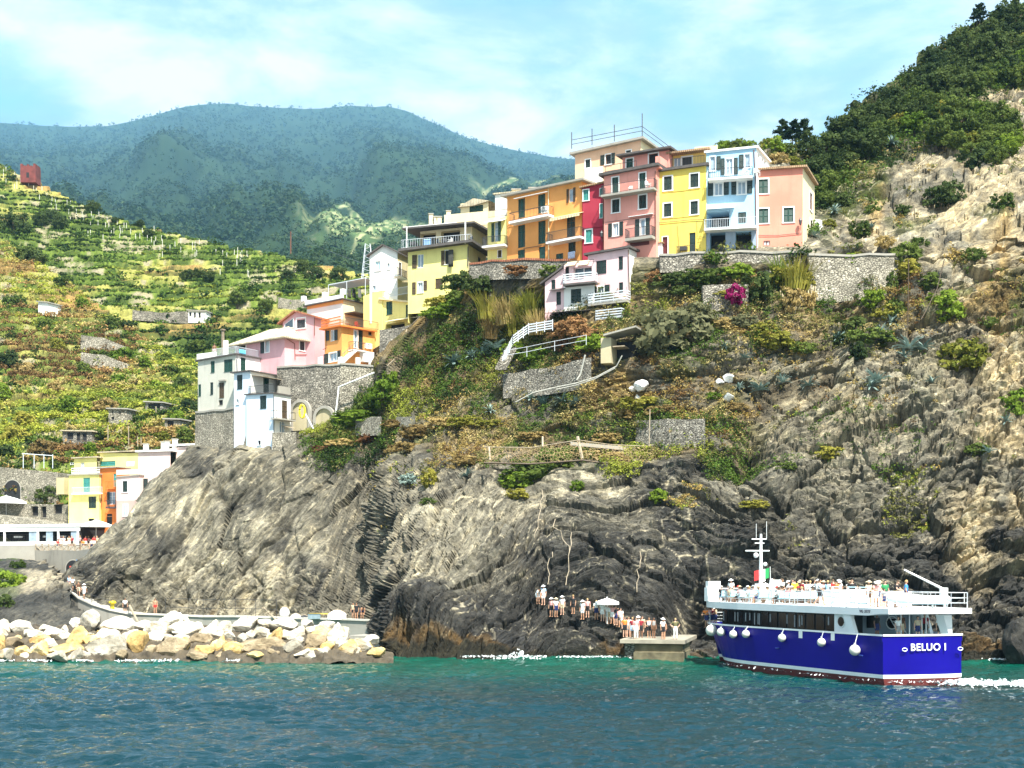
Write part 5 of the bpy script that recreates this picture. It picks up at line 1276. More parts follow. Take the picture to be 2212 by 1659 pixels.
Wq = Wall(Plane(f.P(0,0,.06),f.P(f.w,0,.06)),0,1,0,0,1,1); h.win(c4,1188,943,1242,1067,'glass',wall=Wq,rec=-.02); h.win(c4,1648,435,1704,552,'shut',trim=False,wall=Wn)
for x,y in ((1352,425),(1525,405),(1560,400),(1635,378)): u,zz = g.hit(*c4(x,y)); h.chimney(g.P(u,zz,-1.5),.6,.9,WHITE)
h.finish(); h.cloth(c4,1300,860,1345,900,.3,plain('navy_laundry',(.015,.02,.06),.9,.2),label='navy clothes under the window of the harbour pink house',pl=g); h.cloth(c4,1225,535,1300,585,-1.5,CLOTHW,label='pale sheet drying on the terrace of the harbour pink house')

# restaurant pavilion
h = House('restaurant_pavilion','long white glazed restaurant pavilion above the harbour wall',(*c4(-260,1335),181.5),(*c4(770,1330),176.0),'pavilion')
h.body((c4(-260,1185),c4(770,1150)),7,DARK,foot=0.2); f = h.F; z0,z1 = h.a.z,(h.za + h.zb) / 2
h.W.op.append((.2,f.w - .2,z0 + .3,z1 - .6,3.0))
mb = MB(); f.box(mb,-.2,f.w + .2,z1,z1 + .35,-7,.3); mb.build('roof',TRIM,h.root); mb = MB(); f.box(mb,-.1,f.w + .1,z0 - .2,z0 + .3,0,.2); f.box(mb,-.1,f.w + .1,z1 - .6,z1,0,.2); mb.build('frame',TRIM,h.root)
for x in (50,373,570,760):
	u,_ = f.hit(*c4(x,1240)); mb = MB(); f.box(mb,u - .12,u + .12,z0 + .3,z1 - .6,.0,.2); mb.build('post',TRIM,h.root)
for x0,x1 in ((285,370),(450,515),(690,755)):
	u,_ = f.hit(*c4(x0,1240)); u2,_ = f.hit(*c4(x1,1240)); mb = MB(); f.box(mb,u,u2,z0 + .3,z1 - .6,.05,.08); mb.build('pane',CURT,h.root)
h.railing(f,.2,f.w - .2,z0 + .3,-.1,1.0,METAL,None,True,.25,ends=False); h.finish()
for k,x in enumerate((130,280,415,555,690)):
	u,_ = f.hit(*c4(x,1280)); q = f.P(u,z0 + .35,-1.2); t = empty('restaurant_table',q,'white clothed table inside the glazed restaurant pavilion','table','tables in the restaurant pavilion'); mb = MB(); mb.box((q.x - .6,q.y - .5,q.z + .70),(q.x + .6,q.y + .5,q.z + .75)); mb.box((q.x - .6,q.y - .5,q.z + .5),(q.x + .6,q.y - .49,q.z + .70)); mb.build('tabletop',CLOTHW,t); mb = MB(); mb.tube([(q.x,q.y,q.z),(q.x,q.y,q.z + .7)],.05,6); mb.build('leg',METAL,t)

def umbrella(P,r,hgt,mat,label,group=None,name='parasol',sides=8,flare=.32):
	t = empty(name,P,label,'parasol',group); mb = MB(); mb.tube([P,P + UP * hgt],.035,6); mb.build('pole',METAL if mat is not CLOTHW else TRIM,t)
	mb = MB(); mb.lathe(P,[(r,hgt - r * flare - .22),(r,hgt - r * flare),(r * .5,hgt - r * flare * .42),(.02,hgt)],sides); o = mb.build('canopy',mat,t); sm = o.modifiers.new('thick','SOLIDIFY'); sm.thickness = .02
	m2 = MB(); m2.ball(P + UP * (hgt + .05),.06,6,4); m2.build('finial',TRIM,t); return t
umbrella(at(*c4(930,1340),176.5),2.3,3.3,CLOTHW,'big square white parasol over the tables beside the restaurant pavilion',sides=4)
umbrella(at(*c4(60,1110),188),2.9,3.6,CLOTHW,'flat white parasol above the old stone building at the harbour',sides=4)
# old stone building behind it
h = House('stone_building','old stone building with dark openings behind the restaurant pavilion',(*c4(-200,1150),190.0),(*c4(670,1150),186.0),'building')
h.body((c4(-200,940),c4(660,950)),8,STONEP,foot=2); f = h.F; h.W.u1 = f.w
for a in ((300,968,370,1060),(395,968,448,1075),(520,945,600,1040)): h.win(c4,*a,'dark',trim=False,rec=.5)
g = Plane(f.P(0,0,4),f.P(f.w,0,4)); mb = MB(); zt = g.hit(*c4(300,1100))[1]; mb.hexa([g.P(0,zt - 6,0),g.P(g.w,zt - 6,0),g.P(g.w,zt - 6,-4),g.P(0,zt - 6,-4),g.P(0,zt + 1.6,0),g.P(g.w,zt - .4,0),g.P(g.w,zt - .4,-4),g.P(0,zt + 1.6,-4)]); mb.build('buttress',STONEP,h.root); h.finish()
h = House('arched_wall','high stone terrace wall with a round archway behind the harbour',(*c4(-300,960),197.0),(*c4(560,900),193.0),'wall')
h.body((c4(-300,560),c4(560,640)),3,STONEP,foot=2); h.arch(c4,42,715,198,905,DARK); h.finish()
# ================================================================ WALLS, PATHS, HARBOUR
cA = crop(2000,1300,2.0109); cB = crop(1300,1800,1.3825); cD = crop(3000,774,2.1434)
def gY(px,py,*Ls):
	best = None
	for L in Ls or (cl_,):
		g,_n = L.ground(px,py)
		if g is not None and abs(proj(g)[0] - px) < 14 and abs(proj(g)[1] - py) < 14 and (best is None or g.y < best): best = g.y
	return best
def stonestrip(name,label,pts,mat,thick=0.8,cat='wall',cop=None,snap=None):
	"""pts: (px, py top, py foot, Y) from west to east"""
	if snap: pts = [(a,b,c_,(gY(a,c_,*snap) or d) - .35) for a,b,c_,d in pts]
	P0 = at(pts[0][0],pts[0][2],pts[0][3]); r = empty(name,P0,label,cat); mb = MB(); m2 = MB()
	for a,b in zip(pts,pts[1:]):
		T0,B0,T1,B1 = at(a[0],a[1],a[3]),at(a[0],a[2],a[3]),at(b[0],b[1],b[3]),at(b[0],b[2],b[3])
		B0 = Vector((B0.x,T0.y,B0.z)); K = Vector((0,thick,0))
		n = max(1,int((T1 - T0).length / 1.6))
		for i in range(n):
			f = lambda t: (T0.lerp(T1,t),B0.lerp(B1,t))
			(t0,b0),(t1,b1) = f(i / n),f((i + 1) / n)
			j0 = Vector((0,.12 * math.sin(i * 2.3),.08 * math.sin(i * 3.1 + 1))); j1 = Vector((0,.12 * math.sin((i + 1) * 2.3),.08 * math.sin((i + 1) * 3.1 + 1)))
			if i == 0: j0 *= 0
			if i == n - 1: j1 *= 0
			bt = Vector((0,-.25,-1.0))
			mb.hexa([b0 + bt,b1 + bt,b1 + K,b0 + K,t0 + j0,t1 + j1,t1 + K + j1,t0 + K + j0])
			if cop:
				u = Vector((0,0,.22)); o = Vector((0,-.12,0)); m2.hexa([t0 + j0 + o,t1 + j1 + o,t1 + K + j1,t0 + K + j0,t0 + j0 + u + o,t1 + j1 + u + o,t1 + K + u + j1,t0 + K + u + j0])
	mb.build('stonework',mat,r)
	if cop: m2.build('coping',cop,r)
	return r
def p_(c,x,y0,y1,Y): a = c(x,y0); return (a[0],a[1],c(x,y1)[1],Y)

# old masonry under the houses
r = stonestrip('stone_bastion','curved stone bastion carrying the grey house on the cliff edge',[p_(c3,152,1165,1560,166.6),p_(c3,300,1150,1500,164.6),p_(c3,596,1122,1500,160.9)],STONEP,3,cop=CONC)
r = stonestrip('arched_stone_wall','tall stone wall with two blind arches below the orange stair house',[p_(c3,862,775,1340,163.4),p_(c3,1000,765,1340,162.0),p_(c3,1415,748,1320,159.0)],STONE,5,cop=CONC)
pl = Plane(at(*c3(862,1300),163.2),at(*c3(1415,1300),158.7))
for x0,x1,yt in ((1005,1140,1075),(1205,1352,1130)):
	u0,zt = pl.hit(*c3(x0,yt),.35); u1,_ = pl.hit(*c3(x1,yt),.35); _,zb = pl.hit(*c3(x0,1320),.35); um = (u0 + u1) / 2; rr = (u1 - u0) / 2; mb = MB(); A = []; B = []
	for i in range(17):
		t = math.pi * i / 16; A.append((um - rr * math.cos(t),zt - rr + rr * math.sin(t))); B.append((um - (rr + .35) * math.cos(t),zt - rr + (rr + .35) * math.sin(t)))
	A = [(um - rr,zb)] + A + [(um + rr,zb)]; B = [(um - rr - .35,zb)] + B + [(um + rr + .35,zb)]
	for i in range(18):
		mb.quad(pl.P(*A[i],.55),pl.P(*B[i],.55),pl.P(*B[i + 1],.55),pl.P(*A[i + 1],.55)); mb.quad(pl.P(*A[i],.25),pl.P(*A[i],.55),pl.P(*A[i + 1],.55),pl.P(*A[i + 1],.25)); mb.quad(pl.P(*B[i],.55),pl.P(*B[i],.2),pl.P(*B[i + 1],.2),pl.P(*B[i + 1],.55))
	o = mb.build('arch',CONC,r); m2 = MB(); m2.add([pl.P(u,z,.33) for u,z in A],[tuple(range(len(A)))]); m2.build('niche',BUFF,o)
stonestrip('pale_stone_wall','pale stone wall stepping east under the orange stair house terrace',[p_(c3,1415,742,1330,158.9),p_(c3,1560,752,1200,158.6),p_(c3,1705,765,1000,158.4)],STONEP,5,cop=CONC)
stonestrip('terrace_stub_wall','short stone wall beside the foot of the white tower house',[p_(c3,822,1335,1480,157.4),p_(c3,1030,1328,1460,156.6)],STONEP,2)
stonestrip('yellow_house_wall','dark stone wall below the long gable of the low yellow house',[p_(c2,190,1205,1420,159.4),p_(c2,440,1165,1330,157.8),p_(c2,580,1140,1230,156.5)],STONE,3)
stonestrip('plain_grey_wall','bare grey rendered wall below the vine pergola of the yellow terrace house',[p_(c2,505,1080,1185,156.2),p_(c2,700,1015,1140,154.6),p_(c2,875,998,1040,153.0)],CONC,2)
stonestrip('street_wall','low stone parapet along the street in front of the orange and yellow houses',[p_(c2,900,690,735,152.6),p_(c2,1080,663,740,150.6),p_(c2,1450,655,730,147.0),p_(c2,1700,658,720,144.2)],STONE,.6,cop=TILER)
stonestrip('garden_wall','long stone retaining wall under the blue and the salmon houses',[p_(c1,800,1122,1180,138.6),p_(c1,1180,1104,1180,137.6),p_(c1,1560,1098,1180,136.8),p_(c1,1950,1105,1250,136.2)],STONE,.9,cop=CONC)
stonestrip('tall_pale_wall','tall pale dry stone wall east of the salmon house',[p_(cD,395,498,790,135.6),p_(cD,620,505,815,135.2),p_(cD,1040,500,760,135.4),p_(cD,1150,498,560,136)],STONEP,2,cop=CONC,snap=(cl_,))
stonestrip('lower_terrace_wall','dry stone wall below the railed garden on the slope',[p_(cA,-40,345,470,137.6),p_(cA,300,300,440,136.3),p_(cA,660,215,380,134.8)],STONE,1.5,snap=(cl_,))
stonestrip('square_stone_wall','square patch of dry stone wall above the net fence with thin poles before it',[p_(cA,1010,715,900,131.4),p_(cA,1260,700,905,130.4),p_(cA,1560,700,850,129.2)],STONE,.6,snap=(cl_,))
stonestrip('path_wall','low pale stone wall along the grassy path east of the arches',[p_(c3,1545,1215,1290,154.4),p_(c3,1770,1195,1285,152.6)],STONEP,1,snap=(cl_,))
stonestrip('path_wall','second low pale stone wall further east along the grassy path',[p_(c3,1900,1195,1265,150.6),p_(c3,2065,1190,1255,149.0)],STONEP,1,snap=(cl_,))
stonestrip('bougainvillea_wall','grey block wall behind the magenta bougainvillea',[p_(c1,1140,1355,1500,133.8),p_(c1,1320,1345,1480,133.2),p_(c1,1500,1345,1440,132.8)],STONE,1,snap=(cl_,))

# ---- harbour ground, its wall with the tunnel mouth, the way down to the water
mb = MB(); z = at(*c4(400,1335),178).z - .25
mb.hexa([(-125,174.5,z - 9),(-52,174.5,z - 9),(-40,215,z - 9),(-125,215,z - 9),(-125,174.5,z),(-52,174.5,z),(-40,215,z),(-125,215,z)])
props(mb.build('harbour_ground',CONC),kind='structure')
stonestrip('harbour_wall','stained grey harbour wall under the restaurant fence',[p_(c4,340,1392,1560,172.6),p_(c4,640,1395,1660,171.0),p_(c4,960,1385,1700,168.6)],plaster('streaked_harbour_wall',(.20,.19,.16),.8),4)
pl = Plane(at(*c4(620,1640),170.4),at(*c4(960,1640),168.0))
h = House('tunnel_mouth','dark tunnel mouth in the harbour wall with red towels hung inside',(*c4(628,1660),169.8),(*c4(790,1660),169.0),'tunnel'); h.F = Plane(h.a,h.b); h.W = Wall(h.F,0,1,0,0,1,1); h.arch(c4,640,1490,775,1655,DARK,h.W,'opening')
for k,(x0,x1) in enumerate(((672,715),(720,765))): h.cloth(c4,x0,1545,x1,1600,.35,plain('red_towel',(.45,.05,.03),.9,.3),name='towel',label=['red towel hanging in the tunnel mouth','second red towel deeper in the tunnel mouth beside the striped kiosk'][k],cat='towel')
# striped kiosk
k = empty('striped_kiosk',at(*c4(850,1650),167.6),'blue and white striped kiosk at the top of the harbour steps','kiosk'); f = Plane(at(*c4(765,1650),168.2),at(*c4(935,1640),167.0)); zt = f.hit(*c4(850,1492))[1]; zb = f.hit(*c4(850,1655))[1]
for i in range(9):
	mb = MB(); f.box(mb,f.w * i / 9,f.w * (i + 1) / 9,zb,zt,-.1,0); mb.build('board',TRIM if i % 2 == 0 or i < 2 else plain('blue_stripe',(.04,.22,.52),.6,.05),k)
mb = MB(); f.box(mb,-.2,f.w + .2,zt,zt + .12,-1.5,.3); mb.build('roof',plain('blue_stripe',(.04,.22,.52)),k)
mb = MB(); f.box(mb,f.w * .62,f.w * 1.0,zt - 1.5,zt - .9,0,.05); mb.build('sign',TRIM,k)
b = MB(); f = Plane(at(*c4(912,1470),172),at(*c4(1060,1460),171)); f.box(b,0,f.w,f.hit(*c4(980,1480))[1],f.hit(*c4(980,1365))[1],-2,0); o = b.build('white_store',WHITE,None,origin=f.P(0,8)); props(o,'small blank white store between the crowd and the dark cliff edge','store',kind='thing')
# rustic fence in front of the restaurant
f = Plane(at(*c4(345,1420),174.2),at(*c4(1110,1350),170.6)); zb,zt = f.hit(*c4(345,1412))[1],f.hit(*c4(345,1335))[1]; fr = empty('rustic_fence',f.P(0,zb),'pale wooden fence with crossed rails in front of the restaurant','fence'); n = 12
for i in range(n + 1): mb = MB(); mb.tube([f.P(f.w * i / n,zb),f.P(f.w * i / n,zt + .1)],.09,6); mb.build('post',WOOD,fr)
for i in range(n):
	u0,u1 = f.w * i / n,f.w * (i + 1) / n; mb = MB(); mb.tube([f.P(u0,zt,0),f.P(u1,zt,0)],.06,5); mb.tube([f.P(u0,zb + .1,0),f.P(u1,zt - .1,0)],.05,5); mb.tube([f.P(u0,zt - .1,.08),f.P(u1,zb + .1,.08)],.05,5); mb.build('rail',WOOD,fr)

# ---- promenade: a walkway with a concrete face falling to the rocks
prom = [(*c5(735,775),162),(*c5(755,905),150.4),(*c5(850,985),148.6),(*c5(1000,1055),147),(*c5(1200,1118),146),(*c5(1400,1158),145.2),(*c5(1800,1172),143.8),(*c5(2212,1190),142.2),(*c8(500,288),140),(*c8(860,300),137.5),(*c8(1200,308),135),(*c8(1480,315),132.5),(*c8(1825,330),129.5)]
PW = [at(*p) for p in prom]; mb = MB(); BK = Vector((2.0,4.5,0))
for a,b in zip(PW,PW[1:]):
	mb.hexa([Vector((a.x,a.y,-1)),Vector((b.x,b.y,-1)),Vector((b.x,b.y,-1)) + BK,Vector((a.x,a.y,-1)) + BK,a,b,b + BK,a + BK])
props(mb.build('promenade',CONC),kind='structure'); mb = MB()
for a,b in zip(PW,PW[1:]):
	e = Vector((-.05,-.12,.0)); mb.hexa([a + e + UP * .004,b + e + UP * .004,b + UP * .004 + Vector((.1,.3,0)),a + UP * .004 + Vector((.1,.3,0)),a + e + UP * .18,b + e + UP * .18,b + UP * .18 + Vector((.1,.3,0)),a + UP * .18 + Vector((.1,.3,0))])
props(mb.build('promenade_kerb',plain('pale_kerb',(.62,.58,.50),.85,.15)),kind='structure')  # kerb strip in a paler tone than the concrete walkway
def fence(name,label,pts,h,mat,step=2.0,wires=2,r=.03,cat='railing'):
	rt = empty(name,pts[0],label,cat)
	for q in range(wires):
		mb = MB(); mb.tube([p + UP * (h * (q + 1) / wires) for p in pts],r * .8,5); mb.build('rail',mat,rt)
	for a,b in zip(pts,pts[1:]):
		n = max(1,int((b - a).length / step))
		for i in range(n): p = a.lerp(b,i / n); mb = MB(); mb.tube([p,p + UP * (h + .05)],r,5); mb.build('post',mat,rt)
	mb = MB(); mb.tube([pts[-1],pts[-1] + UP * (h + .05)],r,5); mb.build('post',mat,rt)
	return rt
fence('promenade_railing','thin iron railing along the curved ramp down from the tunnel',PW[1:6],1.1,METAL,2.2)
fence('promenade_railing','wire railing along the level promenade behind the white boulders',PW[6:10],1.9,METAL,2.6)
q = MB(); a,b = at(*c8(860,318),137),at(*c8(748,205),138.6); q.tube([a,b],.07,6); props(q.build('leaning_pole',WOOD,None,origin=a),'slanting pale pole at the end of the wire railing','pole',kind='thing')
a,b = at(*c5(1500,1240),143.6),at(*c5(1408,1060),144.6); q = MB(); q.tube([a,b],.12,6); props(q.build('leaning_pole',WOOD,None,origin=a),'thick slanting pole where the ramp meets the level promenade','pole',kind='thing')
# lower landing step below the swimmers' wall
f = Plane(at(*c8(1480,470),122),at(*c8(1790,470),120.5)); b = MB(); f.box(b,0,f.w,-1,f.hit(*c8(1600,450))[1],-6,0); props(b.build('landing_step',CONC,None,origin=f.P(0,0)),'low concrete ledge below the high quay wall at the end of the boulders','ledge',kind='thing')

# ferry landing
f = Plane(at(*c7(1085,690),107.2),at(*c7(1690,690),106.0)); zt = f.hit(*c7(1500,540))[1]; um = f.hit(*c7(1222,600))[0]; pr = empty('landing_pier',f.P(f.w / 2,-.5),'concrete landing pier with waiting passengers at the foot of the cliff','pier')
mb = MB(); f.box(mb,0,f.w + .2,zt - .3,zt,-9,.1); mb.build('deck',plain('pier_deck',(.30,.27,.21),.9,.25,1.5),pr); mb = MB(); f.box(mb,um,f.w,zt - 1.0,zt - .36,-8,-.25); f.box(mb,um,f.w + .1,-2,zt - 1.0,-8,.35); mb.build('block',plain('weedy_concrete',(.14,.12,.07),.9,.45,1.2,0,.5),pr); mb = MB(); f.box(mb,.3,um - .05,-2,zt - .36,-8,-.5); mb.build('rubble_base',STONE,pr)
PIER = (f,zt)

# ---- boulders of the breakwater: each one a thing
def limestone(name,a,b,c):
	t = NT(name); n = t.noise(t.coord(),.55,6,.65,.4); n2 = t.noise(t.coord(),2.4,6,.7)
	col = t.mix(1.0,t.ramp(n,[(.32,a),(.5,b),(.66,c)]),t.ramp(n2,[(.28,(.55,.52,.46)),(.5,(1,1,1)),(.72,(1.2,1.2,1.2))]),'MULTIPLY')
	t.base(col); t.rough(.9); t.bump(n2,.7,.25); return t.m
BW = limestone('white_limestone',(.36,.30,.20),(.58,.53,.43),(.68,.65,.57)); BG = limestone('golden_limestone',(.26,.16,.05),(.52,.36,.14),(.70,.56,.30)); BB = limestone('brown_limestone',(.12,.09,.05),(.26,.20,.12),(.42,.34,.22)); BGY = limestone('grey_limestone',(.16,.145,.11),(.30,.27,.21),(.46,.43,.36))
def boulder_mesh(seed):
	bm = bmesh.new(); bmesh.ops.create_icosphere(bm,subdivisions=4,radius=1); r = random.Random(seed); pls = []
	for k in range(11):
		v = Vector((r.gauss(0,1),r.gauss(0,1),r.gauss(0,1))).normalized(); pls.append((v,r.uniform(.52,.84)))
	P = []
	for v in bm.verts:
		d = v.co.normalized(); rad = min([1.0] + [o / d.dot(n) for n,o in pls if d.dot(n) > .05]); P.append(d * rad)
	A = np.array([tuple(p) for p in P]); A *= (1 + .05 * fbm(A * 2.2,4,seed))[:,None] * (1 + .02 * fbm(A * 9,2,seed + 3))[:,None]
	for v,p in zip(bm.verts,A): v.co = p
	me = bpy.data.meshes.new('boulder'); bm.to_mesh(me); bm.free(); me.materials.append(BW); return me
BMS = [boulder_mesh(s) for s in range(12)]
def boulder(c,x,y,a,b,col,k,label=None,group=None,Y=None):
	px,py = c(x,y); Yb = Y or 104.3 + (1418 - py) * .135; s = {c5: 2.765,c8: 2.212,ID: 1 / 1.8228}[c] * 1.8228; P = at(px,py,Yb); hw = a / s / F * Yb; hh = b / s / F * Yb; r = random.Random(k * 7 + 3)
	o = link('boulder',BMS[k % 12],loc=P); o.scale = (hw * 1.32,(hw + hh) * .7,hh * 1.32); o.rotation_euler = (r.uniform(-.15,.15),r.uniform(-.2,.2),r.uniform(-.5,.5))
	o.material_slots[0].link = 'OBJECT'; o.material_slots[0].material = {'w': BW,'y': BG,'b': BB,'g': BGY}[col]
	L = {'w': ('white limestone boulder high on the breakwater pile','white boulders of the breakwater'),'y': ('golden stained boulder low on the breakwater by the water','golden boulders of the breakwater'),'b': ('dark brown boulder wedged low in the breakwater','brown boulders of the breakwater'),'g': ('grey boulder in the breakwater pile','grey boulders of the breakwater')}[col]
	props(o,label or L[0],'boulder',None if label else L[1],'thing')
k = 0
for x,y,a,b,c_ in [(30,1300,75,70,'w'),(240,1290,95,62,'w'),(985,1268,98,120,'g'),(840,1262,62,62,'w'),(1280,1305,150,98,'w'),(160,1468,98,72,'b'),(440,1555,120,92,'y'),(860,1425,132,104,'y'),(620,1385,115,82,'w'),(1190,1525,215,125,'g'),(1520,1490,118,125,'y'),(1875,1540,195,110,'b'),(1880,1215,145,70,'w'),(1725,1330,125,84,'w'),(1690,1440,105,74,'w'),(2040,1340,160,84,'w'),(2140,1460,62,78,'b'),(250,1565,92,72,'y'),(640,1612,104,55,'g'),(740,1545,205,66,'y'),(2140,1600,125,52,'b'),(1420,1410,92,84,'w'),(90,1590,75,55,'g'),(1120,1400,90,70,'w'),(20,1480,50,90,'y'),(420,1400,90,60,'w'),(400,1470,80,50,'y'),(1340,1590,60,40,'b'),(1560,1290,90,55,'w'),(330,1350,70,45,'w'),(700,1330,50,45,'w'),(0,1390,80,60,'w'),(520,1320,80,50,'w'),(1040,1480,60,60,'b'),(1660,1560,60,60,'b'),(10,1600,60,50,'b'),(1400,1480,50,60,'w'),(1990,1430,80,50,'w'),(1230,1400,70,60,'w'),(-90,1380,110,100,'w'),(-100,1540,110,90,'y'),(-220,1450,140,130,'w')]:
	boulder(c5,x,y,a,b,c_,k); k += 1
for x,y,a,b,c_ in [(130,412,134,72,'w'),(50,555,62,74,'y'),(220,590,105,62,'y'),(320,372,48,52,'w'),(420,382,58,52,'w'),(590,352,108,64,'w'),(370,545,52,76,'y'),(500,575,84,62,'y'),(570,490,48,48,'g'),(750,545,172,74,'b'),(905,365,112,60,'w'),(1130,345,62,42,'w'),(860,465,62,76,'y'),(1000,555,98,55,'g'),(1200,512,96,96,'b'),(1372,470,92,112,'w'),(1310,372,74,44,'w'),(1450,446,54,64,'w'),(1500,560,94,62,'y'),(1590,532,84,52,'w'),(1690,495,58,42,'w'),(1740,592,74,34,'y'),(200,500,84,52,'b'),(450,445,48,36,'w'),(1110,602,74,30,'w'),(680,612,74,24,'y'),(960,455,64,52,'w'),(1060,425,54,52,'w'),(760,345,64,36,'w'),(640,440,50,36,'w'),(1290,590,60,36,'g'),(740,420,60,40,'w'),(1160,420,50,40,'w'),(1240,400,60,40,'w'),(330,440,60,45,'w'),(240,470,50,40,'w'),(60,330,60,45,'w'),(0,300,60,40,'w'),(820,590,60,30,'b'),(440,520,40,40,'b')]:
	boulder(c8,x,y,a,b,c_,k); k += 1
rr_ = random.Random(5)
for i in range(60):
	px_ = rr_.uniform(-60,800); py_ = rr_.uniform(1352,1420) if px_ < 700 else rr_.uniform(1395,1420); low = (py_ - 1352) / 68; a = rr_.uniform(9,21)
	boulder(ID,px_,py_,a,a * rr_.uniform(.6,.95),rr_.choice('wwwwgy' if low < .4 else 'ywgby'),k,Y=105.2 + (1418 - py_) * .135); k += 1
rb = Loft({-120: [(1445,103.5),(1415,105.2),(1385,109),(1360,113),(1352,117),(1400,126)],380: [(1440,103.5),(1412,105.2),(1385,109),(1362,113),(1354,117),(1400,126)],700: [(1435,104),(1410,105.4),(1385,109),(1368,113),(1360,116),(1400,122)],790: [(1430,104.5),(1415,105.4),(1405,107),(1398,109),(1394,111),(1410,116)],850: [(1432,104.6),(1424,105.6),(1420,106.6),(1418,108),(1418,109),(1424,113)]},[6,12,12,6,4],300)
rb.P += rb.normals() * (.35 * fbm(rb.P / .9,3,555))[:,None]; props(link('rubble',np_mesh('rubble',rb.P,rb.faces(),[plain('dark_rubble',(.07,.055,.035),.9,.5,1.5)])),kind='stuff')

# ---- odds and ends on the quay
def hull_boat(c,x0,y0,x1,y1,Y,mat,label,cat='boat',lying=True,deck=None):
	A = at(*c(x0,y1),Y); B = at(*c(x1,y1),Y); L = (B - A).length; hgt = at(*c(x0,y0),Y).z - A.z; mb = MB(); n = 12; m = 9; vs = []; fs = []
	for i in range(n + 1):
		t = i / n; w = math.sin(math.pi * (.06 + .88 * t)) ** .6; zz = hgt * (.35 + .65 * math.sin(math.pi * (.1 + .8 * t)))
		for j in range(m + 1): a = math.pi * j / m; vs.append(A.lerp(B,t) + Vector((0,-.9 * w * math.cos(a),zz * math.sin(a) ** .8)))
	for i in range(n):
		for j in range(m): fs.append((i * (m + 1) + j,(i + 1) * (m + 1) + j,(i + 1) * (m + 1) + j + 1,i * (m + 1) + j + 1))
	fs += [tuple(range(m,-1,-1)),tuple(n * (m + 1) + j for j in range(m + 1))]; mb.add(vs,fs)
	rt = empty('rowing_boat',A,label,cat); mb.build('hull',mat,rt,True); k_ = MB(); k_.tube([A.lerp(B,t) + UP * (hgt * (.35 + .65 * math.sin(math.pi * (.1 + .8 * t))) + .02) for t in [.05 + .09 * i for i in range(11)]],.04,5); k_.build('keel',WOOD,rt); return rt
hull_boat(c8,1310,225,1468,306,133.6,CLOTHW,'big white upturned boat at the east end of the quay'); hull_boat(c8,985,255,1072,300,137.2,plain('grey_boat',(.45,.47,.45),.6),'small grey upturned boat beside the tall white covered boat'); hull_boat(c8,1070,268,1135,302,136.6,METAL,'small dark upturned boat between the grey boat and the blue crate')
A = at(*c8(930,300),138); t = empty('covered_dinghy',A,'tall dinghy wrapped in white canvas standing on the quay','dinghy'); mb = MB(); mb.ball(A + UP * .58,.56,12,8,(.95,.8,1.05)); mb.build('canvas',CLOTHW,t,True); mb = MB(); mb.tube([A + Vector((-.4,-.4,0)),A + Vector((.4,-.4,.05))],.05,6); mb.build('cradle',WOOD,t)
A = at(*c8(1190,302),134.6); t = empty('crate',A,'blue and grey crate under a yellow board on the quay','crate'); mb = MB(); mb.box((A.x - .62,A.y - .3,A.z),(A.x + .62,A.y + .3,A.z + .5)); mb.build('box',plain('grey_blue_crate',(.22,.30,.34),.7,.4,1.5),t); mb = MB(); mb.box((A.x - .65,A.y - .33,A.z + .5),(A.x + .65,A.y + .33,A.z + .54)); mb.build('lid',METAL,t)
A = at(*c8(1225,262),134.7); mb = MB(); vs = []
for i in range(15):
	t_ = i / 14; w = .25 * math.sin(math.pi * (.04 + .92 * t_)) ** .5; x = A.x - 1.0 + 2.0 * t_; vs += [(x,A.y - w,A.z),(x,A.y + w,A.z),(x,A.y + w,A.z + .1),(x,A.y - w,A.z + .1)]
mb.add(vs,[(4 * i + a,4 * i + (a + 1) % 4,4 * i + 4 + (a + 1) % 4,4 * i + 4 + a) for i in range(14) for a in range(4)] + [(3,2,1,0),(56,57,58,59)]); props(mb.build('paddle_board',plain('yellow_board',(.65,.48,.08),.5),None,origin=A),'yellow paddle board lying across the top of the quay crate','board',kind='thing')
A = at(*c5(1225,1108),146.6); t = empty('lifebuoy_stand',A,'bright yellow lifebuoy stand beside the promenade ramp','lifebuoy stand'); YP = plain('bright_yellow_paint',(.75,.58,.02),.5,.05); mb = MB(); mb.box((A.x - .18,A.y - .12,A.z),(A.x + .18,A.y + .12,A.z + .75)); mb.build('post',YP,t); mb = MB(); mb.lathe(A + UP * .7,[(.4,0),(.42,.12),(.36,.26),(.0,.32)],12); mb.build('hood',YP,t)
# parasol of the swimmers near the pier
umbrella(at(*c7(960,385),110.8),1.0,2.15,CLOTHW,'white beach parasol on the rocks among the waiting crowd',sides=12)

# ---- garden on the slope: rails, stair, shed, pipes
fence('garden_railing','thin rail around the green garden below the lower pink house',[at(*cA(-30,240),137.4),at(*cA(150,210),136.8),at(*cA(370,165),136),at(*cA(620,118),134.9)] ,1.0,WMETAL,2.2)
for nm,lab,pts in (('slatted_fence','white slatted fence climbing the garden stair beside the lower pink house',[at(*c2(1165,1500),142.2),at(*c2(1245,1330),142.6),at(*c2(1370,1240),142.4)]),('slatted_fence','white slatted fence along the landing at the head of the garden stair',[at(*c2(1370,1240),142.2),at(*c2(1560,1210),140.6)])):
	rt = empty(nm,pts[0],lab,'fence')
	for a,b in zip(pts,pts[1:]):
		for q in range(4): mb = MB(); o = UP * (.2 + .26 * q); t = Vector((0,.04,.14)); mb.hexa([a + o,b + o,b + o + Vector((0,.04,0)),a + o + Vector((0,.04,0)),a + o + UP * .13,b + o + UP * .13,b + o + t,a + o + t]); mb.build('slat',WMETAL,rt)
		for i in range(4): p = a.lerp(b,i / 3); mb = MB(); mb.tube([p,p + UP * 1.2],.05,5); mb.build('post',WMETAL,rt)
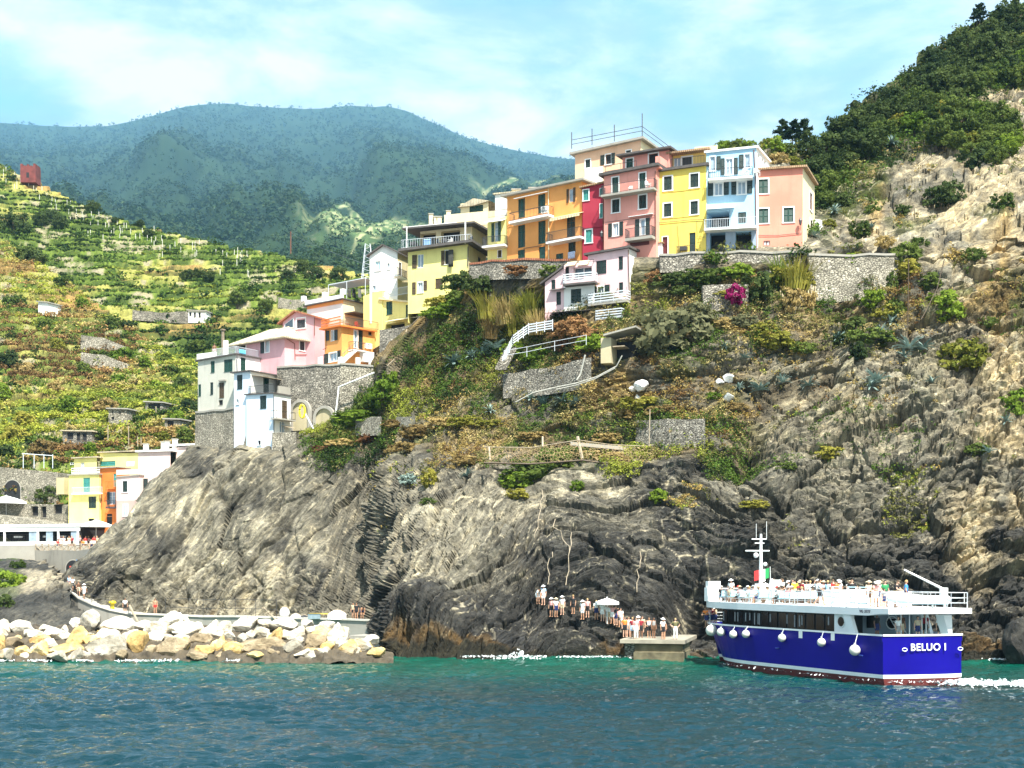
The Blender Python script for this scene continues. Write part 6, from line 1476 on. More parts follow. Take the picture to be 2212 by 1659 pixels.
A,B = at(*c2(1150,1500),142.0),at(*c2(1240,1330),143.2); rt = empty('garden_stair',A,'steep narrow white stair going down from the slatted fence','stair')
for i in range(12): p = A.lerp(B,i / 12); mb = MB(); mb.box((p.x - .6,p.y - .2,p.z - .3),(p.x + .6,p.y + .4,p.z + .05)); mb.build('step',STONE,rt)
f = Plane(at(*cA(735,212),134.4),at(*cA(905,205),133.6)); rt = empty('garden_shed',f.P(f.w / 2,f.hit(*cA(800,210))[1]),'open garden shed with a flat white roof at the end of the railed garden','shed'); zb = f.hit(*cA(800,212))[1]; z1 = f.hit(*cA(770,60))[1]
mb = MB(); f.box(mb,0,f.w * .48,zb - .6,z1,-2,0); mb.build('wall',BUFF,rt); mb = MB(); f.box(mb,f.w * .5,f.w * 1.5,zb - .3,z1 - .2,-2.2,-2); mb.build('back_wall',DARK,rt); mb = MB(); f.slabline(mb,f.w * .2,z1 + .1,f.w * 1.7,z1 + .75,.18,-2.4,.6); mb.build('roof',CONC,rt); mb = MB(); f.box(mb,f.w * .55,f.w * 1.1,(zb + z1) / 2,(zb + z1) / 2 + .1,-1.8,0); mb.build('shelf',WOOD,rt)
def cable(name,label,pts,r,mat,cat):
	mb = MB(); mb.tube(pts,r,6); return props(mb.build(name,mat,None,origin=pts[0]),label,cat,kind='thing')
PIPEM = plain('pale_pipe',(.40,.39,.34),.7,.2)
cable('water_pipe','long pale pipe sweeping down the slope from the garden shed',[at(*cA(*p),133 + i * .25) for i,p in enumerate([(905,200),(860,285),(700,370),(540,420),(390,450),(200,495),(60,570)])],.06,PIPEM,'pipe')
cable('water_pipe','second pale pipe lying beside the long one under the shed',[at(*cA(*p),133.2 + i * .25) for i,p in enumerate([(850,300),(690,385),(540,435),(380,470)])],.045,PIPEM,'pipe')
cable('water_pipe','short upright pale pipe on the dry stone wall under the railed garden',[at(*cA(612,195),134),at(*cA(575,350),134.2),at(*cA(545,395),134.2)],.09,PIPEM,'pipe')
cable('drain_pipe','white drainpipe crossing the arched stone wall and running down to the path',[at(*c3(1712,812),156.8),at(*c3(1545,880),157.0),at(*c3(1402,938),157.4),at(*c3(1378,1150),157.4),at(*c3(1330,1298),157.2)],.10,TRIM,'pipe')
cable('garden_pole','thin slanting bamboo pole below the low yellow house',[at(*c2(405,1200),156.4),at(*c2(375,1370),155.6),at(*c2(250,1490),155)],.06,WOOD,'pole')
a = at(*c3(1085,1150),156); t = empty('yellow_ring',a,'yellow ring on a slanting pole in front of the western blind arch','ring'); mb = MB(); mb.tube([a + Vector((.32 * math.cos(q),-.1,.75 * math.sin(q))) for q in [2 * math.pi * i / 16 for i in range(17)]],.13,6); mb.build('ring',YP,t); mb = MB(); mb.tube([a + Vector((.3,0,-.2)),at(*c3(1180,1300),155.6)],.09,6); mb.build('pole',TRIM,t)
# net fence on the shelf
sh = [(cB,505,40,575,165)]
posts = [((-150,925),(-140,1030)),((275,845),(275,925)),((552,845),(590,1020)),((1335,850),(1415,1085))]
for i,(a,b) in enumerate(posts):
	lab = ['leaning wooden post at the west end of the net fence','short white post on the shelf path','leaning wooden post in the middle of the net fence','thick leaning post at the east end of the net fence'][i]
	cable('fence_post',lab,[at(*cA(*b),128.4 + .2 * i),at(*cA(*a),129.5 + .2 * i)],.16 if i in (2,3) else .1,WOOD,'post')
def netmat():
	t = NT('wire_net'); m = t.new('ShaderNodeTexVoronoi',feature='DISTANCE_TO_EDGE'); m.inputs['Scale'].default_value = 3.2; t.lk(t.coord(),m.inputs['Vector']); a = t.math('LESS_THAN',m.outputs['Distance'],0.03)
	t.base((.30,.21,.10)); t.rough(.8); t.lk(a,t.b.inputs['Alpha']); return t.m
NET = netmat()
top = [(-190,925),(180,930),(560,870),(800,905),(1050,918),(1350,895)]; bot = [(-190,1050),(180,1060),(590,1030),(820,1062),(1050,1085),(1390,1080)]; mb = MB()
T = [at(*cA(*p),129.6 - .1 * i) for i,p in enumerate(top)]; B = [at(*cA(*p),128.2 - .15 * i) for i,p in enumerate(bot)]; vs = []
for i in range(len(T) - 1):
	for j in range(8):
		for q in range(5):
			a = T[i].lerp(T[i + 1],j / 8); b = B[i].lerp(B[i + 1],j / 8); p = a.lerp(b,q / 4); vs.append(p + Vector((0,-.5 * math.sin(math.pi * q / 4) + .2 * math.sin(j * 1.1 + i),0)))
n = len(vs) // 5; mb.add(vs,[(i * 5 + q,i * 5 + q + 1,i * 5 + q + 6,i * 5 + q + 5) for i in range(n - 1) for q in range(4)])
rt = empty('net_fence',B[0],'sagging rockfall net along the grassy shelf above the cliff face','net'); mb.build('net',NET,rt); m2 = MB(); m2.tube(T,.04,5); m2.build('cable',WOOD,rt); m2 = MB(); m2.tube(B,.09,5); m2.build('cable',BRNS,rt)
for i,(x,y0,y1) in enumerate(((1125,625,920),(1328,690,850),(1390,685,860))): cable('thin_pole',['thin tall pole at the west edge of the square stone wall','thin pole before the middle of the square stone wall','thin pole at the east edge of the square stone wall'][i],[at(*cA(x - 8,y1),128.8),at(*cA(x,y0),129)],.05,WOOD,'pole')
A = at(*cA(900,895),130.5); mb = MB(); mb.hexa([A + Vector(v) for v in ((-5,0,-.2),(5.5,-.6,-1.2),(5.5,.2,-1.2),(-5,.8,-.2),(-5,0,.15),(5.5,-.6,-.85),(5.5,.2,-.85),(-5,.8,.15))]); props(mb.build('path_parapet',CONC,None,origin=A),'low white parapet on the shelf path behind the net','parapet',kind='thing')
# pale quartz outcrops and tarps
for i,(x,y,w,h_) in enumerate(((1060,450,75,55),(985,465,45,30),(1035,545,28,40),(1745,375,60,40),(1685,410,50,24),(1740,545,90,25))):
	P = at(*cA(x,y),(gY(*cA(x,y)) or 130) + .1); o = link('quartz_block',BMS[(i * 5 + 2) % 12],loc=P); k_ = 1 / 3.6655 / F * P.y; o.scale = (w * k_,(w + h_) * k_ * .5,h_ * k_); o.material_slots[0].link = 'OBJECT'; o.material_slots[0].material = CLOTHW
	o.rotation_euler = (0,[0,.2,.1,-.3,-.25,-.5][i],i)
	props(o,['largest white quartz block above the golden grass on the slope','small white block west of the largest quartz block','narrow white block hanging under the largest quartz block','white rock on the slope west of the dark agave','low white rock touching the one west of the dark agave','long white slab tilted on the rocks below the dark agave'][i],'rock',kind='thing')
# rockfall cables hanging down the face
for i,(x0,y0,x1,y1,dy) in enumerate(((1160,180,1110,440,0),(1200,520,1185,690,0),(1310,400,1280,690,0),(1690,510,1670,740,0),(1215,350,1300,510,0))):
	a,b = cB(x0,y0),cB(x1,y1); pts = []
	for j in range(9):
		g,_n = cl_.ground(a[0] + (b[0] - a[0]) * j / 8,a[1] + (b[1] - a[1]) * j / 8); pts.append(g + Vector((0,-.5,0)))
	cable('rockfall_cable',['steel cable high on the cliff face below the green creeper','steel cable above the pier rocks','long steel cable west of the landing cove','steel cable over the dark cave by the boat','slanting steel cable across the middle of the cliff face'][i],pts,.035,WOOD,'cable')

# ---- far left: tower, huts, pylon, poles
A = at(66,385,436); RB = plain('dark_red_brick',(.15,.035,.03),.9,.4,.6); t = empty('red_tower',A,'ruined dark red brick tower on the skyline of the vineyard hill','tower'); mb = MB(); mb.box((A.x - 2.5,A.y - 2.4,A.z - 2),(A.x + 2.5,A.y + 2.4,A.z + 3.2)); mb.build('wall',RB,t)
for i in range(5): mb = MB(); mb.box((A.x - 2.5 + i * 1.05,A.y - 2.4,A.z + 3.2),(A.x - 1.8 + i * 1.05,A.y + 2.4,A.z + 3.2 + [.8,.3,.6,.2,.9][i])); mb.build('merlon',RB,t)
mb = MB(); mb.box((A.x - .5,A.y - 2.43,A.z - .5),(A.x + .4,A.y - 2.39,A.z + 1.2)); mb.build('window',DARK,t)
def hut(c,x0,y0,x1,y1,Y,mat,label,wins,roof=CONC):
	a_ = c((x0 + x1) / 2,y1); Y = (gY(*a_,ha_,hb_) or Y) - 1.2
	h = House('hut',label,(*c(x0,y1),Y),(*c(x1,y1),Y - 1),'hut'); h.body((c(x0,y0),c(x1,y0 + 6)),4,mat,foot=1); h.slab(roof,.3,.2)
	for w in wins: h.win(c,*w,'dark',trim=False)
	h.finish()
cE = crop(0,600,1.4747)
hut(cE,1092,918,1196,965,262,WHITE,'small white hut with three dark openings on the vineyard terraces',((1098,928,1112,950),(1125,928,1137,958),(1152,928,1165,958)))
hut(c4,1050,25,1228,140,216,STONEP,'pale stone hut with two small windows on the near slope',((1085,40,1098,72),(1155,48,1168,80),(1078,100,1105,130)))
hut(c4,605,240,890,345,206,STONE,'long low stone shed with open bays above the harbour houses',((650,255,710,320),(740,260,775,335),(800,262,840,335)),TILEP)
hut(c4,1595,125,1740,215,204,STONEP,'small flat roofed hut against the bastion',((1620,140,1680,200),))
hut(cE,222,868,275,915,252,WHITE,'tiny blank white hut on the near slope',())
hut(cE,845,1450,945,1505,213,STONE,'dark stone hut with a wide opening west of the bastion',((860,1460,930,1500),))
for i,(x0,y0,x1,y1,Y,m) in enumerate(((470,1060,735,1125,232,STONEP),(470,1160,745,1225,226,STONEP),(1615,840,1790,880,250,STONEP),(770,915,1090,950,268,STONE))):
	a,b = cE(x0,y0),cE(x1,y1); stonestrip('terrace_wall',['sunlit pale terrace wall on the near slope','lower pale terrace wall on the near slope above the big bush','brown ruined wall beside the roof terrace house','grey terrace wall running to the white hut'][i],[(a[0],a[1],b[1],Y),((a[0] + b[0]) / 2,a[1] + 6,b[1] + 4,Y - 1),(b[0],a[1] + (26 if i < 2 else 3),b[1] + 8,Y - 2)],m,1.2,snap=(ha_,hb_))
# lattice mast by the white gable house
A = at(*c2(97,830),170); hgt = at(*c2(97,525),170).z - A.z; t = empty('lattice_mast',A,'white steel lattice mast beside the white gabled house','mast')
for sx,sy in ((-1,-1),(1,-1),(1,1),(-1,1)): mb = MB(); mb.tube([A + Vector((sx * .75,sy * .75,0)),A + Vector((sx * .3,sy * .3,hgt))],.035,5); mb.build('leg',WMETAL,t)
mb = MB()
for i in range(12):
	z0,z1 = hgt * i / 12,hgt * (i + 1) / 12; w0,w1 = .75 - .45 * i / 12,.75 - .45 * (i + 1) / 12; s = 1 if i % 2 else -1
	mb.tube([A + Vector((s * w0,-w0,z0)),A + Vector((-s * w1,-w1,z1))],.018,4); mb.tube([A + Vector((-w0,s * w0,z0)),A + Vector((-w1,-s * w1,z1))],.018,4)
mb.build('bracing',WMETAL,t)
a = at(628,548,345); cable('power_pole','rust red power pole on the skyline of the vineyard hill',[a,at(628,500,345)],.16,COPPER,'pole'); cable('power_line','thin power line sagging from the rust red pole toward the village',[at(628 + 165 * i / 10,502 + 70 * (i / 10) ** .8,345 - 17 * i) for i in range(11)],.03,METAL,'wire')
for x,y0,y1 in ((1245,190,370),(1045,180,330),(1510,0,60),(1365,300,380),(1332,290,390)): cable('garden_stake','pale stake standing in the terraced gardens above the harbour',[at(*c4(x,y1),203),at(*c4(x,y0),203)],.07,WOOD,'stake').__setitem__('group','stakes in the harbour gardens')
t = empty('vine_pergola',at(*c4(220,590),198),'white frame of a vine pergola above the stone arch at the harbour','pergola')
for x in (225,330,425,510): mb = MB(); mb.tube([at(*c4(x,600),198),at(*c4(x,465),198)],.06,5); mb.build('post',WMETAL,t)
mb = MB(); mb.tube([at(*c4(215,458),198),at(*c4(515,478),198)],.06,5); mb.build('rail',WMETAL,t)
# the dark rock standing in the water at the east edge
o = link('sea_stack',BMS[3],loc=at(2216,1392,104)); o.scale = (1.75,1.9,2.6); o.material_slots[0].link = 'OBJECT'; o.material_slots[0].material = limestone('wet_black_rock',(.008,.008,.007),(.022,.02,.017),(.06,.055,.045)); props(o,'dark wet rock standing in the water beyond the stern of the boat','rock',kind='thing')
# ================================================================ PLANTS
def leaves(n,cen,nrm,size,rng,up=0.25,asp=1.6):
	"""n quads round the given centres, loosely facing along nrm"""
	d = nrm + rng.normal(0,.75,(n,3)); d[:,2] += up; d /= np.linalg.norm(d,axis=1,keepdims=True) + 1e-9
	t = np.cross(d,rng.normal(0,1,(n,3))); t /= np.linalg.norm(t,axis=1,keepdims=True) + 1e-9; b = np.cross(d,t)
	s = (size * rng.uniform(.55,1.35,n))[:,None]; a,c = t * s * asp * .5,b * s * .5
	V = np.stack([cen - a,cen + c * .9 - a * .1,cen + a,cen - c * .9 + a * .1],1).reshape(-1,3)
	return V,np.arange(n * 4).reshape(n,4)


def crown_mesh(name,seed,nclump,nleaf,size,mat,flat=.8,ragged=.3,core=.45):
	"""clumps of leaf-sized faces through the volume of an uneven crown, radius about 1, standing on z = 0"""
	rng = np.random.default_rng(seed); C = rng.normal(0,1,(nclump,3)); C /= np.linalg.norm(C,axis=1,keepdims=True)
	r = rng.uniform(core,1.0 + ragged * .5,nclump) ** .8; C *= r[:,None]; C[:,2] *= flat
	lob = 1 + ragged * vnoise(C * 1.4 + seed,seed); C *= lob[:,None]
	rad = rng.uniform(.14,.30,nclump)
	idx = np.repeat(np.arange(nclump),nleaf); n = len(idx)
	o = rng.normal(0,1,(n,3)); o /= np.linalg.norm(o,axis=1,keepdims=True); o *= (rng.uniform(.3,1,n) ** .5)[:,None]
	P = C[idx] + o * rad[idx][:,None] * np.array([1,1,.75]); nr = P / (np.linalg.norm(P,axis=1,keepdims=True) + 1e-6) * .5 + o * .7
	V,Fq = leaves(n,P,nr,size,rng); V[:,2] += flat * .72
	return np_mesh(name,V,Fq,[mat])


LG = leafmat('holm_oak_leaf',(.026,.048,.015),(.085,.118,.030)); LM = leafmat('shrub_leaf',(.042,.075,.014),(.14,.185,.036)); LB = leafmat('bright_leaf',(.075,.135,.012),(.20,.28,.03)); LY = leafmat('yellow_green_leaf',(.13,.15,.02),(.32,.29,.05))
LO = leafmat('olive_grey_leaf',(.060,.070,.035),(.17,.17,.085)); LR = leafmat('red_brown_leaf',(.11,.045,.02),(.34,.19,.08)); LMG = leafmat('bougainvillea_flower',(.16,.006,.06),(.36,.02,.14)); LD = leafmat('dry_scrub_leaf',(.15,.10,.035),(.44,.33,.13)); LA = leafmat('agave_leaf',(.07,.115,.10),(.25,.33,.29),.1); LP = leafmat('pine_needle',(.016,.036,.014),(.045,.072,.026))
BARK = plain('bark',(.085,.065,.045),.95,.35,3)
CROWN = [crown_mesh('crown',900 + i,120,26,.125,LG,.82,.35) for i in range(6)]
BUSH = [crown_mesh('bush',950 + i,70,24,.16,LM,.7,.3) for i in range(5)]
def trunk_mesh(seed):
	r = random.Random(seed); mb = MB(); p = [Vector((0,0,-.6)),Vector((.05,.02,.3)),Vector((r.uniform(-.1,.1),r.uniform(-.1,.1),.85))]; mb.tube(p,[.13,.10,.06],7)
	for k in range(4): a = r.uniform(0,6.28); q = p[1].lerp(p[2],r.uniform(.3,1)); mb.tube([q,q + Vector((.3 * math.cos(a),.3 * math.sin(a),.3)),q + Vector((.6 * math.cos(a),.6 * math.sin(a),.55))],[.05,.035,.015],5)
	me = bpy.data.meshes.new('trunk'); me.from_pydata(mb.v,[],mb.f); me.materials.append(BARK); return me
TRUNK = [trunk_mesh(s) for s in range(3)]
def pine_mesh(seed,bare=.45):
	rng = np.random.default_rng(seed); Ps = []; 
	for k in range(26):
		z = bare + (1 - bare) * (k / 26) ** .9; a = rng.uniform(0,6.28); L = (1.06 - z) * .52 + .06
		for j in range(34): t = rng.uniform(.25,1); Ps.append((math.cos(a) * L * t + rng.normal(0,.03),math.sin(a) * L * t + rng.normal(0,.03),z + .07 * t + rng.normal(0,.015)))
	P = np.array(Ps); V,Fq = leaves(len(P),P,np.tile([0,0,1.],(len(P),1)),.07,rng,.3,2.2); return np_mesh('crown',V,Fq,[LP])
PINE = [pine_mesh(70 + i,.3 + .12 * i) for i in range(3)]
mbp = MB(); mbp.tube([(0,0,-.1),(.01,0,.5),(0,.01,1.0)],[.022,.016,.004],6); PTR = bpy.data.meshes.new('trunk'); PTR.from_pydata(mbp.v,[],mbp.f); PTR.materials.append(BARK)

def setmat(o,m):
	if o.data.materials[0] is not m: o.material_slots[0].link = 'OBJECT'; o.material_slots[0].material = m
rt_ = random.Random(21)
def tree(L,px,py,rp,mat,label,group,hgt=None):
	g,n = L.ground(px,py + rp * .75)
	if g is None: return
	R = rp / F * g.y; t = empty('tree',g + Vector((0,-.2 * R,-.25 * R)),label,'tree',group)
	c = link('crown',CROWN[rt_.randrange(6)],t); c.scale = (R,R,R * rt_.uniform(.9,1.15)); c.rotation_euler = (0,0,rt_.uniform(0,6.3)); setmat(c,mat); c.location = (0,0,R * .18)
	k = link('trunk',TRUNK[rt_.randrange(3)],t); k.scale = (R,) * 3; k.rotation_euler = (0,0,rt_.uniform(0,6)); return t
def pine(L,px,py,hp,label,group=None,Y=None):
	g,n = L.ground(px,py)
	if Y: g = at(px,py,Y)
	if g is None: return
	S = hp / F * g.y; t = empty('pine_tree',g,label,'pine tree',group); i = rt_.randrange(3)
	c = link('crown',PINE[i],t); c.scale = (S,) * 3; c.rotation_euler = (0,0,rt_.uniform(0,6)); k = link('trunk',PTR,t); k.scale = (S,) * 3
def bush(L,px,py,rp,mat,label,group=None,sq=1.0,wide=1.0,name='bush',cat='bush',k=None):
	g,n = L.ground(px,py + rp * .35)
	if g is None: return
	R = rp / F * g.y; o = link(name,BUSH[rt_.randrange(5) if k is None else k],None,g + Vector((0,-.15 * R,-.45 * R * sq)))
	o.scale = (R * wide,R * .9,R * sq); o.rotation_euler = (0,0,rt_.uniform(-.5,.5)); setmat(o,mat); return props(o,label,cat,group,'thing')

# ---- holm oaks and shrubs of the steep hill on the right
def inpoly(x,y,P):
	c = False; j = len(P) - 1
	for i in range(len(P)):
		if (P[i][1] > y) != (P[j][1] > y) and x < (P[j][0] - P[i][0]) * (y - P[i][1]) / (P[j][1] - P[i][1]) + P[i][0]: c = not c
		j = i
	return c
WOODS = [(1738,320),(1798,272),(1845,244),(1902,218),(1962,182),(2006,122),(2068,72),(2212,22),(2300,-20),(2300,150),(2212,160),(2150,175),(2085,190),(2060,225),(2110,215),(2170,235),(2205,290),(2170,325),(2110,335),(2060,300),(1990,262),(1925,268),(1900,290),(1850,330),(1812,385),(1775,430),(1762,380)]
pts = []; tries = 0
while len(pts) < 150 and tries < 30000:
	tries += 1; x,y = rt_.uniform(1735,2300),rt_.uniform(-20,440); up = (y - (330 - (x - 1738) * .66)) < 70
	if not inpoly(x,y,WOODS): continue
	r = rt_.uniform(19,34) * (1.1 if up else .95)
	if all((x - a) ** 2 + (y - b) ** 2 > ((r + c) * .50) ** 2 for a,b,c in pts): pts.append((x,y,r))
for x,y,r in sorted(pts,key=lambda q: q[1]):
	dark = (x - 1735) * .62 + (y - 330) < 62 + rt_.uniform(-40,40)
	if dark: tree(cl_,x,y,r,LG,'dark holm oak in the dense wood along the skyline of the steep hill','dark oaks of the steep hill')
	elif rt_.random() < .3: tree(cl_,x,y,r * .9,LB if rt_.random() < .4 else LY,'bright yellow green tree on the lower edge of the wood of the steep hill','bright trees of the steep hill')
	else: tree(cl_,x,y,r,LM,'mid green tree in the wood above the tan rock face','green trees of the steep hill')
pine(cl_,2113,62,55,'tall feathery pine standing above the wood on the skyline of the steep hill'); pine(cl_,2185,42,46,'pine at the top corner of the steep hill'); pine(cl_,2148,52,30,'small pine between the two skyline pines')
for i,(x,y0,h_) in enumerate(((1690,322,55),(1712,330,62),(1738,322,58))): pine(cl_,x,y0 - 4,h_,['dense round pine on the far ridge behind the blue house','thin bare pine in the middle of the far ridge trio','loose pine at the east end of the far ridge trio'][i],Y=215)
for x,y,r,m,lab in [(2040,412,36,LG,'big round dark bush alone on the tan rock face'),(2098,345,34,LG,'dark bush under the wood at the top of the tan rock face'),(1822,430,22,LG,'dark bush on the slope just east of the salmon house'),(1858,495,24,LM,'green bush above the annex of the salmon house'),(1880,450,16,LM,'small green bush at the foot of the golden rock rib'),(1955,540,30,LM,'spreading green bush on the dry slope above the tall pale wall'),(1985,520,20,LM,'smaller green bush behind the spreading one on the dry slope'),(2045,655,40,LB,'round bright green bush on the pale rock east of the stone wall'),(2085,760,46,LY,'long yellow green bush draped over the pale ledge'),(2130,690,18,LM,'dark upright bush on the ledge at the far east'),(2185,862,42,LB,'green bush hanging at the east edge above the cliff'),(2170,430,26,LM,'green bush on the golden ribbed rock'),(2100,540,22,LM,'green bush between two rock ribs'),(1790,480,14,LY,'pale shrub beside the annex'),(2150,120,30,LG,'dark bush on the bare rock near the top edge'),(1945,450,18,LG,'small dark bush beneath the tan rock face'),(1910,520,20,LD,'dry golden bush on the slope behind the tall pale wall'),(1850,555,18,LY,'yellow bush behind the parapet of the tall pale wall')]:
	bush(cl_,x,y,r,m,lab)
# roof garden on the rock behind the blue house
for x,y,r,m in [(1535,312,16,LM),(1560,308,18,LB),(1590,306,18,LM),(1615,312,15,LB),(1655,298,24,LY),(1685,296,22,LB),(1640,345,16,LD),(1680,335,20,LD),(1715,345,18,LY),(1735,372,20,LB),(1755,400,20,LM),(1700,318,18,LM)]:
	bush(cl_,x,y,r,m,'leafy shrub of the garden on the rock above the blue house','shrubs on the rock above the blue house')

# ---- the growth on the slope below the houses (one by one)
SLOPE = [
 (1000,600,26,LG,1.0,1.3,'dark ivy mound at the corner of the yellow terrace house'),(1035,612,24,LG,1.0,1.2,'dark ivy mound below the street parapet'),(985,640,18,LM,1,1,'green creeper between the ivy mounds and the vine pergola'),(950,640,22,LY,.7,1.2,'pale grassy bush beside the yellow terrace house'),
 (940,668,20,LB,.7,1.3,'bright vine over the pergola of the yellow house'),(975,655,18,LB,.7,1.2,'bright vine trailing from the pergola along the grey wall'),
 (1130,578,20,LR,.8,1.6,'brown creeper hanging from the street parapet under the orange house'),(1190,580,22,LM,.8,1.4,'green creeper on the street parapet beside the pale pink house'),(1225,600,18,LM,1,1,'dark bush behind the shed roof of the pale pink house'),
 (1235,700,30,LR,.9,1.25,'large reddish brown bush below the pale pink house'),(1275,712,22,LR,.8,1.2,'reddish brown bush in front of the arched green doors'),(1215,738,18,LR,.9,1,'small reddish bush under the slatted fence'),
 (1115,752,24,LB,1,1,'round bright green bush at the west end of the railed garden'),(1165,762,26,LB,.8,1.3,'broad bright green bush in the middle of the railed garden'),(1285,730,24,LB,.9,1.2,'bright green bush beside the garden shed'),
 (1450,690,62,LO,1.0,1.1,'huge grey olive thicket beside the sun-whitened gable of the pale pink house'),(1500,668,32,LO,.9,1,'smaller grey olive bush at the edge of the huge thicket'),(1420,742,30,LO,.9,1.2,'grey olive bush below the huge thicket'),
 (1420,592,18,LR,1,1.2,'rust coloured creeper under the white passage'),(1455,592,24,LG,.8,1.3,'dark hedge below the yellow house'),(1500,588,24,LM,.8,1.4,'green hedge below the west corner of the blue house'),(1550,585,24,LM,.8,1.3,'green hedge below the pillars of the blue house'),(1595,580,22,LB,.9,1.2,'bright hedge below the salmon house'),(1470,620,18,LG,.8,1.3,'dark shrub under the hedge of the yellow house'),(1530,615,18,LM,.8,1.4,'shrub under the hedge of the blue house'),
 (1556,635,16,LY,.6,1.8,'pale golden shrub along the top of the block wall'),(1583,638,19,LMG,1.3,.8,'magenta bougainvillea hanging on the block wall'),
 (1640,612,34,LG,1.1,.9,'dark green mass under the reeds below the salmon house'),(1690,590,30,LY,.9,1.2,'yellow green reeds crowning the dark mass below the salmon house'),(1735,600,26,LY,1.2,.8,'yellow reeds at the edge of the tall pale wall'),(1700,640,26,LD,1.3,.8,'dry hanging roots below the yellow green reeds'),(1745,650,24,LD,1.4,.7,'dry hanging stems west of the tall pale wall'),
 (1820,568,18,LB,.9,1.2,'bright creeper high on the tall pale wall'),(1893,575,20,LB,.9,1.1,'bright creeper at the east end of the tall pale wall'),(1925,610,20,LM,1.5,.7,'green creeper column beside the tall pale wall'),(1935,660,20,LM,1.3,.8,'lower green creeper column beside the tall pale wall'),(1880,640,24,LB,1,1,'round bright bush at the foot of the tall pale wall'),(1915,665,22,LY,.9,1.2,'yellow bush at the foot of the creeper column'),
 (1830,700,30,LG,.8,1.5,'long dark bush below the tall pale wall'),(1880,715,30,LM,.7,1.5,'long dark green bush over the grey agaves'),(1815,730,18,LG,1,1,'dark bush at the west end of the long ones'),(1855,750,18,LG,1.2,.9,'dark bush drooping under the long ones'),
 (1960,575,26,LY,.9,1,'pale yellow agave thicket beside the stone wall top'),(2005,600,22,LM,.9,1.1,'green bush in the pale rocks east of the creeper'),(1600,690,24,LO,.8,1.3,'grey shrub on the dry slope below the block wall'),(1640,700,22,LY,.8,1.3,'yellow shrub on the dry slope below the roots'),(1685,730,26,LY,.8,1.4,'yellow green shrub above the white rocks of the slope'),(1560,700,20,LD,.8,1.3,'dry shrub east of the huge olive thicket'),(1740,745,22,LM,.8,1.2,'green shrub on the rock below the dark bushes'),
 (830,842,34,LB,1,1.0,'tall bright bush east of the pale stone wall'),(800,862,26,LM,1,1,'dark green bush against the foot of the pale stone wall'),(775,890,30,LB,.6,1.6,'bright grass bush in front of the blind arches'),(845,815,20,LB,1.1,.8,'slender bright bush above the tall one'),
 (860,905,18,LD,.7,1.6,'dry tawny bush on the path below the bright ones'),(900,925,22,LD,.8,1.5,'tawny bush on the grassy path'),(950,905,22,LD,.8,1.4,'tawny bush at the end of the low path wall'),(1010,900,20,LY,.7,1.5,'golden bush east of the low path wall'),(800,940,20,LR,.7,1.5,'brown bush under the path railing'),(870,960,22,LD,.8,1.5,'tawny bush on the brink of the dark slabs'),(740,950,18,LD,.7,1.5,'tawny bush beside the short stone wall'),(700,965,16,LR,.7,1.4,'brown bush at the foot of the white tower house'),
 (1160,1000,36,LM,.75,1.5,'big green creeper spilling over the cliff edge beside the net'),(1210,985,30,LM,.7,1.3,'green creeper against the middle of the net'),(1120,1030,28,LB,.8,1.2,'bright green creeper on the cliff face below the net'),(1120,1055,18,LY,.7,1.2,'yellow green tuft at the foot of the cliff creeper'),(930,1025,22,LY,1.1,.8,'tall pale grass tuft behind the leaning post'),(885,1030,16,LA,.9,1,'grey green tuft at the west end of the net'),(1245,1048,15,LB,1,1,'small bright tuft under the middle of the net'),(1420,1065,16,LB,1.2,.9,'bright tuft on the bare cliff face east of the net'),(920,1078,14,LM,.8,1.2,'small green tuft on the pale cliff face'),(1255,975,22,LD,.6,1.8,'dry golden growth caught in the net'),(1320,980,20,LD,.6,1.8,'dry growth caught in the east half of the net'),(1010,985,20,LD,.7,1.6,'dry golden growth west of the big creeper'),
 (1350,890,18,LD,.8,1.5,'golden grass mound under the white quartz'),(1390,870,26,LY,.7,1.7,'golden grass mound east of the white quartz'),(1435,880,20,LD,.7,1.5,'golden grass tail east of the mound'),(1310,935,18,LD,.8,1.3,'dry grass beside the square stone wall'),(1060,910,18,LY,.7,1.5,'yellow grass above the net'),(1150,935,20,LD,.6,1.7,'tawny grass strip above the net'),(1540,850,14,LB,.8,1,'bright tuft west of the dark agave'),(1590,870,16,LD,.8,1.3,'dry tuft under the dark agave'),(1785,970,22,LY,.8,1.3,'yellow green tuft on the big pale slab'),(1700,1000,14,LM,.8,1.2,'green tuft west of the big pale slab'),(1630,1085,16,LY,.7,1.5,'pale tuft below the rounded dark rock'),(2110,960,18,LM,.9,1.1,'green tuft on the tan rock above the stern')]
for x,y,r,m,sq,wd,lab in SLOPE:
	o = bush(cl_,x,y,r * 1.12,m,lab,None,sq,wd)
	if o and m is LMG: o.location.y -= 1.3
# harbour cliffs and gardens
for L,x,y,r,m,lab in [(ha_,72,1045,26,LM,'dark green bush in front of the stone arch at the harbour'),(ha_,105,1070,24,LG,'dark hanging bush beside the stone building'),(ha_,40,1050,18,LR,'rusty creeper along the wall of the stone building'),(sl_,15,1245,34,LB,'bright bush on the rocks below the restaurant'),(sl_,40,1215,16,LM,'small green bush under the restaurant corner'),(sl_,12,1290,22,LG,'dark bush low on the rocks below the restaurant')]:
	bush(L,x,y,r,m,lab)

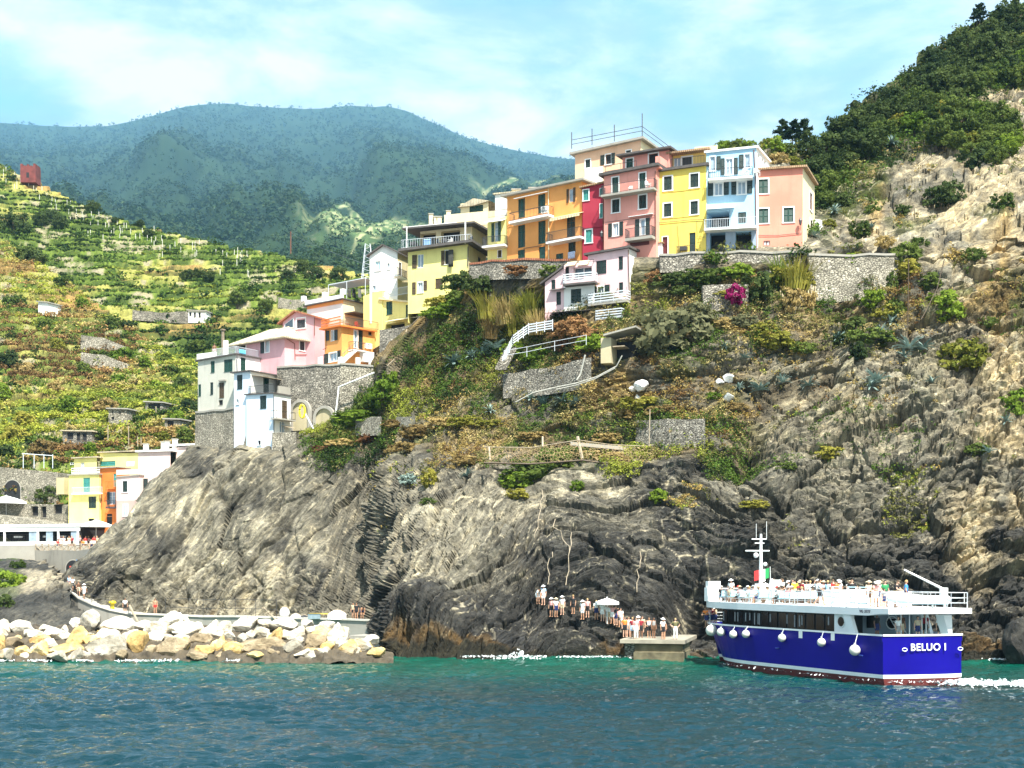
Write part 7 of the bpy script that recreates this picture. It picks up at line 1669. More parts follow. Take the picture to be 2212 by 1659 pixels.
# ---- agaves
def agave_mesh(seed):
	r = random.Random(seed); vs = []; fs = []
	for k in range(26):
		a = r.uniform(0,6.283); el = r.uniform(.15,1.35); L = r.uniform(.75,1.1); w = .085; b = len(vs)
		for i in range(5):
			t = i / 4; e = el - .55 * t * (1.4 - el * .6); rr = L * t * math.cos(e); z = L * t * math.sin(max(e,-.2)) + .05; ww = w * (1 - t) ** .6 * (.6 + .8 * min(1,t * 3)) + .004
			c = Vector((rr * math.cos(a),rr * math.sin(a),z)); s = Vector((-math.sin(a),math.cos(a),0)) * ww; vs += [c - s,c + UP * -.03,c + s]
		for i in range(4): fs += [(b + i * 3,b + i * 3 + 1,b + i * 3 + 4,b + i * 3 + 3),(b + i * 3 + 1,b + i * 3 + 2,b + i * 3 + 5,b + i * 3 + 4)]
	me = bpy.data.meshes.new('agave'); me.from_pydata(vs,[],fs); me.materials.append(LA); return me
AGV = [agave_mesh(s) for s in range(3)]
for i,(x,y,r) in enumerate([(983,772,26),(1015,762,22),(1065,735,30),(1045,755,22),(1085,720,20),(1640,830,28),(1900,715,26),(1960,735,34),(1990,745,26),(1925,690,22),(1810,720,24),(1895,808,32),(1875,825,24),(2095,740,22),(2130,968,18),(1170,860,22),(1215,858,22),(1240,865,18),(1140,850,18),(1600,830,16),(1780,345,18),(1845,305,22),(1800,450,20),(1515,705,22),(1690,815,20),(1750,820,22),(1950,760,20),(2010,815,18),(1060,880,18),(1010,1018,18),(2175,900,18),(1925,300,20),(1755,500,14),(1880,480,14),(1560,745,16),(1610,760,16)]):
	g,n = cl_.ground(x,y + r * .5)
	R = r / F * g.y * 1.15; o = link('agave',AGV[i % 3],None,g + Vector((0,-.25 * R,-.05))); o.scale = (R,) * 3; o.rotation_euler = (-.25,rt_.uniform(-.3,.3),rt_.uniform(0,6)); props(o,'blue grey agave rosette growing on the cliff slope','agave','agaves on the cliff slope','thing')
for i,(x,y0,y1) in enumerate(((1960,730,560),(1990,690,560))): cable('agave_stalk',['tall straight dead agave stalk beside the pale wall','slanting dead agave stalk east of the straight one'][i],[at(x,y0,130.5),at(x + [2,34][i],(y0 + y1) / 2,131),at(x + [3,50][i],y1,131.4)],.045,BRNS,'stalk')
def reed_mesh(seed):
	rng = np.random.default_rng(seed); n = 200; a = rng.uniform(0,6.283,n); r0 = rng.uniform(0,.55,n); L = rng.uniform(.7,1.25,n); ln = rng.uniform(.15,.75,n); vs = []; fs = []
	for k in range(n):
		d = np.array([math.cos(a[k]),math.sin(a[k]),0]); s = np.array([-d[1],d[0],0]) * .03; b = len(vs)
		for i in range(4): t = i / 3; c = d * (r0[k] + ln[k] * t * t * L[k]) + np.array([0,0,L[k] * t * (1 - .28 * ln[k] * t)]); vs += [c - s * (1.2 - t),c + s * (1.2 - t)]
		fs += [(b + 2 * i,b + 2 * i + 1,b + 2 * i + 3,b + 2 * i + 2) for i in range(3)]
	return np_mesh('reeds',np.array(vs),np.array(fs),[LY])
RD = [reed_mesh(31),reed_mesh(32)]
for i,(x,y,r,m,lab) in enumerate([(1050,655,40,LY,'tall pale reed clump below the street parapet'),(1095,668,40,LD,'straw coloured reed clump in the middle of the reed bed'),(1140,650,44,LY,'tall reed clump beside the pale pink house'),(1160,690,34,LD,'straw reeds below the tallest clump'),(1060,705,30,LD,'dry reeds above the agaves'),(1715,585,44,LY,'tall yellow reeds above the hanging roots'),(1750,575,34,LD,'dry reeds at the corner of the tall pale wall'),(1680,575,34,LB,'green reeds below the salmon house'),(1105,700,30,LY,'pale reeds low on the slope above the slatted fence')]):
	g,n = cl_.ground(x,y + r * .8); R = r / F * g.y * 1.5; o = link('reed_clump',RD[i % 2],None,g + Vector((0,-.3,-.3))); o.scale = (R * .8,R * .8,R); o.rotation_euler = (-.1,0,i); setmat(o,m); props(o,lab,'reeds',None,'thing')
# bare roots hanging under the reeds
rng = np.random.default_rng(5); mb = MB()
for k in range(46):
	x = 1650 + rng.uniform(0,110); g,n = cl_.ground(x,610 + rng.uniform(0,30)); L = rng.uniform(2,5.5); dx = rng.uniform(-.5,.3); pts = [g + Vector((dx * L * t * t + .1 * rng.normal(),-.5 - .5 * math.sin(t * 3),-L * t)) for t in (0,.25,.5,.75,1)]; mb.tube(pts,[.05,.045,.04,.03,.015],4)
props(mb.build('hanging_roots',plain('pale_root',(.42,.35,.22),.9,.3,4),None,origin=at(1700,640,135)),'mat of pale bare roots hanging below the reeds under the salmon house','roots',kind='stuff')

# ---- ground cover nobody could count
def cover(name,P,N,r,size,per,pal,seed,up=.5,mat=None,spread=1.0,zsq=.7,Pbig=None):
	rng = np.random.default_rng(seed); n = len(P); idx = np.repeat(np.arange(n),per); m = len(idx); rr = r * rng.uniform(.5,1.4,n)
	o = rng.normal(0,1,(m,3)); o /= np.linalg.norm(o,axis=1,keepdims=True); o *= rng.uniform(.2,1,m)[:,None] ** .5; o[:,2] *= zsq
	C = P[idx] + o * rr[idx][:,None] + np.array([0,0,1]) * (rr[idx] * .45)[:,None] + N[idx] * (rr[idx] * .25)[:,None]
	V,Fq = leaves(m,C,o * .6 + np.array([0,-.15,.4]),size,rng,up); pal = np.array(pal)
	pn = np.clip((fbm(P / (6 if Pbig is None else Pbig),3,seed + 600) * .75 + .5 + rng.normal(0,.10,n)) * len(pal),0,len(pal) - 1).astype(int); col = pal[pn]; col = col * rng.uniform(.8,1.2,(n,1)); col = col[idx] * rng.uniform(.8,1.25,(m,1))
	me = np_mesh(name,V,Fq,[mat or tintleaf('ground_cover')],colors=np.repeat(col,4,0)); return props(link(name,me),kind='stuff')
GOLD,STRAW,BROWN,GREEN,OLIVE,LIME,DKG = (.36,.26,.08),(.42,.34,.14),(.17,.10,.04),(.080,.135,.022),(.17,.17,.05),(.27,.30,.045),(.035,.062,.015)
rng = np.random.default_rng(9)
def pick(L,n,w):
	w = np.clip(w,0,None); p = w / w.sum(); i = rng.choice(len(w),n,p=p); return i
def outward(N): N = N.copy(); N[N[:,1] > 0] *= -1; return N
px,py,T = cl_.px0,cl_.py0,cl_.T; Nn = outward(cl_.N); nz = fbm(cl_.P / 5,3,400); nz2 = fbm(cl_.P / 14,3,401)
base = sstep(px,640,760) * sstep(1015 - py + nz * 40,-6,40) * sstep(py,558,585) * (T < 10) * (px < 2240)
dens = base * (1 - .88 * sstep(px + nz2 * 60,1540,1660) * sstep(py,690,800)) * (.35 + .65 * sstep(nz,-.5,.3)) * np.where(px > 1990,.08,1) * np.where((px > 1740) & (py < 640),.6,1)
i = pick(cl_,5200,dens * sstep(nz2,-.5,.2)); cover('dry_grass',cl_.P[i],Nn[i],.42,.125,20,[BROWN,GOLD,STRAW,OLIVE,GREEN],1)
i = pick(cl_,6800,dens * sstep(-nz2 + nz * .5,-.2,.4)); cover('green_undergrowth',cl_.P[i],Nn[i],.48,.14,18,[DKG,GREEN,GREEN,OLIVE,LIME],2)
i = pick(cl_,1100,((T > .9) & (T < 5) & (px < 2250) & (px > 820)) * sstep(nz + nz2,.35,.8) * sstep(1200 - py,0,140)); cover('cliff_tufts',cl_.P[i],Nn[i],.22,.12,8,[OLIVE,GOLD,LIME,OLIVE],3)
up = ((T > 10) & (px > 1740)) * 1.0
i = pick(cl_,900,up * sstep(nz,.1,.5) * sstep(px + py * .3,1880,1960)); cover('dry_grass',cl_.P[i],Nn[i],.4,.18,10,[GOLD,OLIVE,GREEN,OLIVE],4)
i = pick(cl_,2600,((T > 10.3) & (px > 1730) & (px < 2260)) * sstep(170 - ((px - 1735) * .62 + py - 330),0,60) + ((T > 10.6) & (px > 1520) & (px < 1760)) * .5 * sstep(nz,-.3,.3)); cover('undergrowth',cl_.P[i],Nn[i],.8,.26,12,[DKG,DKG,GREEN,GREEN,OLIVE],5)
# vines and scrub on the terraces
N1 = outward(hb_.N); row = (hb_.f > .60) & (hb_.f < .74); vis = (hb_.T < 4.98) & (hb_.px0 > -60)
i = pick(hb_,8000,row * vis * sstep(hb_.n1 + hb_.n2 * .4,-.4,.1)); cover('vineyard_vines',hb_.P[i],N1[i],.48,.34,10,[DKG,GREEN,(.11,.18,.03),(.15,.22,.035),LIME],6,zsq=.5,Pbig=25)
i = pick(hb_,3500,vis * sstep(-hb_.n1,-.3,.3) * (hb_.f < .45)); cover('terrace_grass',hb_.P[i],N1[i],.32,.30,8,[STRAW,(.40,.40,.09),LIME,(.22,.27,.04)],7,zsq=.5,Pbig=25)
i = pick(hb_,700,vis * sstep(hb_.n2 + hb_.n1 * .3,.25,.7)); cover('hillside_shrubs',hb_.P[i],N1[i],1.3,.5,22,[DKG,GREEN,DKG,(.04,.075,.02)],8)
N1 = outward(ha_.N); vis = (ha_.T < 4.98) & (ha_.T > .5) & (ha_.px0 > -60)
i = pick(ha_,6500,vis * (.3 + sstep(ha_.n2,-.3,.3)) * np.where(ha_.f > .6,1.6,1)); cover('dry_scrub',ha_.P[i],N1[i],.7,.30,14,[BROWN,(.36,.22,.09),GOLD,STRAW,(.44,.40,.10),LIME],9,Pbig=16)
i = pick(ha_,4200,vis * sstep(-ha_.n2 + ha_.n1 * .5,-.2,.4)); cover('green_scrub',ha_.P[i],N1[i],.75,.30,14,[DKG,GREEN,(.14,.20,.03),LIME,(.36,.38,.05)],10,Pbig=16)
# the wooded mountain
N1 = outward(mt_.N); vis = (mt_.T > .2) & (mt_.T < 7.05) & (mt_.px0 > -60) & (mt_.px0 < 1750) & (mt_.patch < .3); Ym = mt_.P[:,1]
w = vis * np.interp(Ym,[430,900,3900,8200],[1.0,1.1,1.0,.9]); i = pick(mt_,17000,w)
def forest(name,idx,r,size,per,pal,seed): return cover(name,mt_.P[idx],N1[idx] * 0 + np.array([0,-.2,.5]),r,size,per,pal,seed,.8,zsq=1.0,Pbig=40)
FOR = [(.028,.055,.022),(.036,.068,.026),(.046,.080,.030),(.040,.066,.030),(.060,.092,.036)]
near = i[Ym[i] < 1500]; mid = i[(Ym[i] >= 1500) & (Ym[i] < 3900)]; far = i[Ym[i] >= 3900]; forest('mountain_forest',near,3.6,1.6,18,FOR,11); forest('middle_forest',mid,7.0,3.6,15,FOR,14); forest('far_forest',far,12.0,7.5,12,FOR,12)
i = pick(mt_,700,(mt_.patch > .2) * (mt_.T < 4) * 1.0); cover('mountain_scrub',mt_.P[i],N1[i],2.6,1.6,12,[(.05,.085,.025),(.09,.12,.04)],13)
# trees and bushes one can tell apart on the terraces
for x,y,r,m,lab in [(205,432,16,LG,'dark tree standing on the skyline of the vineyard hill'),(35,478,26,LG,'dark round tree on the west edge of the vineyard'),(108,468,18,LG,'long dark hedge tree above the vineyard walls'),(88,470,15,LG,'dark hedge tree beside the long one'),(128,478,16,LG,'dark bush at the east end of the vineyard hedge'),(405,590,15,LG,'dark bush in the middle of the vine terraces'),(430,592,17,LG,'dark bush beside the one in the middle of the vine terraces'),(455,590,14,LG,'third dark bush of the trio among the vine terraces'),(510,640,18,LM,'green bush on the terraces west of the white gabled house'),(320,500,10,LG,'small dark tree on the skyline east of the stakes'),(570,655,15,LM,'green bush near the brown ruined wall'),(430,745,14,LM,'green bush above the grey house roof'),(620,590,15,LG,'dark bush below the power pole'),(680,585,18,LG,'dark bush on the ridge beside the white gabled house'),(730,590,18,LG,'dark bush behind the white gabled house'),(650,572,15,LG,'dark bush on the ridge under the power line'),(300,475,8,LG,'tiny dark tree on the vineyard skyline'),(250,470,9,LG,'small round tree on the vineyard skyline')]:
	tree(hb_,x,y,r,m,lab,None)
for x,y,r,m in [(265,762,24,LB),(230,768,17,LM),(205,758,15,LM),(262,815,22,LB),(240,690,20,LM),(200,560,22,LG),(100,520,26,LG),(60,535,24,LM),(150,590,18,LM),(280,700,16,LG),(370,800,22,LM),(395,815,20,LG),(340,830,20,LB),(410,870,26,LG),(385,900,24,LB),(400,930,22,LM),(150,870,26,LB),(60,900,30,LY),(30,930,30,LY),(15,960,20,LG),(300,905,18,LM),(330,870,18,LB),(120,830,20,LD),(60,800,24,LD),(20,770,24,LG),(100,700,20,LM),(40,650,22,LM),(180,650,18,LB),(230,870,24,LD),(280,930,18,LY),(90,960,26,LD),(210,930,22,LM),(350,940,16,LY),(320,770,16,LB),(360,765,14,LM),(10,840,24,LB),(180,790,18,LM),(130,740,18,LY),(200,965,18,LB),(40,1000,20,LM),(110,1000,14,LM)]:
	lab = {LB: ('bright green bush on the near slope above the harbour','bright bushes of the near slope'),LM: ('mid green bush on the near slope above the harbour','green bushes of the near slope'),LG: ('dark bush on the near slope above the harbour','dark bushes of the near slope'),LY: ('yellow green bush on the near slope above the harbour','yellow bushes of the near slope'),LD: ('dry tawny bush on the near slope above the harbour','tawny bushes of the near slope')}[m]
	bush(ha_,x,y,r,m,*lab)
mb = MB(); mb.tube([(0,0,-.3),(0,0,1.4)],.08,5); PST = bpy.data.meshes.new('vine_post'); PST.from_pydata(mb.v,[],mb.f); PST.materials.append(plain('pale_post',(.62,.60,.52),.8,.1))
skx = [0,100,200,300,400,500,600]; sky_ = [360,405,457,489,514,537,554]
for k in range(110):
	x = rt_.uniform(5,540); y = np.interp(x,skx,sky_) + abs(rt_.gauss(0,1)) * 22 + 5; g,n = hb_.ground(x,y)
	if g is not None: o = link('vine_post',PST,None,g); props(o,'thin pale vine post standing on the upper terraces of the vineyard hill','post','vine posts on the vineyard hill','thing')
# ================================================================ THE FERRY
C0 = Vector((26.15,84.8,0)); CB = Vector((15.85,106.2,0)); WV = Vector((0.97,0.24,0)).normalized(); DV = (CB - C0)
BL_ = DV.length
def BP(s,y,z): return C0 + DV * s + WV * y + UP * z
def hb(s,z=3.0):
	"""half breadth of the hull at s (0 stern, 1 stem) and height z"""
	e = .80 + .20 * min(1,max(0,z / 3.0)) if z < 3 else 1.0
	full = 2.9 - .12 * max(0,1 - s / .15) ** 2; k = (s - .55) / (.45 * (.86 + .14 * max(-.3,min(1,z / 3.0))))
	return max(0.0,full * (1 if k <= 0 else max(0,1 - k ** 2.4) ** .75)) * (1 if z > .4 else .93 + .07 * max(0,z + .6))
def port_s(px,y=None,z=3.0):
	lo,hi = -.05,1.0
	for _ in range(40):
		m = (lo + hi) / 2; q = BP(m,-hb(m,z) if y is None else y,z)
		if proj(q)[0] > px: lo = m
		else: hi = m
	return (lo + hi) / 2
NAVY = plain('navy_hull_paint',(.006,.003,.20),.38,.14,.35); BWHITE = plain('boat_white_paint',(.80,.81,.80),.35,.04,.6); BRED = plain('antifouling_red',(.10,.012,.010),.7,.3,1.0); BGLASS = plain('tinted_cabin_glass',(.006,.006,.008),.10,.3,.5); BGLASS.node_tree.nodes['Principled BSDF'].inputs['Specular IOR Level'].default_value = .15; NAVY.node_tree.nodes['Principled BSDF'].inputs['Specular IOR Level'].default_value = .12; BBLUE = plain('pale_blue_deck',(.45,.66,.72),.6,.08); STEEL = plain('stainless_rail',(.68,.70,.72),.3,.05); STEEL.node_tree.nodes['Principled BSDF'].inputs['Metallic'].default_value = .5
FEND = plain('fender_vinyl',(.66,.65,.58),.6,.16,2.5); LETT = plain('white_lettering',(.82,.82,.82),.5,.02)
boat = empty('ferry',C0 + DV * .5,'navy blue and white passenger ferry crowded with people, heading for the landing','ferry')
levels = [-1.0,-.3,.0,.28,.48,1.0,1.7,2.4,3.0]
ss = [0,.02,.06,.12,.2,.3,.4,.5,.58,.64,.7,.75,.8,.84,.88,.91,.94,.96,.98,1.0]
def stem(s,z): return s * (1 - .055 * (1 - max(0,min(1,z / 3.0))))      # the raked stem
def strip(z0,z1,out,mat,name):
	mb = MB(); lv = [z for z in levels if z0 < z < z1]; lv = [z0] + lv + [z1]; g = {}; vs = []; fs = []
	for sd in (-1,1):
		for i,s in enumerate(ss):
			for j,z in enumerate(lv): g[sd,i,j] = len(vs); vs.append(BP(stem(s,z),sd * (hb(s,z) + (out if s < .97 else 0)),z))
	for sd in (-1,1):
		for i in range(len(ss) - 1):
			for j in range(len(lv) - 1): q = (g[sd,i,j],g[sd,i + 1,j],g[sd,i + 1,j + 1],g[sd,i,j + 1]); fs.append(q if sd == 1 else q[::-1])
	n = 8; T = {}
	for a in range(n + 1):
		t = a / n
		for j,z in enumerate(lv): T[a,j] = len(vs); yy = (-1 + 2 * t) * (hb(0,z) + out); vs.append(BP(-.012 * (1 - (2 * t - 1) ** 2) - out / BL_,yy,z))
	for a in range(n):
		for j in range(len(lv) - 1): fs.append((T[a,j],T[a + 1,j],T[a + 1,j + 1],T[a,j + 1]))
	mb.add(vs,fs); return mb.build(name,mat,boat,False)
strip(.48,3.0,0,NAVY,'hull'); strip(.26,.50,.012,BWHITE,'waterline_stripe'); strip(-1.0,.27,0,BRED,'bottom'); rr_o = strip(2.94,3.06,.06,BWHITE,'rubbing_rail')
mb = MB(); vs = [BP(s,sd * hb(s),2.6) for sd in (-1,) for s in ss] + [BP(s,hb(s),2.6) for s in ss[::-1]]; mb.add(vs,[tuple(range(len(vs)))]); mb.build('main_deck',BBLUE,boat)
def bbox(s0,s1,y0,y1,z0,z1,mat,name,parent=None):
	mb = MB(); mb.hexa([BP(s0,y0,z0),BP(s1,y0,z0),BP(s1,y1,z0),BP(s0,y1,z0),BP(s0,y0,z1),BP(s1,y0,z1),BP(s1,y1,z1),BP(s0,y1,z1)]); return mb.build(name,mat,parent or boat)
# cabin: white frame, tinted panes
sA,sB = port_s(c6(1050,0)[0],z=3.6),port_s(c6(178,0)[0],z=3.6)
def cabin_y(s): return min(2.62,hb(s) - .08)
cab_s = [sA + (sB - sA) * i / 13 for i in range(14)]; mb = MB(); m2 = MB()
for a,b in zip(cab_s,cab_s[1:]):
	for sd in (-1,1): q = [BP(a,sd * (cabin_y(a) - .08),2.6),BP(b,sd * (cabin_y(b) - .08),2.6),BP(b,sd * (cabin_y(b) - .08),4.25),BP(a,sd * (cabin_y(a) - .08),4.25)]; mb.quad(*(q if sd == 1 else q[::-1]))
mb.quad(BP(sB,cabin_y(sB) - .08,2.6),BP(sB,-cabin_y(sB) + .08,2.6),BP(sB,-cabin_y(sB) + .08,4.25),BP(sB,cabin_y(sB) - .08,4.25)); mb.quad(BP(sA,-cabin_y(sA) + .08,2.6),BP(sA,cabin_y(sA) - .08,2.6),BP(sA,cabin_y(sA) - .08,4.25),BP(sA,-cabin_y(sA) + .08,4.25)); cabin = mb.build('cabin',plain('dark_cabin_shell',(.02,.02,.022),.7),boat)
for a,b in zip(cab_s,cab_s[1:]):
	g = .012
	for sd in (-1,1):
		m = MB(); A,B = a + g * .35,b - g * .35; q = [BP(A,sd * cabin_y(A),3.08),BP(B,sd * cabin_y(B),3.08),BP(B,sd * cabin_y(B),4.12),BP(A,sd * cabin_y(A),4.12)]; m.quad(*(q if sd == 1 else q[::-1])); m.build('window',BGLASS,cabin)
rc = random.Random(3)
for k in range(15):                                               # pale seats and curtains seen through the panes
	s = sA + (sB - sA) * rc.uniform(.03,.97); m = MB(); z0 = rc.uniform(3.15,3.5); m.quad(*[BP(s + ds,-cabin_y(s) - .012,z) for ds,z in ((.006,z0),(0,z0),(0,4.0),(.006,4.0))]); m.build('curtain',plain('cabin_curtain',(.20,.20,.21),.5,.4,3),cabin)
sP = port_s(c6(1190,0)[0],z=3.6)
pan = bbox(sP,sA,-2.66,-2.5,2.9,4.25,BWHITE,'side_panel'); pan2 = bbox(sP,sA,2.5,2.66,2.9,4.25,BWHITE,'side_panel')
def disc(s,y,z,r,mat,name,parent,along=True,rim=None):
	ax = (DV.normalized() if along else WV); mb = MB(); c = BP(s,y,z); P = [c + ax * r * math.cos(t) + UP * r * math.sin(t) for t in [2 * math.pi * i / 18 for i in range(18)]]; mb.add(P,[tuple(range(18))]); o = mb.build(name,mat,parent)
	if rim: m = MB(); m.tube(P + [P[0]],.04,5); m.build('rim',rim,o)
disc(port_s(c6(1105,0)[0],z=3.7),-2.68,3.72,.36,BGLASS,'porthole',pan,rim=BWHITE)
for sd in (-1,1):                                                 # leaning pillars
	m = MB(); a,b = port_s(c6(1215,0)[0],z=3.2),port_s(c6(1165,0)[0],z=4.2); m.hexa([BP(a - .012,sd * 2.82,2.9),BP(a + .014,sd * 2.82,2.9),BP(a + .014,sd * 2.6,2.9),BP(a - .012,sd * 2.6,2.9),BP(b - .014,sd * 2.86,4.25),BP(b + .016,sd * 2.86,4.25),BP(b + .016,sd * 2.6,4.25),BP(b - .014,sd * 2.6,4.25)]); m.build('pillar',BWHITE,boat)
m = MB(); m.hexa([BP(.005,2.0,2.9),BP(.035,2.0,2.9),BP(.035,2.25,2.9),BP(.005,2.25,2.9),BP(-.01,1.3,4.25),BP(.02,1.3,4.25),BP(.02,1.9,4.25),BP(-.01,1.9,4.25)]); m.build('pillar',BWHITE,boat)
bbox(.17,.175,-2.4,2.4,2.6,4.25,plain('aft_bulkhead',(.22,.27,.31),.6,.15,1),'bulkhead'); disc(.168,.9,3.62,.42,BGLASS,'porthole',boat,False,BWHITE); bbox(.163,.166,-1.0,-.5,3.3,4.1,BGLASS,'window'); bbox(.165,.169,-2.0,-1.3,2.6,4.1,DARK,'door')
for y in (-.6,.0,.9,1.2): m = MB(); m.tube([BP(.05,y,2.6),BP(.05,y,4.25)],.035,6); m.build('stanchion',BWHITE,boat)
lad = MB()
for q in (0,.55): lad.tube([BP(.06,-.3 + q,2.6),BP(.12,-.3 + q,4.25)],.03,5)
for i in range(7): lad.tube([BP(.06 + .06 * i / 7,-.3,2.7 + 1.5 * i / 7),BP(.06 + .06 * i / 7,.25,2.7 + 1.5 * i / 7)],.025,4)
lad.build('ladder',BWHITE,boat)
# bulwark of the aft deck and stern rail
for sd in (-1,1): bbox(0,.1,sd * 2.72,sd * 2.84,2.6,3.0,NAVY,'bulwark')
# upper deck with its fascia
ud = [-.03,.0,.05,.12,.25,.4,.55,.65,.74,.82,.885,.92]; mb = MB(); lo = []; hi = []
def uy(s): return min(2.95,hb(min(s,1)) + .12) if s > 0 else 2.95
ring = [(s,-uy(s)) for s in ud] + [(s,uy(s)) for s in ud[::-1]]; nv = len(ring); V0 = [BP(s,y,4.22 if s > .02 else 4.36) for s,y in ring]; V1 = [BP(s,y,4.70) for s,y in ring]
mb.add(V0 + V1,[tuple(range(nv))[::-1],tuple(range(nv,2 * nv))] + [(i,(i + 1) % nv,nv + (i + 1) % nv,nv + i) for i in range(nv)]); mb.build('upper_deck',BWHITE,boat)
def railrun(pts,z,h,name,mat=STEEL,mids=2,every=1,parent=None):
	mb = MB(); 
	for q in range(mids + 1): mb.tube([p + UP * (z + h * (q + 1) / (mids + 1)) for p in pts],.028 if q == mids else .018,5)
	for a,b in zip(pts,pts[1:]):
		n = max(1,int((b - a).length / 1.1))
		for i in range(n): p = a.lerp(b,i / n); mb.tube([p + UP * z,p + UP * (z + h)],.022,4)
	mb.tube([pts[-1] + UP * z,pts[-1] + UP * (z + h)],.022,4); return mb.build(name,mat,parent or boat)
railrun([BP(s,-uy(s) + .12,0) for s in (.20,.3,.42,.55,.65,.74,.82,.885,.912)],4.7,.98,'railing'); railrun([BP(.912,y,0) for y in (-1.2,0,1.2)],4.7,.98,'railing'); railrun([BP(s,uy(s) - .12,0) for s in (-.02,.1,.25,.42,.55,.65,.74,.82,.885,.912)],4.7,.98,'railing'); railrun([BP(-.02,-2.8,0),BP(-.02,0,0),BP(-.02,2.8,0)],4.7,.98,'railing'); railrun([BP(s,-2.8,0) for s in (-.02,.06,.13)],4.7,.98,'railing')
rr2 = rr_o; railrun([BP(s,-hb(s) + .1,0) for s in (.90,.94,.97)] + [BP(.985,0,0)] + [BP(s,hb(s) - .1,0) for s in (.97,.94,.90)],3.0,.75,'bow_railing',BWHITE)
# mast with yards, aerials and a flag
sm = port_s(c6(495,0)[0],y=0.0,z=6.0); mh = 4.7 + (770 - 110) / 105.0
def yat(px,py,y=0.0):
	"""height on the mast's plane of a c6 row"""
	s = port_s(c6(px,0)[0],y=y,z=6.0); q = BP(s,y,0); return CH + (HZ - c6(px,py)[1]) / F * q.y
zt = yat(495,105); m = MB(); c = BP(sm,0,0); m.tube([c + UP * 4.7,c + UP * (4.7 + (zt - 4.7) * .5),c + UP * zt],[.17,.14,.09],8); mast = m.build('mast',BWHITE,boat)
for py,L,th in ((240,1.25,.06),(148,.75,.045),(180,.5,.04)): z = yat(460,py); m = MB(); m.tube([c + WV * -L + UP * z,c + WV * L * .55 + UP * z],th,6); m.build('yard',BWHITE,mast)
for dx,y0,y1 in ((-.38,148,25),(.46,150,5)): m = MB(); m.tube([c + WV * dx + UP * yat(495,y0),c + WV * dx + UP * yat(495,y1)],.02,5); m.build('aerial',BWHITE,mast)
m = MB(); m.ball(c + WV * -.4 + UP * yat(460,275),.2,10,7); m.build('lamp',BWHITE,mast); m = MB(); m.ball(c + WV * .35 + UP * yat(525,345),.16,8,6); m.build('lamp',BWHITE,mast)
zf = yat(495,400); fl = MB(); fa = c + WV * -.55 + UP * (zf - .75); n = 9; flg = []
for a in range(3):
	m = MB(); vs = []
	for i in range(5):
		for j in range(4): t = (a + i / 4) / 3; vs.append(fa + WV * (1.25 * t) + UP * (.75 * j / 3 + .25 * t) + DV.normalized() * .09 * math.sin(t * 7))
	m.add(vs,[(i * 4 + j,i * 4 + j + 1,i * 4 + j + 5,i * 4 + j + 4) for i in range(4) for j in range(3)]); flg.append((m,[plain('flag_red',(.5,.03,.03)),plain('flag_white',(.8,.8,.8)),plain('flag_green',(.02,.30,.08))][a]))
ft = empty('flag',fa,'green white and red flag at the foot of the ferry\'s mast','flag'); m = MB(); m.tube([c + WV * .8 + UP * 4.8,c + WV * .75 + UP * (zf + .35)],.025,5); m.build('staff',BWHITE,ft)
for m,mt in flg: m.build('stripe',mt,ft,True)
# things on the upper deck: wheel stand at the bow, ventilator, screen, seats, folded gangways, davit
con = bbox(.885,.905,-1.9,-.7,4.7,5.75,BWHITE,'console'); bbox(.888,.904,-1.8,-.8,5.76,6.25,BWHITE,'windscreen')
sv = port_s(c6(500,0)[0],y=0,z=5.5); m = MB(); m.hexa([BP(sv - .02,-.6,4.7),BP(sv + .02,-.6,4.7),BP(sv + .02,.6,4.7),BP(sv - .02,.6,4.7),BP(sv - .012,-.35,6.1),BP(sv + .012,-.35,6.1),BP(sv + .012,.35,6.1),BP(sv - .012,.35,6.1)]); m.build('mast_foot',BWHITE,boat)
sv = port_s(c6(590,0)[0],y=.6,z=6); m = MB(); m.hexa([BP(sv,.2,5.3),BP(sv + .004,.2,5.3),BP(sv + .004,1.0,5.3),BP(sv,1.0,5.3),BP(sv - .01,.25,6.4),BP(sv - .006,.25,6.4),BP(sv - .006,1.1,6.4),BP(sv - .01,1.1,6.4)]); m.build('screen',BWHITE,boat)
BENCH_S = [.44,.49,.54,.59,.64,.69,.74,.79]
for s in BENCH_S:
	m = MB(); m.hexa([BP(s,-2.2,5.08),BP(s + .018,-2.2,5.08),BP(s + .018,2.2,5.08),BP(s,2.2,5.08),BP(s,-2.2,5.14),BP(s + .018,-2.2,5.14),BP(s + .018,2.2,5.14),BP(s,2.2,5.14)]); o = m.build('bench',BBLUE,boat)
	m = MB(); m.hexa([BP(s - .004,-2.2,5.14),BP(s,-2.2,5.14),BP(s,2.2,5.14),BP(s - .004,2.2,5.14),BP(s - .006,-2.2,5.55),BP(s - .002,-2.2,5.55),BP(s - .002,2.2,5.55),BP(s - .006,2.2,5.55)]); m.build('backrest',BBLUE,o)
	for y in (-2.0,0,2.0): m = MB(); m.tube([BP(s + .009,y,4.7),BP(s + .009,y,5.08)],.04,5); m.build('leg',STEEL,o)
bbox(.27,.36,-1.2,2.0,4.7,5.75,BWHITE,'locker'); bbox(.17,.2,.6,2.4,4.7,5.7,BWHITE,'locker')
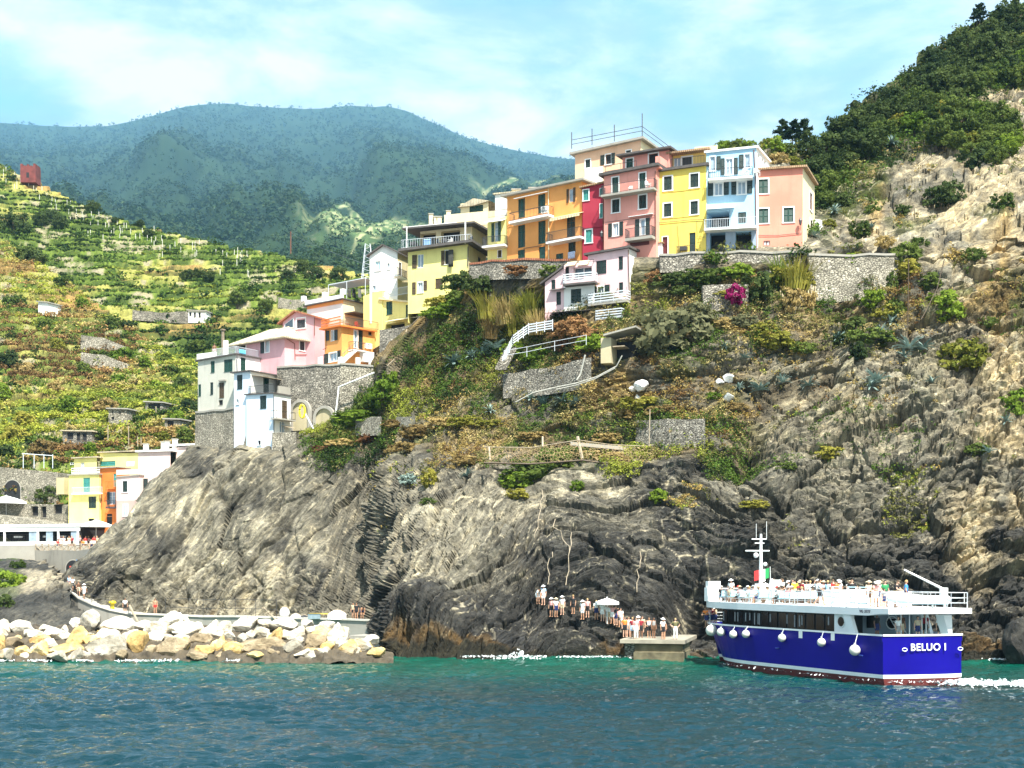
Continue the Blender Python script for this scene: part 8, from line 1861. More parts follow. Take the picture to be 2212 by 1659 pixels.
for x in (1075,1195,1290):                                     # ribbed white gangways leaning on the rail
	a = port_s(c6(x,0)[0],y=-2.6,z=5); g = empty('gangway',BP(a,-2.6,4.7),['ribbed white gangway leaning on the ferry rail beside the walking passenger','middle ribbed white gangway leaning on the ferry rail','ribbed white gangway leaning nearest the ferry dinghy'][(1075,1195,1290).index(x)],'gangway')
	for q in (-.018,.018): m = MB(); m.tube([BP(a + q - .02,-2.85,4.72),BP(a + q + .012,-2.2,6.0)],.05,5); m.build('side_rail',BWHITE,g)
	for i in range(8): t = i / 7; m = MB(); m.tube([BP(a - .018 - .02 + .032 * t,-2.85 + .65 * t,4.8 + 1.2 * t),BP(a + .018 - .02 + .032 * t,-2.85 + .65 * t,4.8 + 1.2 * t)],.035,4); m.build('rung',BBLUE if i % 2 else BWHITE,g)
# dinghy on its cradle
dn = empty('dinghy',BP(.05,-.2,4.9),'white inflatable dinghy lashed across the ferry\'s upper deck at the stern','dinghy'); A,B = c6(1592,655),c6(1965,650)
yA = -1.35; q0,q1 = BP(.055,-1.6,5.25),BP(-.005,1.75,5.25); m = MB(); n = 14; L = []
for side in (-1,1):
	pts = [q0.lerp(q1,t) + DV.normalized() * side * .62 * math.sin(math.pi * min(1,.15 + t * .9)) ** .5 + UP * (.30 * (1 - t) ** 3) for t in [i / n for i in range(n + 1)]]; m.tube(pts,.25,8)
m.build('tube',BWHITE,dn,True); m = MB(); vs = []
for i in range(n + 1):
	t = i / n; w = .55 * math.sin(math.pi * min(1,.12 + t * .9)) ** .5
	for k in range(5): a = math.pi * k / 4; vs.append(q0.lerp(q1,t) + DV.normalized() * w * math.cos(a) - UP * (.38 * math.sin(a) * (.4 + .6 * min(1,t * 2.5)) - .04))
m.add(vs,[(i * 5 + k,i * 5 + k + 1,i * 5 + k + 6,i * 5 + k + 5) for i in range(n) for k in range(4)]); m.build('hull',BBLUE,dn,True)
m = MB(); m.box(tuple(q1 + Vector((-.5,-.25,.1))),tuple(q1 + Vector((-.1,.25,.75)))); m.build('outboard_motor',TRIM,dn)
for t in (.25,.75): m = MB(); p = q0.lerp(q1,t); m.tube([p - UP * .55,p - UP * .2],.07,5); m.build('cradle',BWHITE,dn)
m = MB(); m.tube([BP(.0,1.6,4.7),BP(.0,1.5,5.9),BP(.06,-.2,7.15)],[.1,.09,.06],6); m.build('davit',BWHITE,boat)
for z,h in ((5.6,.06),): railrun([BP(-.02,-2.2,0),BP(-.02,2.6,0)],5.0,.68,'railing',BWHITE,1)
# lettering
def text(body,size,P,ax,nrm,mat,name,parent,ext=.012):
	cu = bpy.data.curves.new(name,'FONT'); cu.body = body; cu.size = size; cu.extrude = ext; cu.align_x = 'CENTER'; cu.align_y = 'CENTER'; cu.offset = size * .016; cu.space_character = 1.12; o = bpy.data.objects.new(name,cu); COL.objects.link(o)
	dg = bpy.context.evaluated_depsgraph_get(); me = bpy.data.meshes.new_from_object(o.evaluated_get(dg)); bpy.data.objects.remove(o); me.materials.clear(); me.materials.append(mat)
	up = nrm.cross(ax).normalized(); M = Matrix((ax,up,nrm)).transposed().to_4x4(); M.translation = P - root_loc(parent); me.transform(M); return link(name,me,parent)
tn = Vector((WV.y,-WV.x,0)).normalized()
text('BELUO I',.64,BP(-.016,.12,2.22),WV,tn,LETT,'name_lettering',boat)
sx = port_s(c6(1320,0)[0],y=-2.95,z=4.45); sdv = -DV.normalized(); text('VG 3777',.26,BP(sx,-2.975,4.47),sdv,Vector((sdv.y,-sdv.x,0)).normalized(),plain('dark_lettering',(.04,.04,.07)),'registration_lettering',boat)
for y in (-1.55,2.4): disc_z = 2.12; m = MB(); P = [BP(-.016,y,0) + WV * .17 * math.cos(t) + UP * (2.1 + .1 * math.sin(t)) for t in [2 * math.pi * i / 14 for i in range(15)]]; m.tube(P,.03,5); m.build('fairlead',BWHITE,boat)
for x0,x1,y0,y1 in ((795,825,865,930),(1050,1080,893,960)):  # white plates on the hull side
	s0,s1 = port_s(c6(x1,0)[0],z=2.7),port_s(c6(x0,0)[0],z=2.7); m = MB(); m.quad(*[BP(s,-hb(s) - .015,z) for s,z in ((s1,2.45),(s0,2.45),(s0,2.98),(s1,2.98))]); m.build('side_plate',BWHITE,boat)
for x in (630,1290): s = port_s(c6(x,0)[0],z=1.7); m = MB(); m.tube([BP(s + .008,-hb(s,1.6) - .05,1.62),BP(s - .008,-hb(s,1.6) - .05,1.62)],.05,5); m.build('step_ring',plain('dull_blue_fitting',(.02,.05,.25)),boat)
# round fenders hung along the port side
for i,(x,y,r) in enumerate([(138,868,45),(204,882,33),(300,900,32),(400,897,32),(686,928,32),(1000,963,34),(1272,1025,44)]):
	s = port_s(c6(x,0)[0],z=2.4); base_ = BP(s,-hb(s,2.4),0); sc_ = F / base_.y * 3.6655; R = r / sc_; z = CH + (HZ - c6(x,y)[1]) / F * base_.y; nn = -WV * .8 - DV.normalized() * (-.0); cpos = base_ + nn * R * 1.05 + UP * z; cpos.z = z
	t = empty('fender',cpos,['biggest round fender at the very bow of the ferry','second round fender from the ferry\'s bow','third round fender from the ferry\'s bow','fourth round fender from the ferry\'s bow, last of the bow cluster','lone round fender halfway along the ferry hull','slightly stained round fender below the ferry\'s side plate','large round fender hanging lowest, near the ferry\'s stern corner'][i],'fender'); m = MB(); m.ball(cpos,R,16,11); m.build('ball',FEND,t,True); m = MB(); m.tube([cpos + UP * R,BP(s + .004,-hb(s) - .03,3.02)],.025,5); m.lathe(cpos + UP * R * .95,[(.07,0),(.07,.12),(0,.12)],8); m.build('rope',BWHITE if i == 6 else STEEL,t)

# ---- foam: along the hull, the wake, the shore, one breaking splash
def foam(name,pts,seed,size,flat=.35,per=6,spread=.4):
	rng = np.random.default_rng(seed); P = np.repeat(np.array(pts),per,0); m = len(P); P = P + rng.normal(0,1,(m,3)) * np.array([spread,spread * .8,.03]); P[:,2] = np.abs(P[:,2]) * .6 + rng.uniform(.02,.12,m)
	V,Fq = leaves(m,P,np.tile([0,-.15,1.6],(m,1)),size,rng,.5,2.6); return props(link(name,np_mesh(name,V,Fq,[FOAM])),kind='stuff')
FOAM = plain('sea_foam',(.82,.86,.87),.6,.08,3)
rng = np.random.default_rng(77); W_ = []
for i in range(90): t = rng.uniform(0,1) ** 1.2; W_.append(tuple(at(2050 + 190 * t + rng.normal(0,8),0,0)) and (lambda Y,px: ((px - CX) / F * Y,Y,0))(86 - 3.6 * rng.uniform(0,1) - 1.5 * t + rng.normal(0,.5),2050 + 200 * t))
foam('wake_foam',W_,78,.13,spread=.5,per=8)
H_ = [tuple(BP(s,-hb(s,0) * .97 - .15,0)) for s in np.linspace(.02,.75,26)] + [tuple(BP(-.02,y,0)) for y in np.linspace(-2.6,2.8,22)]; foam('hull_foam',H_,79,.09,spread=.22,per=4)
S_ = []
for x in np.arange(-30,2240,3.5):
	if 1560 < x < 2060: continue
	c = vnoise(np.array([[x / 46.,.5,.5]]),33)[0]
	if c > (.2 if x < 860 else -.1 if 1000 < x < 1340 or x > 2090 else .35):
		Y = 103.9 if x < 760 else np.interp(x,[760,860,1500,2240],[104.4,109.2,107.8,105.0]); S_.append(((x - CX) / F * Y,Y - abs(rng.normal(0,.25 + .5 * max(0,c))),0))
foam('shore_foam',S_,80,.10,spread=.3,per=5)
SP = []
for k in range(90): a = rng.normal(0,.9); h_ = max(0,.9 - abs(a) * .9) * rng.uniform(0,1); SP.append((at(1118,0,107.5).x + a,107.3 + rng.normal(0,.3),h_))
P = np.array(SP); V,Fq = leaves(len(P),P,np.tile([0,-.6,.6],(len(P),1)),.15,rng,.2,1.5); props(link('breaking_wave',np_mesh('breaking_wave',V,Fq,[FOAM])),kind='stuff')
# ================================================================ PEOPLE
# joints (x towards the figure's left, y backwards, z up), facing -Y, 1.72 m tall
def pose(**k):
	j = dict(pel=(0,0,.93),wst=(0,.0,1.06),ch=(0,0,1.30),nk=(0,.015,1.46),hd=(0,-.01,1.61),shL=(.18,.01,1.40),shR=(-.18,.01,1.40),elL=(.24,.03,1.13),elR=(-.24,.03,1.13),wrL=(.25,-.05,.88),wrR=(-.25,-.05,.88),
             hpL=(.09,0,.90),hpR=(-.09,0,.90),knL=(.10,-.02,.49),knR=(-.10,-.02,.49),anL=(.11,.02,.08),anR=(-.11,.02,.08),toL=(.13,-.15,.035),toR=(-.13,-.15,.035),fL=(0,-.02,-1),fR=(0,-.02,-1))
	j.update(k); return {a: Vector(b) for a,b in j.items()}
POSES = dict(
 stand=pose(),
 hips=pose(elL=(.40,.10,1.16),elR=(-.40,.10,1.16),wrL=(.20,-.04,.99),wrR=(-.20,-.04,.99),fL=(-.8,-.5,-.1),fR=(.8,-.5,-.1)),
 walk=pose(knL=(.10,-.20,.52),anL=(.10,-.26,.10),toL=(.11,-.43,.10),knR=(-.10,.08,.49),anR=(-.10,.34,.16),toR=(-.11,.22,.03),elL=(.24,.14,1.15),wrL=(.24,.18,.90),elR=(-.24,-.08,1.14),wrR=(-.22,-.28,.98),fR=(0,-.7,-.5)),
 lean=pose(ch=(0,-.06,1.30),nk=(0,-.09,1.45),hd=(0,-.15,1.58),shL=(.18,-.08,1.39),shR=(-.18,-.08,1.39),elL=(.26,-.22,1.16),elR=(-.26,-.22,1.16),wrL=(.12,-.40,1.08),wrR=(-.12,-.40,1.08),fL=(-.6,-.7,0),fR=(.6,-.7,0)),
 wave=pose(elL=(.36,-.02,1.30),wrL=(.30,-.12,1.56),fL=(-.2,-.2,1)),
 bend=pose(pel=(0,.10,.90),wst=(0,.04,1.02),ch=(0,-.22,1.14),nk=(0,-.38,1.18),hd=(0,-.52,1.20),shL=(.18,-.32,1.16),shR=(-.18,-.32,1.16),elL=(.20,-.36,.90),elR=(-.20,-.36,.90),wrL=(.14,-.34,.66),wrR=(-.14,-.34,.66),hpL=(.09,.10,.87),hpR=(-.09,.10,.87)),
 sit=pose(pel=(0,0,.50),wst=(0,.02,.63),ch=(0,.0,.87),nk=(0,-.01,1.03),hd=(0,-.04,1.18),shL=(.18,.0,.97),shR=(-.18,.0,.97),elL=(.23,-.06,.72),elR=(-.23,-.06,.72),wrL=(.13,-.28,.62),wrR=(-.13,-.28,.62),fL=(-.2,-1,-.1),fR=(.2,-1,-.1),hpL=(.09,0,.47),hpR=(-.09,0,.47),knL=(.13,-.42,.48),knR=(-.13,-.42,.48),anL=(.12,-.42,.08),anR=(-.12,-.42,.08),toL=(.13,-.58,.035),toR=(-.13,-.58,.035)))


def ell(mb,pts,n=12):
	"""tube with elliptical rings: (centre, rx, ry, forward axis kept level)"""
	vs = []; fs = []
	for i,(p,rx,ry) in enumerate(pts):
		d = (pts[min(i + 1,len(pts) - 1)][0] - pts[max(i - 1,0)][0]).normalized(); a = Vector((1,0,0)); b = d.cross(a).normalized()
		for k in range(n): t = 2 * math.pi * k / n; vs.append(p + a * rx * math.cos(t) + b * ry * math.sin(t))
	for i in range(len(pts) - 1):
		for k in range(n): fs.append((i * n + k,i * n + (k + 1) % n,(i + 1) * n + (k + 1) % n,(i + 1) * n + k))
	fs += [tuple(range(n - 1,-1,-1)),tuple((len(pts) - 1) * n + k for k in range(n))]; mb.add(vs,fs)


def make_body(J):
	mb = MB(); P,Wt,C,N,Hd = J['pel'],J['wst'],J['ch'],J['nk'],J['hd']; L = lambda a,b,t: a.lerp(b,t)
	ell(mb,[(P - (Wt - P) * .9,.10,.08),(P - (Wt - P) * .3,.165,.115),(P,.168,.118),(Wt,.140,.098),(L(Wt,C,.5),.150,.105),(C,.172,.112),(L(C,N,.55),.165,.095),(L(C,N,.85),.10,.075),(N,.058,.060),(L(N,Hd,.5),.052,.056)])
	for s in 'LR':
		sg = 1 if s == 'L' else -1
		sh,el,wr = J['sh' + s],J['el' + s],J['wr' + s]; mb.tube([L(C,sh,.55),sh,L(sh,el,.35),el,L(el,wr,.3),wr],[.055,.060,.050,.041,.043,.028],9)
		hp,kn,an,to = J['hp' + s],J['kn' + s],J['an' + s],J['to' + s]; mb.tube([L(hp,P,.3) + UP * .03,hp,L(hp,kn,.4),kn,L(kn,an,.3),an],[.075,.092,.080,.055,.058,.038],10)
		heel = an + (an - to) * .25; heel.z = to.z; mb.tube([heel,an - UP * .03,L(an,to,.55) - UP * .0,to],[.034,.045,.040,.026],8)
		f = J['f' + s].normalized(); side = f.cross(UP); side = Vector((1,0,0)) if side.length < .3 else side.normalized(); nrm = side.cross(f)
		pal = wr + f * .075; mb.tube([wr,wr + f * .03,pal],[.026,.036,.036],8)
		for q,ln in ((-.030,.075),(-.010,.085),(.010,.080),(.029,.062)):
			b0 = pal + side * q; b1 = b0 + f * ln * .55 - nrm * .008; b2 = b1 + f * ln * .4 - nrm * .028; mb.tube([b0 - f * .02,b1,b2],[.0105,.010,.009],6)
		tb = wr + f * .02 + side * (.035 * -sg); mb.tube([tb,tb + f * .035 + side * (.028 * -sg),tb + f * .065 + side * (.030 * -sg)],[.013,.012,.010],6)
	up = (Hd - N).normalized(); fw = Vector((0,-1,0)); fw = (fw - up * fw.dot(up)).normalized(); rt = fw.cross(up)
	def hpnt(x,y,z): return Hd + rt * x + fw * y + up * z
	vs = []; fs = []; n,m = 14,10
	for i in range(m + 1):
		ph = math.pi * i / m; z = math.cos(ph); r = math.sin(ph)
		for k in range(n):
			t = 2 * math.pi * k / n; x = .074 * r * math.cos(t); y = .094 * r * math.sin(t); zz = .118 * z
			if z < 0: x *= 1 + .25 * z; y *= 1 + (.22 * z if math.sin(t) < 0 else .02 * z)
			vs.append(hpnt(x,y,zz))
	for i in range(m):
		for k in range(n): fs.append((i * n + k,(i + 1) * n + k,(i + 1) * n + (k + 1) % n,i * n + (k + 1) % n))
	mb.add(vs,fs); mb.tube([hpnt(0,.085,.02),hpnt(0,.112,-.02),hpnt(0,.088,-.03)],[.010,.017,.012],6); mb.tube([hpnt(-.022,.083,-.062),hpnt(.022,.083,-.062)],.010,6); mb.tube([hpnt(-.03,.080,.028),hpnt(.03,.080,.028)],.012,6)
	for s in (-1,1): mb.tube([hpnt(s * .072,-.005,.02),hpnt(s * .082,-.012,.0),hpnt(s * .073,-.005,-.03)],[.012,.018,.010],6)
	me = bpy.data.meshes.new('body_raw'); me.from_pydata([tuple(v) for v in mb.v],[],mb.f); o = bpy.data.objects.new('tmp',me); COL.objects.link(o)
	r = o.modifiers.new('r','REMESH'); r.mode = 'VOXEL'; r.voxel_size = .0125; s_ = o.modifiers.new('s','SMOOTH'); s_.factor = .5; s_.iterations = 2
	dg = bpy.context.evaluated_depsgraph_get(); out = bpy.data.meshes.new_from_object(o.evaluated_get(dg)); bpy.data.objects.remove(o); out.materials.clear(); out.name = 'body'
	nv = len(out.vertices); V = np.zeros(nv * 3); out.vertices.foreach_get('co',V); V = V.reshape(-1,3); Nn = np.zeros(nv * 3); out.vertices.foreach_get('normal',Nn); Nn = Nn.reshape(-1,3)
	def seg(a,b):
		a,b = np.array(a),np.array(b); d = b - a; t = np.clip(((V - a) @ d) / (d @ d),0,1); return np.linalg.norm(V - a - t[:,None] * d,axis=1),((V - a) @ d) / (d @ d)
	B = [('tor',P - (Wt - P),N,.15),('hed',L(N,Hd,.45),Hd + up * .05,.08)]
	for s in 'LR': B += [('ua',J['sh' + s],J['el' + s],.045),('fa',J['el' + s],J['wr' + s] + J['f' + s].normalized() * .1,.035),('th',J['hp' + s],J['kn' + s],.08),('ca',J['kn' + s],J['an' + s],.05),('ft',J['an' + s],J['to' + s],.04)]
	D = []; TT = []
	for _,a,b,r in B: d,t = seg(a,b); D.append(d - r); TT.append(t)
	D = np.array(D); w = D.argmin(0); lab = np.array([B[i][0] for i in range(len(B))])[w]; tt = np.array(TT)[w,np.arange(nv)]
	npo = len(out.polygons); ls = np.zeros(npo,int); out.polygons.foreach_get('loop_start',ls); lt = np.zeros(npo,int); out.polygons.foreach_get('loop_total',lt); li = np.zeros(len(out.loops),int); out.loops.foreach_get('vertex_index',li)
	faces = [tuple(li[a:a + b]) for a,b in zip(ls,lt)]
	def shell(mask,off,name):
		ids = np.where(mask)[0]; mp_ = -np.ones(nv,int); mp_[ids] = np.arange(len(ids)); fs = [tuple(int(mp_[i]) for i in f) for f in faces if all(mask[i] for i in f)]; m = bpy.data.meshes.new(name); m.from_pydata((V[ids] + Nn[ids] * off).tolist(),[],fs); m.polygons.foreach_set('use_smooth',np.full(len(m.polygons),True)); return m
	tor = lab == 'tor'; S = {}
	S['shirt'] = shell((tor & (tt > .30) & (tt < .93)) | ((lab == 'ua') & (tt < .62)),.016,'shirt')
	S['vest'] = shell((tor & (tt > .30) & (tt < .88)) & (np.abs(V[:,0]) < .16),.014,'vest')
	S['shorts'] = shell((tor & (tt < .40)) | ((lab == 'th') & (tt < .72)),.020,'shorts')
	S['trunks'] = shell((tor & (tt < .34)) | ((lab == 'th') & (tt < .35)),.014,'trunks')
	S['trousers'] = shell((tor & (tt < .40)) | (lab == 'th') | ((lab == 'ca') & (tt < .93)),.018,'trousers')
	Vh = V - np.array(Hd); hz = Vh @ np.array(up); hf = Vh @ np.array(fw)
	S['hair'] = shell((lab == 'hed') & (hz > -.06) & ((hz > .045) | (hf < .015)) & (hz > hf * .9 - .02),.016,'hair')
	hb_m = MB(); n = 16
	prof = [(.20,.035),(.19,.045),(.105,.055),(.098,.11),(.06,.145),(.0,.15)]
	for i in range(len(prof)): hb_m.v += [tuple(hpnt(prof[i][0] * math.cos(t),prof[i][0] * 1.1 * math.sin(t),prof[i][1])) for t in [2 * math.pi * k / n for k in range(n)]]
	hb_m.f = [(i * n + k,i * n + (k + 1) % n,(i + 1) * n + (k + 1) % n,(i + 1) * n + k) for i in range(len(prof) - 1) for k in range(n)]; m = bpy.data.meshes.new('hat'); m.from_pydata(hb_m.v,[],hb_m.f); S['hat'] = m
	out.polygons.foreach_set('use_smooth',np.full(npo,True)); S['body'] = out; return S


BODY = {k: make_body(v) for k,v in POSES.items()}
SKIN = [plain('skin_light',(.62,.37,.26),.6,.06),plain('skin_tan',(.46,.25,.15),.6,.06),plain('skin_brown',(.24,.12,.07),.6,.06)]
CL = {k: plain('cloth_' + k.replace(' ','_'),v,.9,.12,9) for k,v in {'white': (.80,.80,.78),'black': (.02,.02,.022),'red': (.55,.04,.035),'orange': (.75,.22,.04),'yellow': (.78,.55,.05),'green': (.03,.25,.09),'blue': (.05,.25,.62),'navy': (.02,.03,.12),'grey': (.30,.30,.30),'pink': (.75,.38,.36),'olive': (.16,.15,.07),'beige': (.55,.45,.30),'dark red': (.25,.02,.03),'light blue': (.40,.58,.75),'brown': (.12,.06,.03)}.items()}
HAIR = {'dark': plain('dark_hair',(.018,.012,.009),.7),'brown': plain('brown_hair',(.08,.045,.02),.7),'fair': plain('fair_hair',(.40,.27,.11),.7),'grey': plain('grey_hair',(.40,.39,.37),.7)}
def person(P,rz,ps,top,bot,hair='dark',hat=None,lab='',group=None,skin=None,s=1.0,kind='shirt',bkind='shorts',rp=random.Random(4)):
	t = empty('person',P,lab,'person',group); t.rotation_euler = (0,0,rz); t.scale = (s,) * 3; S = BODY[ps]
	def ch(nm,me,m):
		o = link(nm,me,t)
		if not me.materials: me.materials.append(m)
		o.material_slots[0].link = 'OBJECT'; o.material_slots[0].material = m
	ch('body',S['body'],SKIN[rp.choice([0,0,1,1,2]) if skin is None else skin])
	if top: ch('vest' if kind == 'vest' else 'shirt',S[kind],CL[top])
	if bot: ch(bkind,S[bkind],CL[bot])
	if hat: ch('hat',S['hat'],CL[hat])
	else: ch('hair',S['hair'],HAIR[hair])
	return t
rq = random.Random(17)
def word(top,bot,hat): return f'{top} top' + (f' and {hat} hat' if hat else f' and {bot} shorts')
FACEB = math.atan2(DV.x,DV.y)
# -- upper deck of the ferry
def ondeck(px,y,z=4.7): s = port_s(c6(px,0)[0],y=y,z=z + .9); return BP(s,y,z)
PA = [(258,-1.75,-.6,'stand','white','black','white','person in white shirt and black shorts standing alone at the bow of the upper deck',1),(960,-2.2,1.2,'walk','white','black',None,'person in white shirt and black shorts walking along the rail by the gangways',1.05),(763,.9,2.6,'stand','yellow','beige',None,'person in bright yellow top standing on the upper deck',1),(1350,-.6,.3,'stand','beige','brown','beige','person in straw hat and beige top near the dinghy',1),(1405,-1.5,.2,'lean','pink','white','white','person in wide white hat and pink top leaning at the stern rail',1),(1430,.4,.4,'stand','white','navy','beige','person in white top and straw hat behind the stern rail',1),(1478,-.6,.1,'stand','green','black',None,'person in green T-shirt standing near the dinghy',1.03),(1470,-2.2,.5,'stand','grey','navy',None,'child in grey top standing before the green T-shirt',.72),(1560,-.4,.9,'lean','black','beige',None,'person in black T-shirt and beige shorts beside the dinghy',1.04),(1645,.9,1.3,'stand','blue','navy',None,'person in bright blue T-shirt behind the dinghy',1.03),(1025,.8,2.2,'stand','light blue','white',None,'person in light blue top in the middle of the upper deck',.98),(1095,1.2,2.0,'stand','orange','beige',None,'person in orange top with fair hair in the middle of the upper deck',.98),(945,1.4,2.4,'wave','white','grey','white','person in white cap with a raised hand on the upper deck',1),(885,1.3,2.8,'stand','white','grey',None,'person in white top beside the waving one',.96),(820,.8,2.0,'stand','dark red','black',None,'person in dark red top beside the yellow one',.97)]
for x,y,rz,ps,top,bot,hat,lab,s in PA: person(ondeck(x,y),rz,ps,top,bot,rq.choice(['dark','brown','dark','fair']),hat,lab,None,s=s)
tops = ['white','white','navy','black','red','white','grey','light blue','white','pink','beige','black']
k = 0
for s in BENCH_S[1:]:
	for y in (-2.0,-1.35,-.5,.6,1.5):
		k += 1
		if (k * 7) % 11 in (3,9): continue
		top = tops[(k * 5) % 12]; bot = rq.choice(['black','navy','beige','white']); hat = rq.choice([None,None,None,'white','beige','red']) if y < 0 else rq.choice([None,'white','black'])
		person(BP(s + .009,y,4.66),math.pi + .55 + rq.uniform(-.5,.5) - .1,'sit',top,bot,rq.choice(['dark','brown','fair','grey']),hat,f'person in {word(top, bot, hat)} seated on the upper deck','passengers seated on the upper deck benches',s=.98)
for i in range(22):
	top = tops[(i * 5 + 3) % 12]; person(BP(.40 + .022 * i + rq.uniform(-.006,.006),rq.uniform(1.5,2.5),4.7),rq.uniform(0,6.28),rq.choice(['stand','lean','stand','hips']),top,rq.choice(['black','navy','beige','grey']),rq.choice(['dark','brown','fair']),rq.choice([None,None,'beige','white']),f'person in {top} top standing along the far rail of the upper deck','passengers standing along the far rail',s=rq.uniform(.93,1.03))
for i,(s,y,rz,top,bot) in enumerate(((.09,-1.6,.6,'black','navy'),(.07,-.2,.2,'brown','beige'),(.06,1.3,-.2,'dark red','black'),(.045,-.9,.4,'white','grey'),(.05,.6,0,'beige','navy'),(.035,1.9,0,'white','black'))): person(BP(s,y,2.6),rz,'stand',top,bot,['dark','brown'][i % 2],None,f'person in {top} top in the shade of the aft deck, ' + ['by the white panel','on the ladder side','before the round window','at the stern bulwark','behind the name lettering','near the starboard pillar'][i],s=1.0 if i < 3 else .9)
for i,(s,y,top,hat) in enumerate(((.935,-1.0,'pink',None),(.95,-.5,'dark red',None),(.965,-.1,'beige','white'),(.92,-1.5,'orange',None))): person(BP(s,y,2.6),-.9,'lean',top,'navy',['brown','dark','fair','brown'][i],hat,f'person in {top} top at the ferry bow rail ' + ['in the middle','behind the stem','with a white hat','nearest the cabin'][i],s=.95)
# -- waiting on the landing pier
f,zt = PIER
def onpier(x,d): u,_ = f.hit(*c7(x,500),-d); return f.P(u,zt,-d)
PB = [(1620,.8,'hips','olive','white',None,'trousers','person in olive T-shirt and white trousers with hands on hips at the pier end'),(1500,.7,'stand','white','black','white','shorts','person in white shirt, black shorts and white cap at the pier edge'),(1506,2.8,'stand','black','navy',None,'shorts','person in black behind the white cap on the pier'),(1410,2.6,'stand','grey','brown',None,'shorts','person in grey top beside the white vest on the pier'),(1365,2.7,'hips','white','black',None,'shorts','person in white vest and black shorts with hands on hips on the pier'),(1285,2.2,'stand','dark red','black',None,'shorts','person in dark red top at the east end of the pier crowd'),(1240,1.2,'stand','pink','white',None,'trousers','person in pink top and white trousers at the front of the pier crowd'),(1205,1.8,'stand','dark red','light blue',None,'shorts','person in dark red top and light blue shorts in the pier crowd'),(1168,3.6,'stand','white','grey',None,'shorts','person in white top and grey shorts in the pier crowd'),(1130,3.2,'stand','orange','black',None,'shorts','person in bright orange top in the pier crowd'),(1262,4.6,'stand','white','navy','white','shorts','person in white with a white hat at the back of the pier crowd'),(1215,5.2,'stand','black','black',None,'shorts','person in black at the back of the pier crowd'),(1180,5.6,'stand','red','white',None,'shorts','person in red at the back of the pier crowd'),(1145,5.8,'stand','light blue','beige',None,'shorts','person in light blue at the back of the pier crowd'),(1300,5.0,'stand','beige','olive',None,'shorts','person in beige at the back of the pier crowd')]
for x,d,ps,top,bot,hat,bk,lab in PB: person(onpier(x,d),rq.uniform(-.5,.5) + (.3 if x > 1350 else -.2),ps,top,bot,rq.choice(['dark','brown','fair']),hat,lab,None,kind='vest' if 'vest' in lab else 'shirt',bkind=bk,s=1.0)
def stood(c,x,y,L=None,dy=-.35,Y=None):
	px,py = c(x,y); g,n = (L or cl_).ground(px,py); Yg = Y or g.y + dy; return at(px,py,Yg)
PC = [(1090,420,'white','white',None),(1065,415,'pink','black',None),(1045,400,'black','navy',None),(1010,385,'pink','white',None),(985,385,'white','beige',None),(960,380,'white','grey',None),(915,360,'white','white','white'),(855,345,'white','navy',None),(770,325,'pink','black',None),(722,345,'white','white','white'),(632,290,'black','black',None),(525,300,'white','beige','white'),(465,320,'white','navy','beige'),(420,318,'pink','black','white')]
for i,(x,y,top,bot,hat) in enumerate(PC): person(stood(c7,x,y,dy=-.5),rq.uniform(-.6,.6),'stand',top,bot,rq.choice(['dark','brown','fair']),hat,f'person in {top} top queuing on the rocks ' + ['just above the pier','below the beach parasol','under the beach parasol','west of the parasol pole','by the parasol pole','in the shade of the parasol','at the west rim of the parasol','west of the beach parasol','between two gaps in the queue','alone between gaps in the queue','low behind the dark rocks','on the highest rock of the queue','second from the west end of the queue','at the west end of the queue'][i],None,s=.95)
for i,(x,y,top) in enumerate(((290,195,'white'),(342,205,'light blue'))): person(stood(c7,x,y),.4 - .8 * i,['bend','stand'][i],top,'white','brown','white' if i else None,['person in white bending on the rock shelf above the queue','person in light blue standing on the rock shelf above the queue'][i],None)
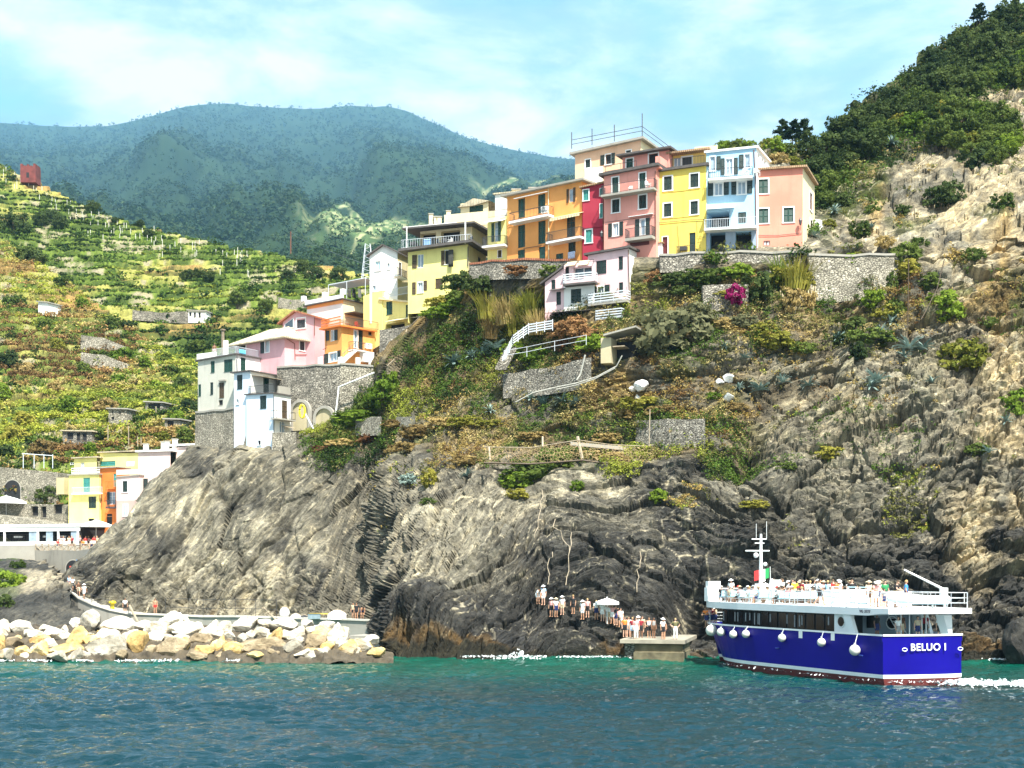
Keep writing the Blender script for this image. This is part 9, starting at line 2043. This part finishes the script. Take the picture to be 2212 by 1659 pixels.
# -- on the quay and the ramp
PD = [(c5,1690,1155,144.6,'stand',None,'red',None,'bare chested person in red trunks on the promenade','trunks'),(c5,1362,1152,146,'stand','white','black',None,'person in white top and black shorts on the ramp beside the lifebuoy stand','shorts'),(c5,752,900,150.9,'stand','light blue','dark red',None,'person in light blue at the top of the ramp','shorts'),(c5,790,915,150.2,'walk','white','black',None,'person in white walking down the top of the ramp','shorts'),(c5,855,965,149.3,'walk','brown','beige',None,'person in brown on the ramp behind the white hat','shorts'),(c5,915,995,148.6,'walk','white','white','white','person in white with a white hat on the curve of the ramp','shorts'),(c8,1528,308,133.6,'stand','beige','black',None,'person in beige beside the upturned white boat','trunks'),(c8,1556,310,133.2,'stand','black','black',None,'person in black swimwear on the end of the quay','trunks'),(c8,1605,310,133.0,'bend',None,'navy',None,'bare chested person bending on the end of the quay','trunks'),(c5,820,715,170.2,'stand','white','navy',None,'person in white before the striped kiosk','shorts'),(c5,930,765,168.0,'stand','red','navy',None,'person in red below the striped kiosk','shorts')]
for c,x,y,Y,ps,top,bot,hat,lab,bk in PD: person(at(*c(x,y),Y),rq.uniform(-.5,.5),ps,top,bot,rq.choice(['dark','brown']),hat,lab,None,bkind=bk,skin=1)
for i,x in enumerate((1700,1730,1762)): P = at(*c8(x,327),130.6); person(P - UP * .50,.1 * i - .1,'sit',None,['navy','black','red'][i],['dark','brown','fair'][i],None,['swimmer in navy trunks sitting west on the edge of the quay wall','swimmer in black trunks sitting in the middle of the quay edge','swimmer in red trunks sitting at the end of the quay edge'][i],None,bkind='trunks',skin=1,s=.95)
person(at(*c8(1775,500),121.5),1.2,'lean','pink','white','fair',None,'person in pink top by the low concrete ledge',None,bkind='trunks')
# -- roof of the grey house, restaurant terrace
for i,dx in enumerate((-.35,.75)): person(GREY_TOP + Vector((dx,-.1 * i,0)),.3 - .6 * i,'stand',[None,'light blue'][i],['pink','white'][i],['brown','fair'][i],None,['bare chested person on the roof terrace of the grey house','person in light blue on the roof terrace of the grey house'][i],None,bkind='trunks' if i == 0 else 'shorts')
for i in range(20):
	x = 560 + i * 27; d = 1.0 + (i % 4) * .9; pl = Plane(at(*c4(345,1400),175.2 + d),at(*c4(1110,1380),172.0 + d)); u,z = pl.hit(*c4(x,1382)); top = ['red','pink','white','red','beige','dark red','white','navy','pink','orange'][i % 10]
	person(pl.P(u,at(*c4(700,1385),173.5).z + .1),rq.uniform(-1,1),'stand' if i % 3 else 'sit',top,['navy','white','black'][i % 3],['dark','brown','fair'][i % 3],None,f'person in {top} top in the crowd on the restaurant terrace','guests on the restaurant terrace')
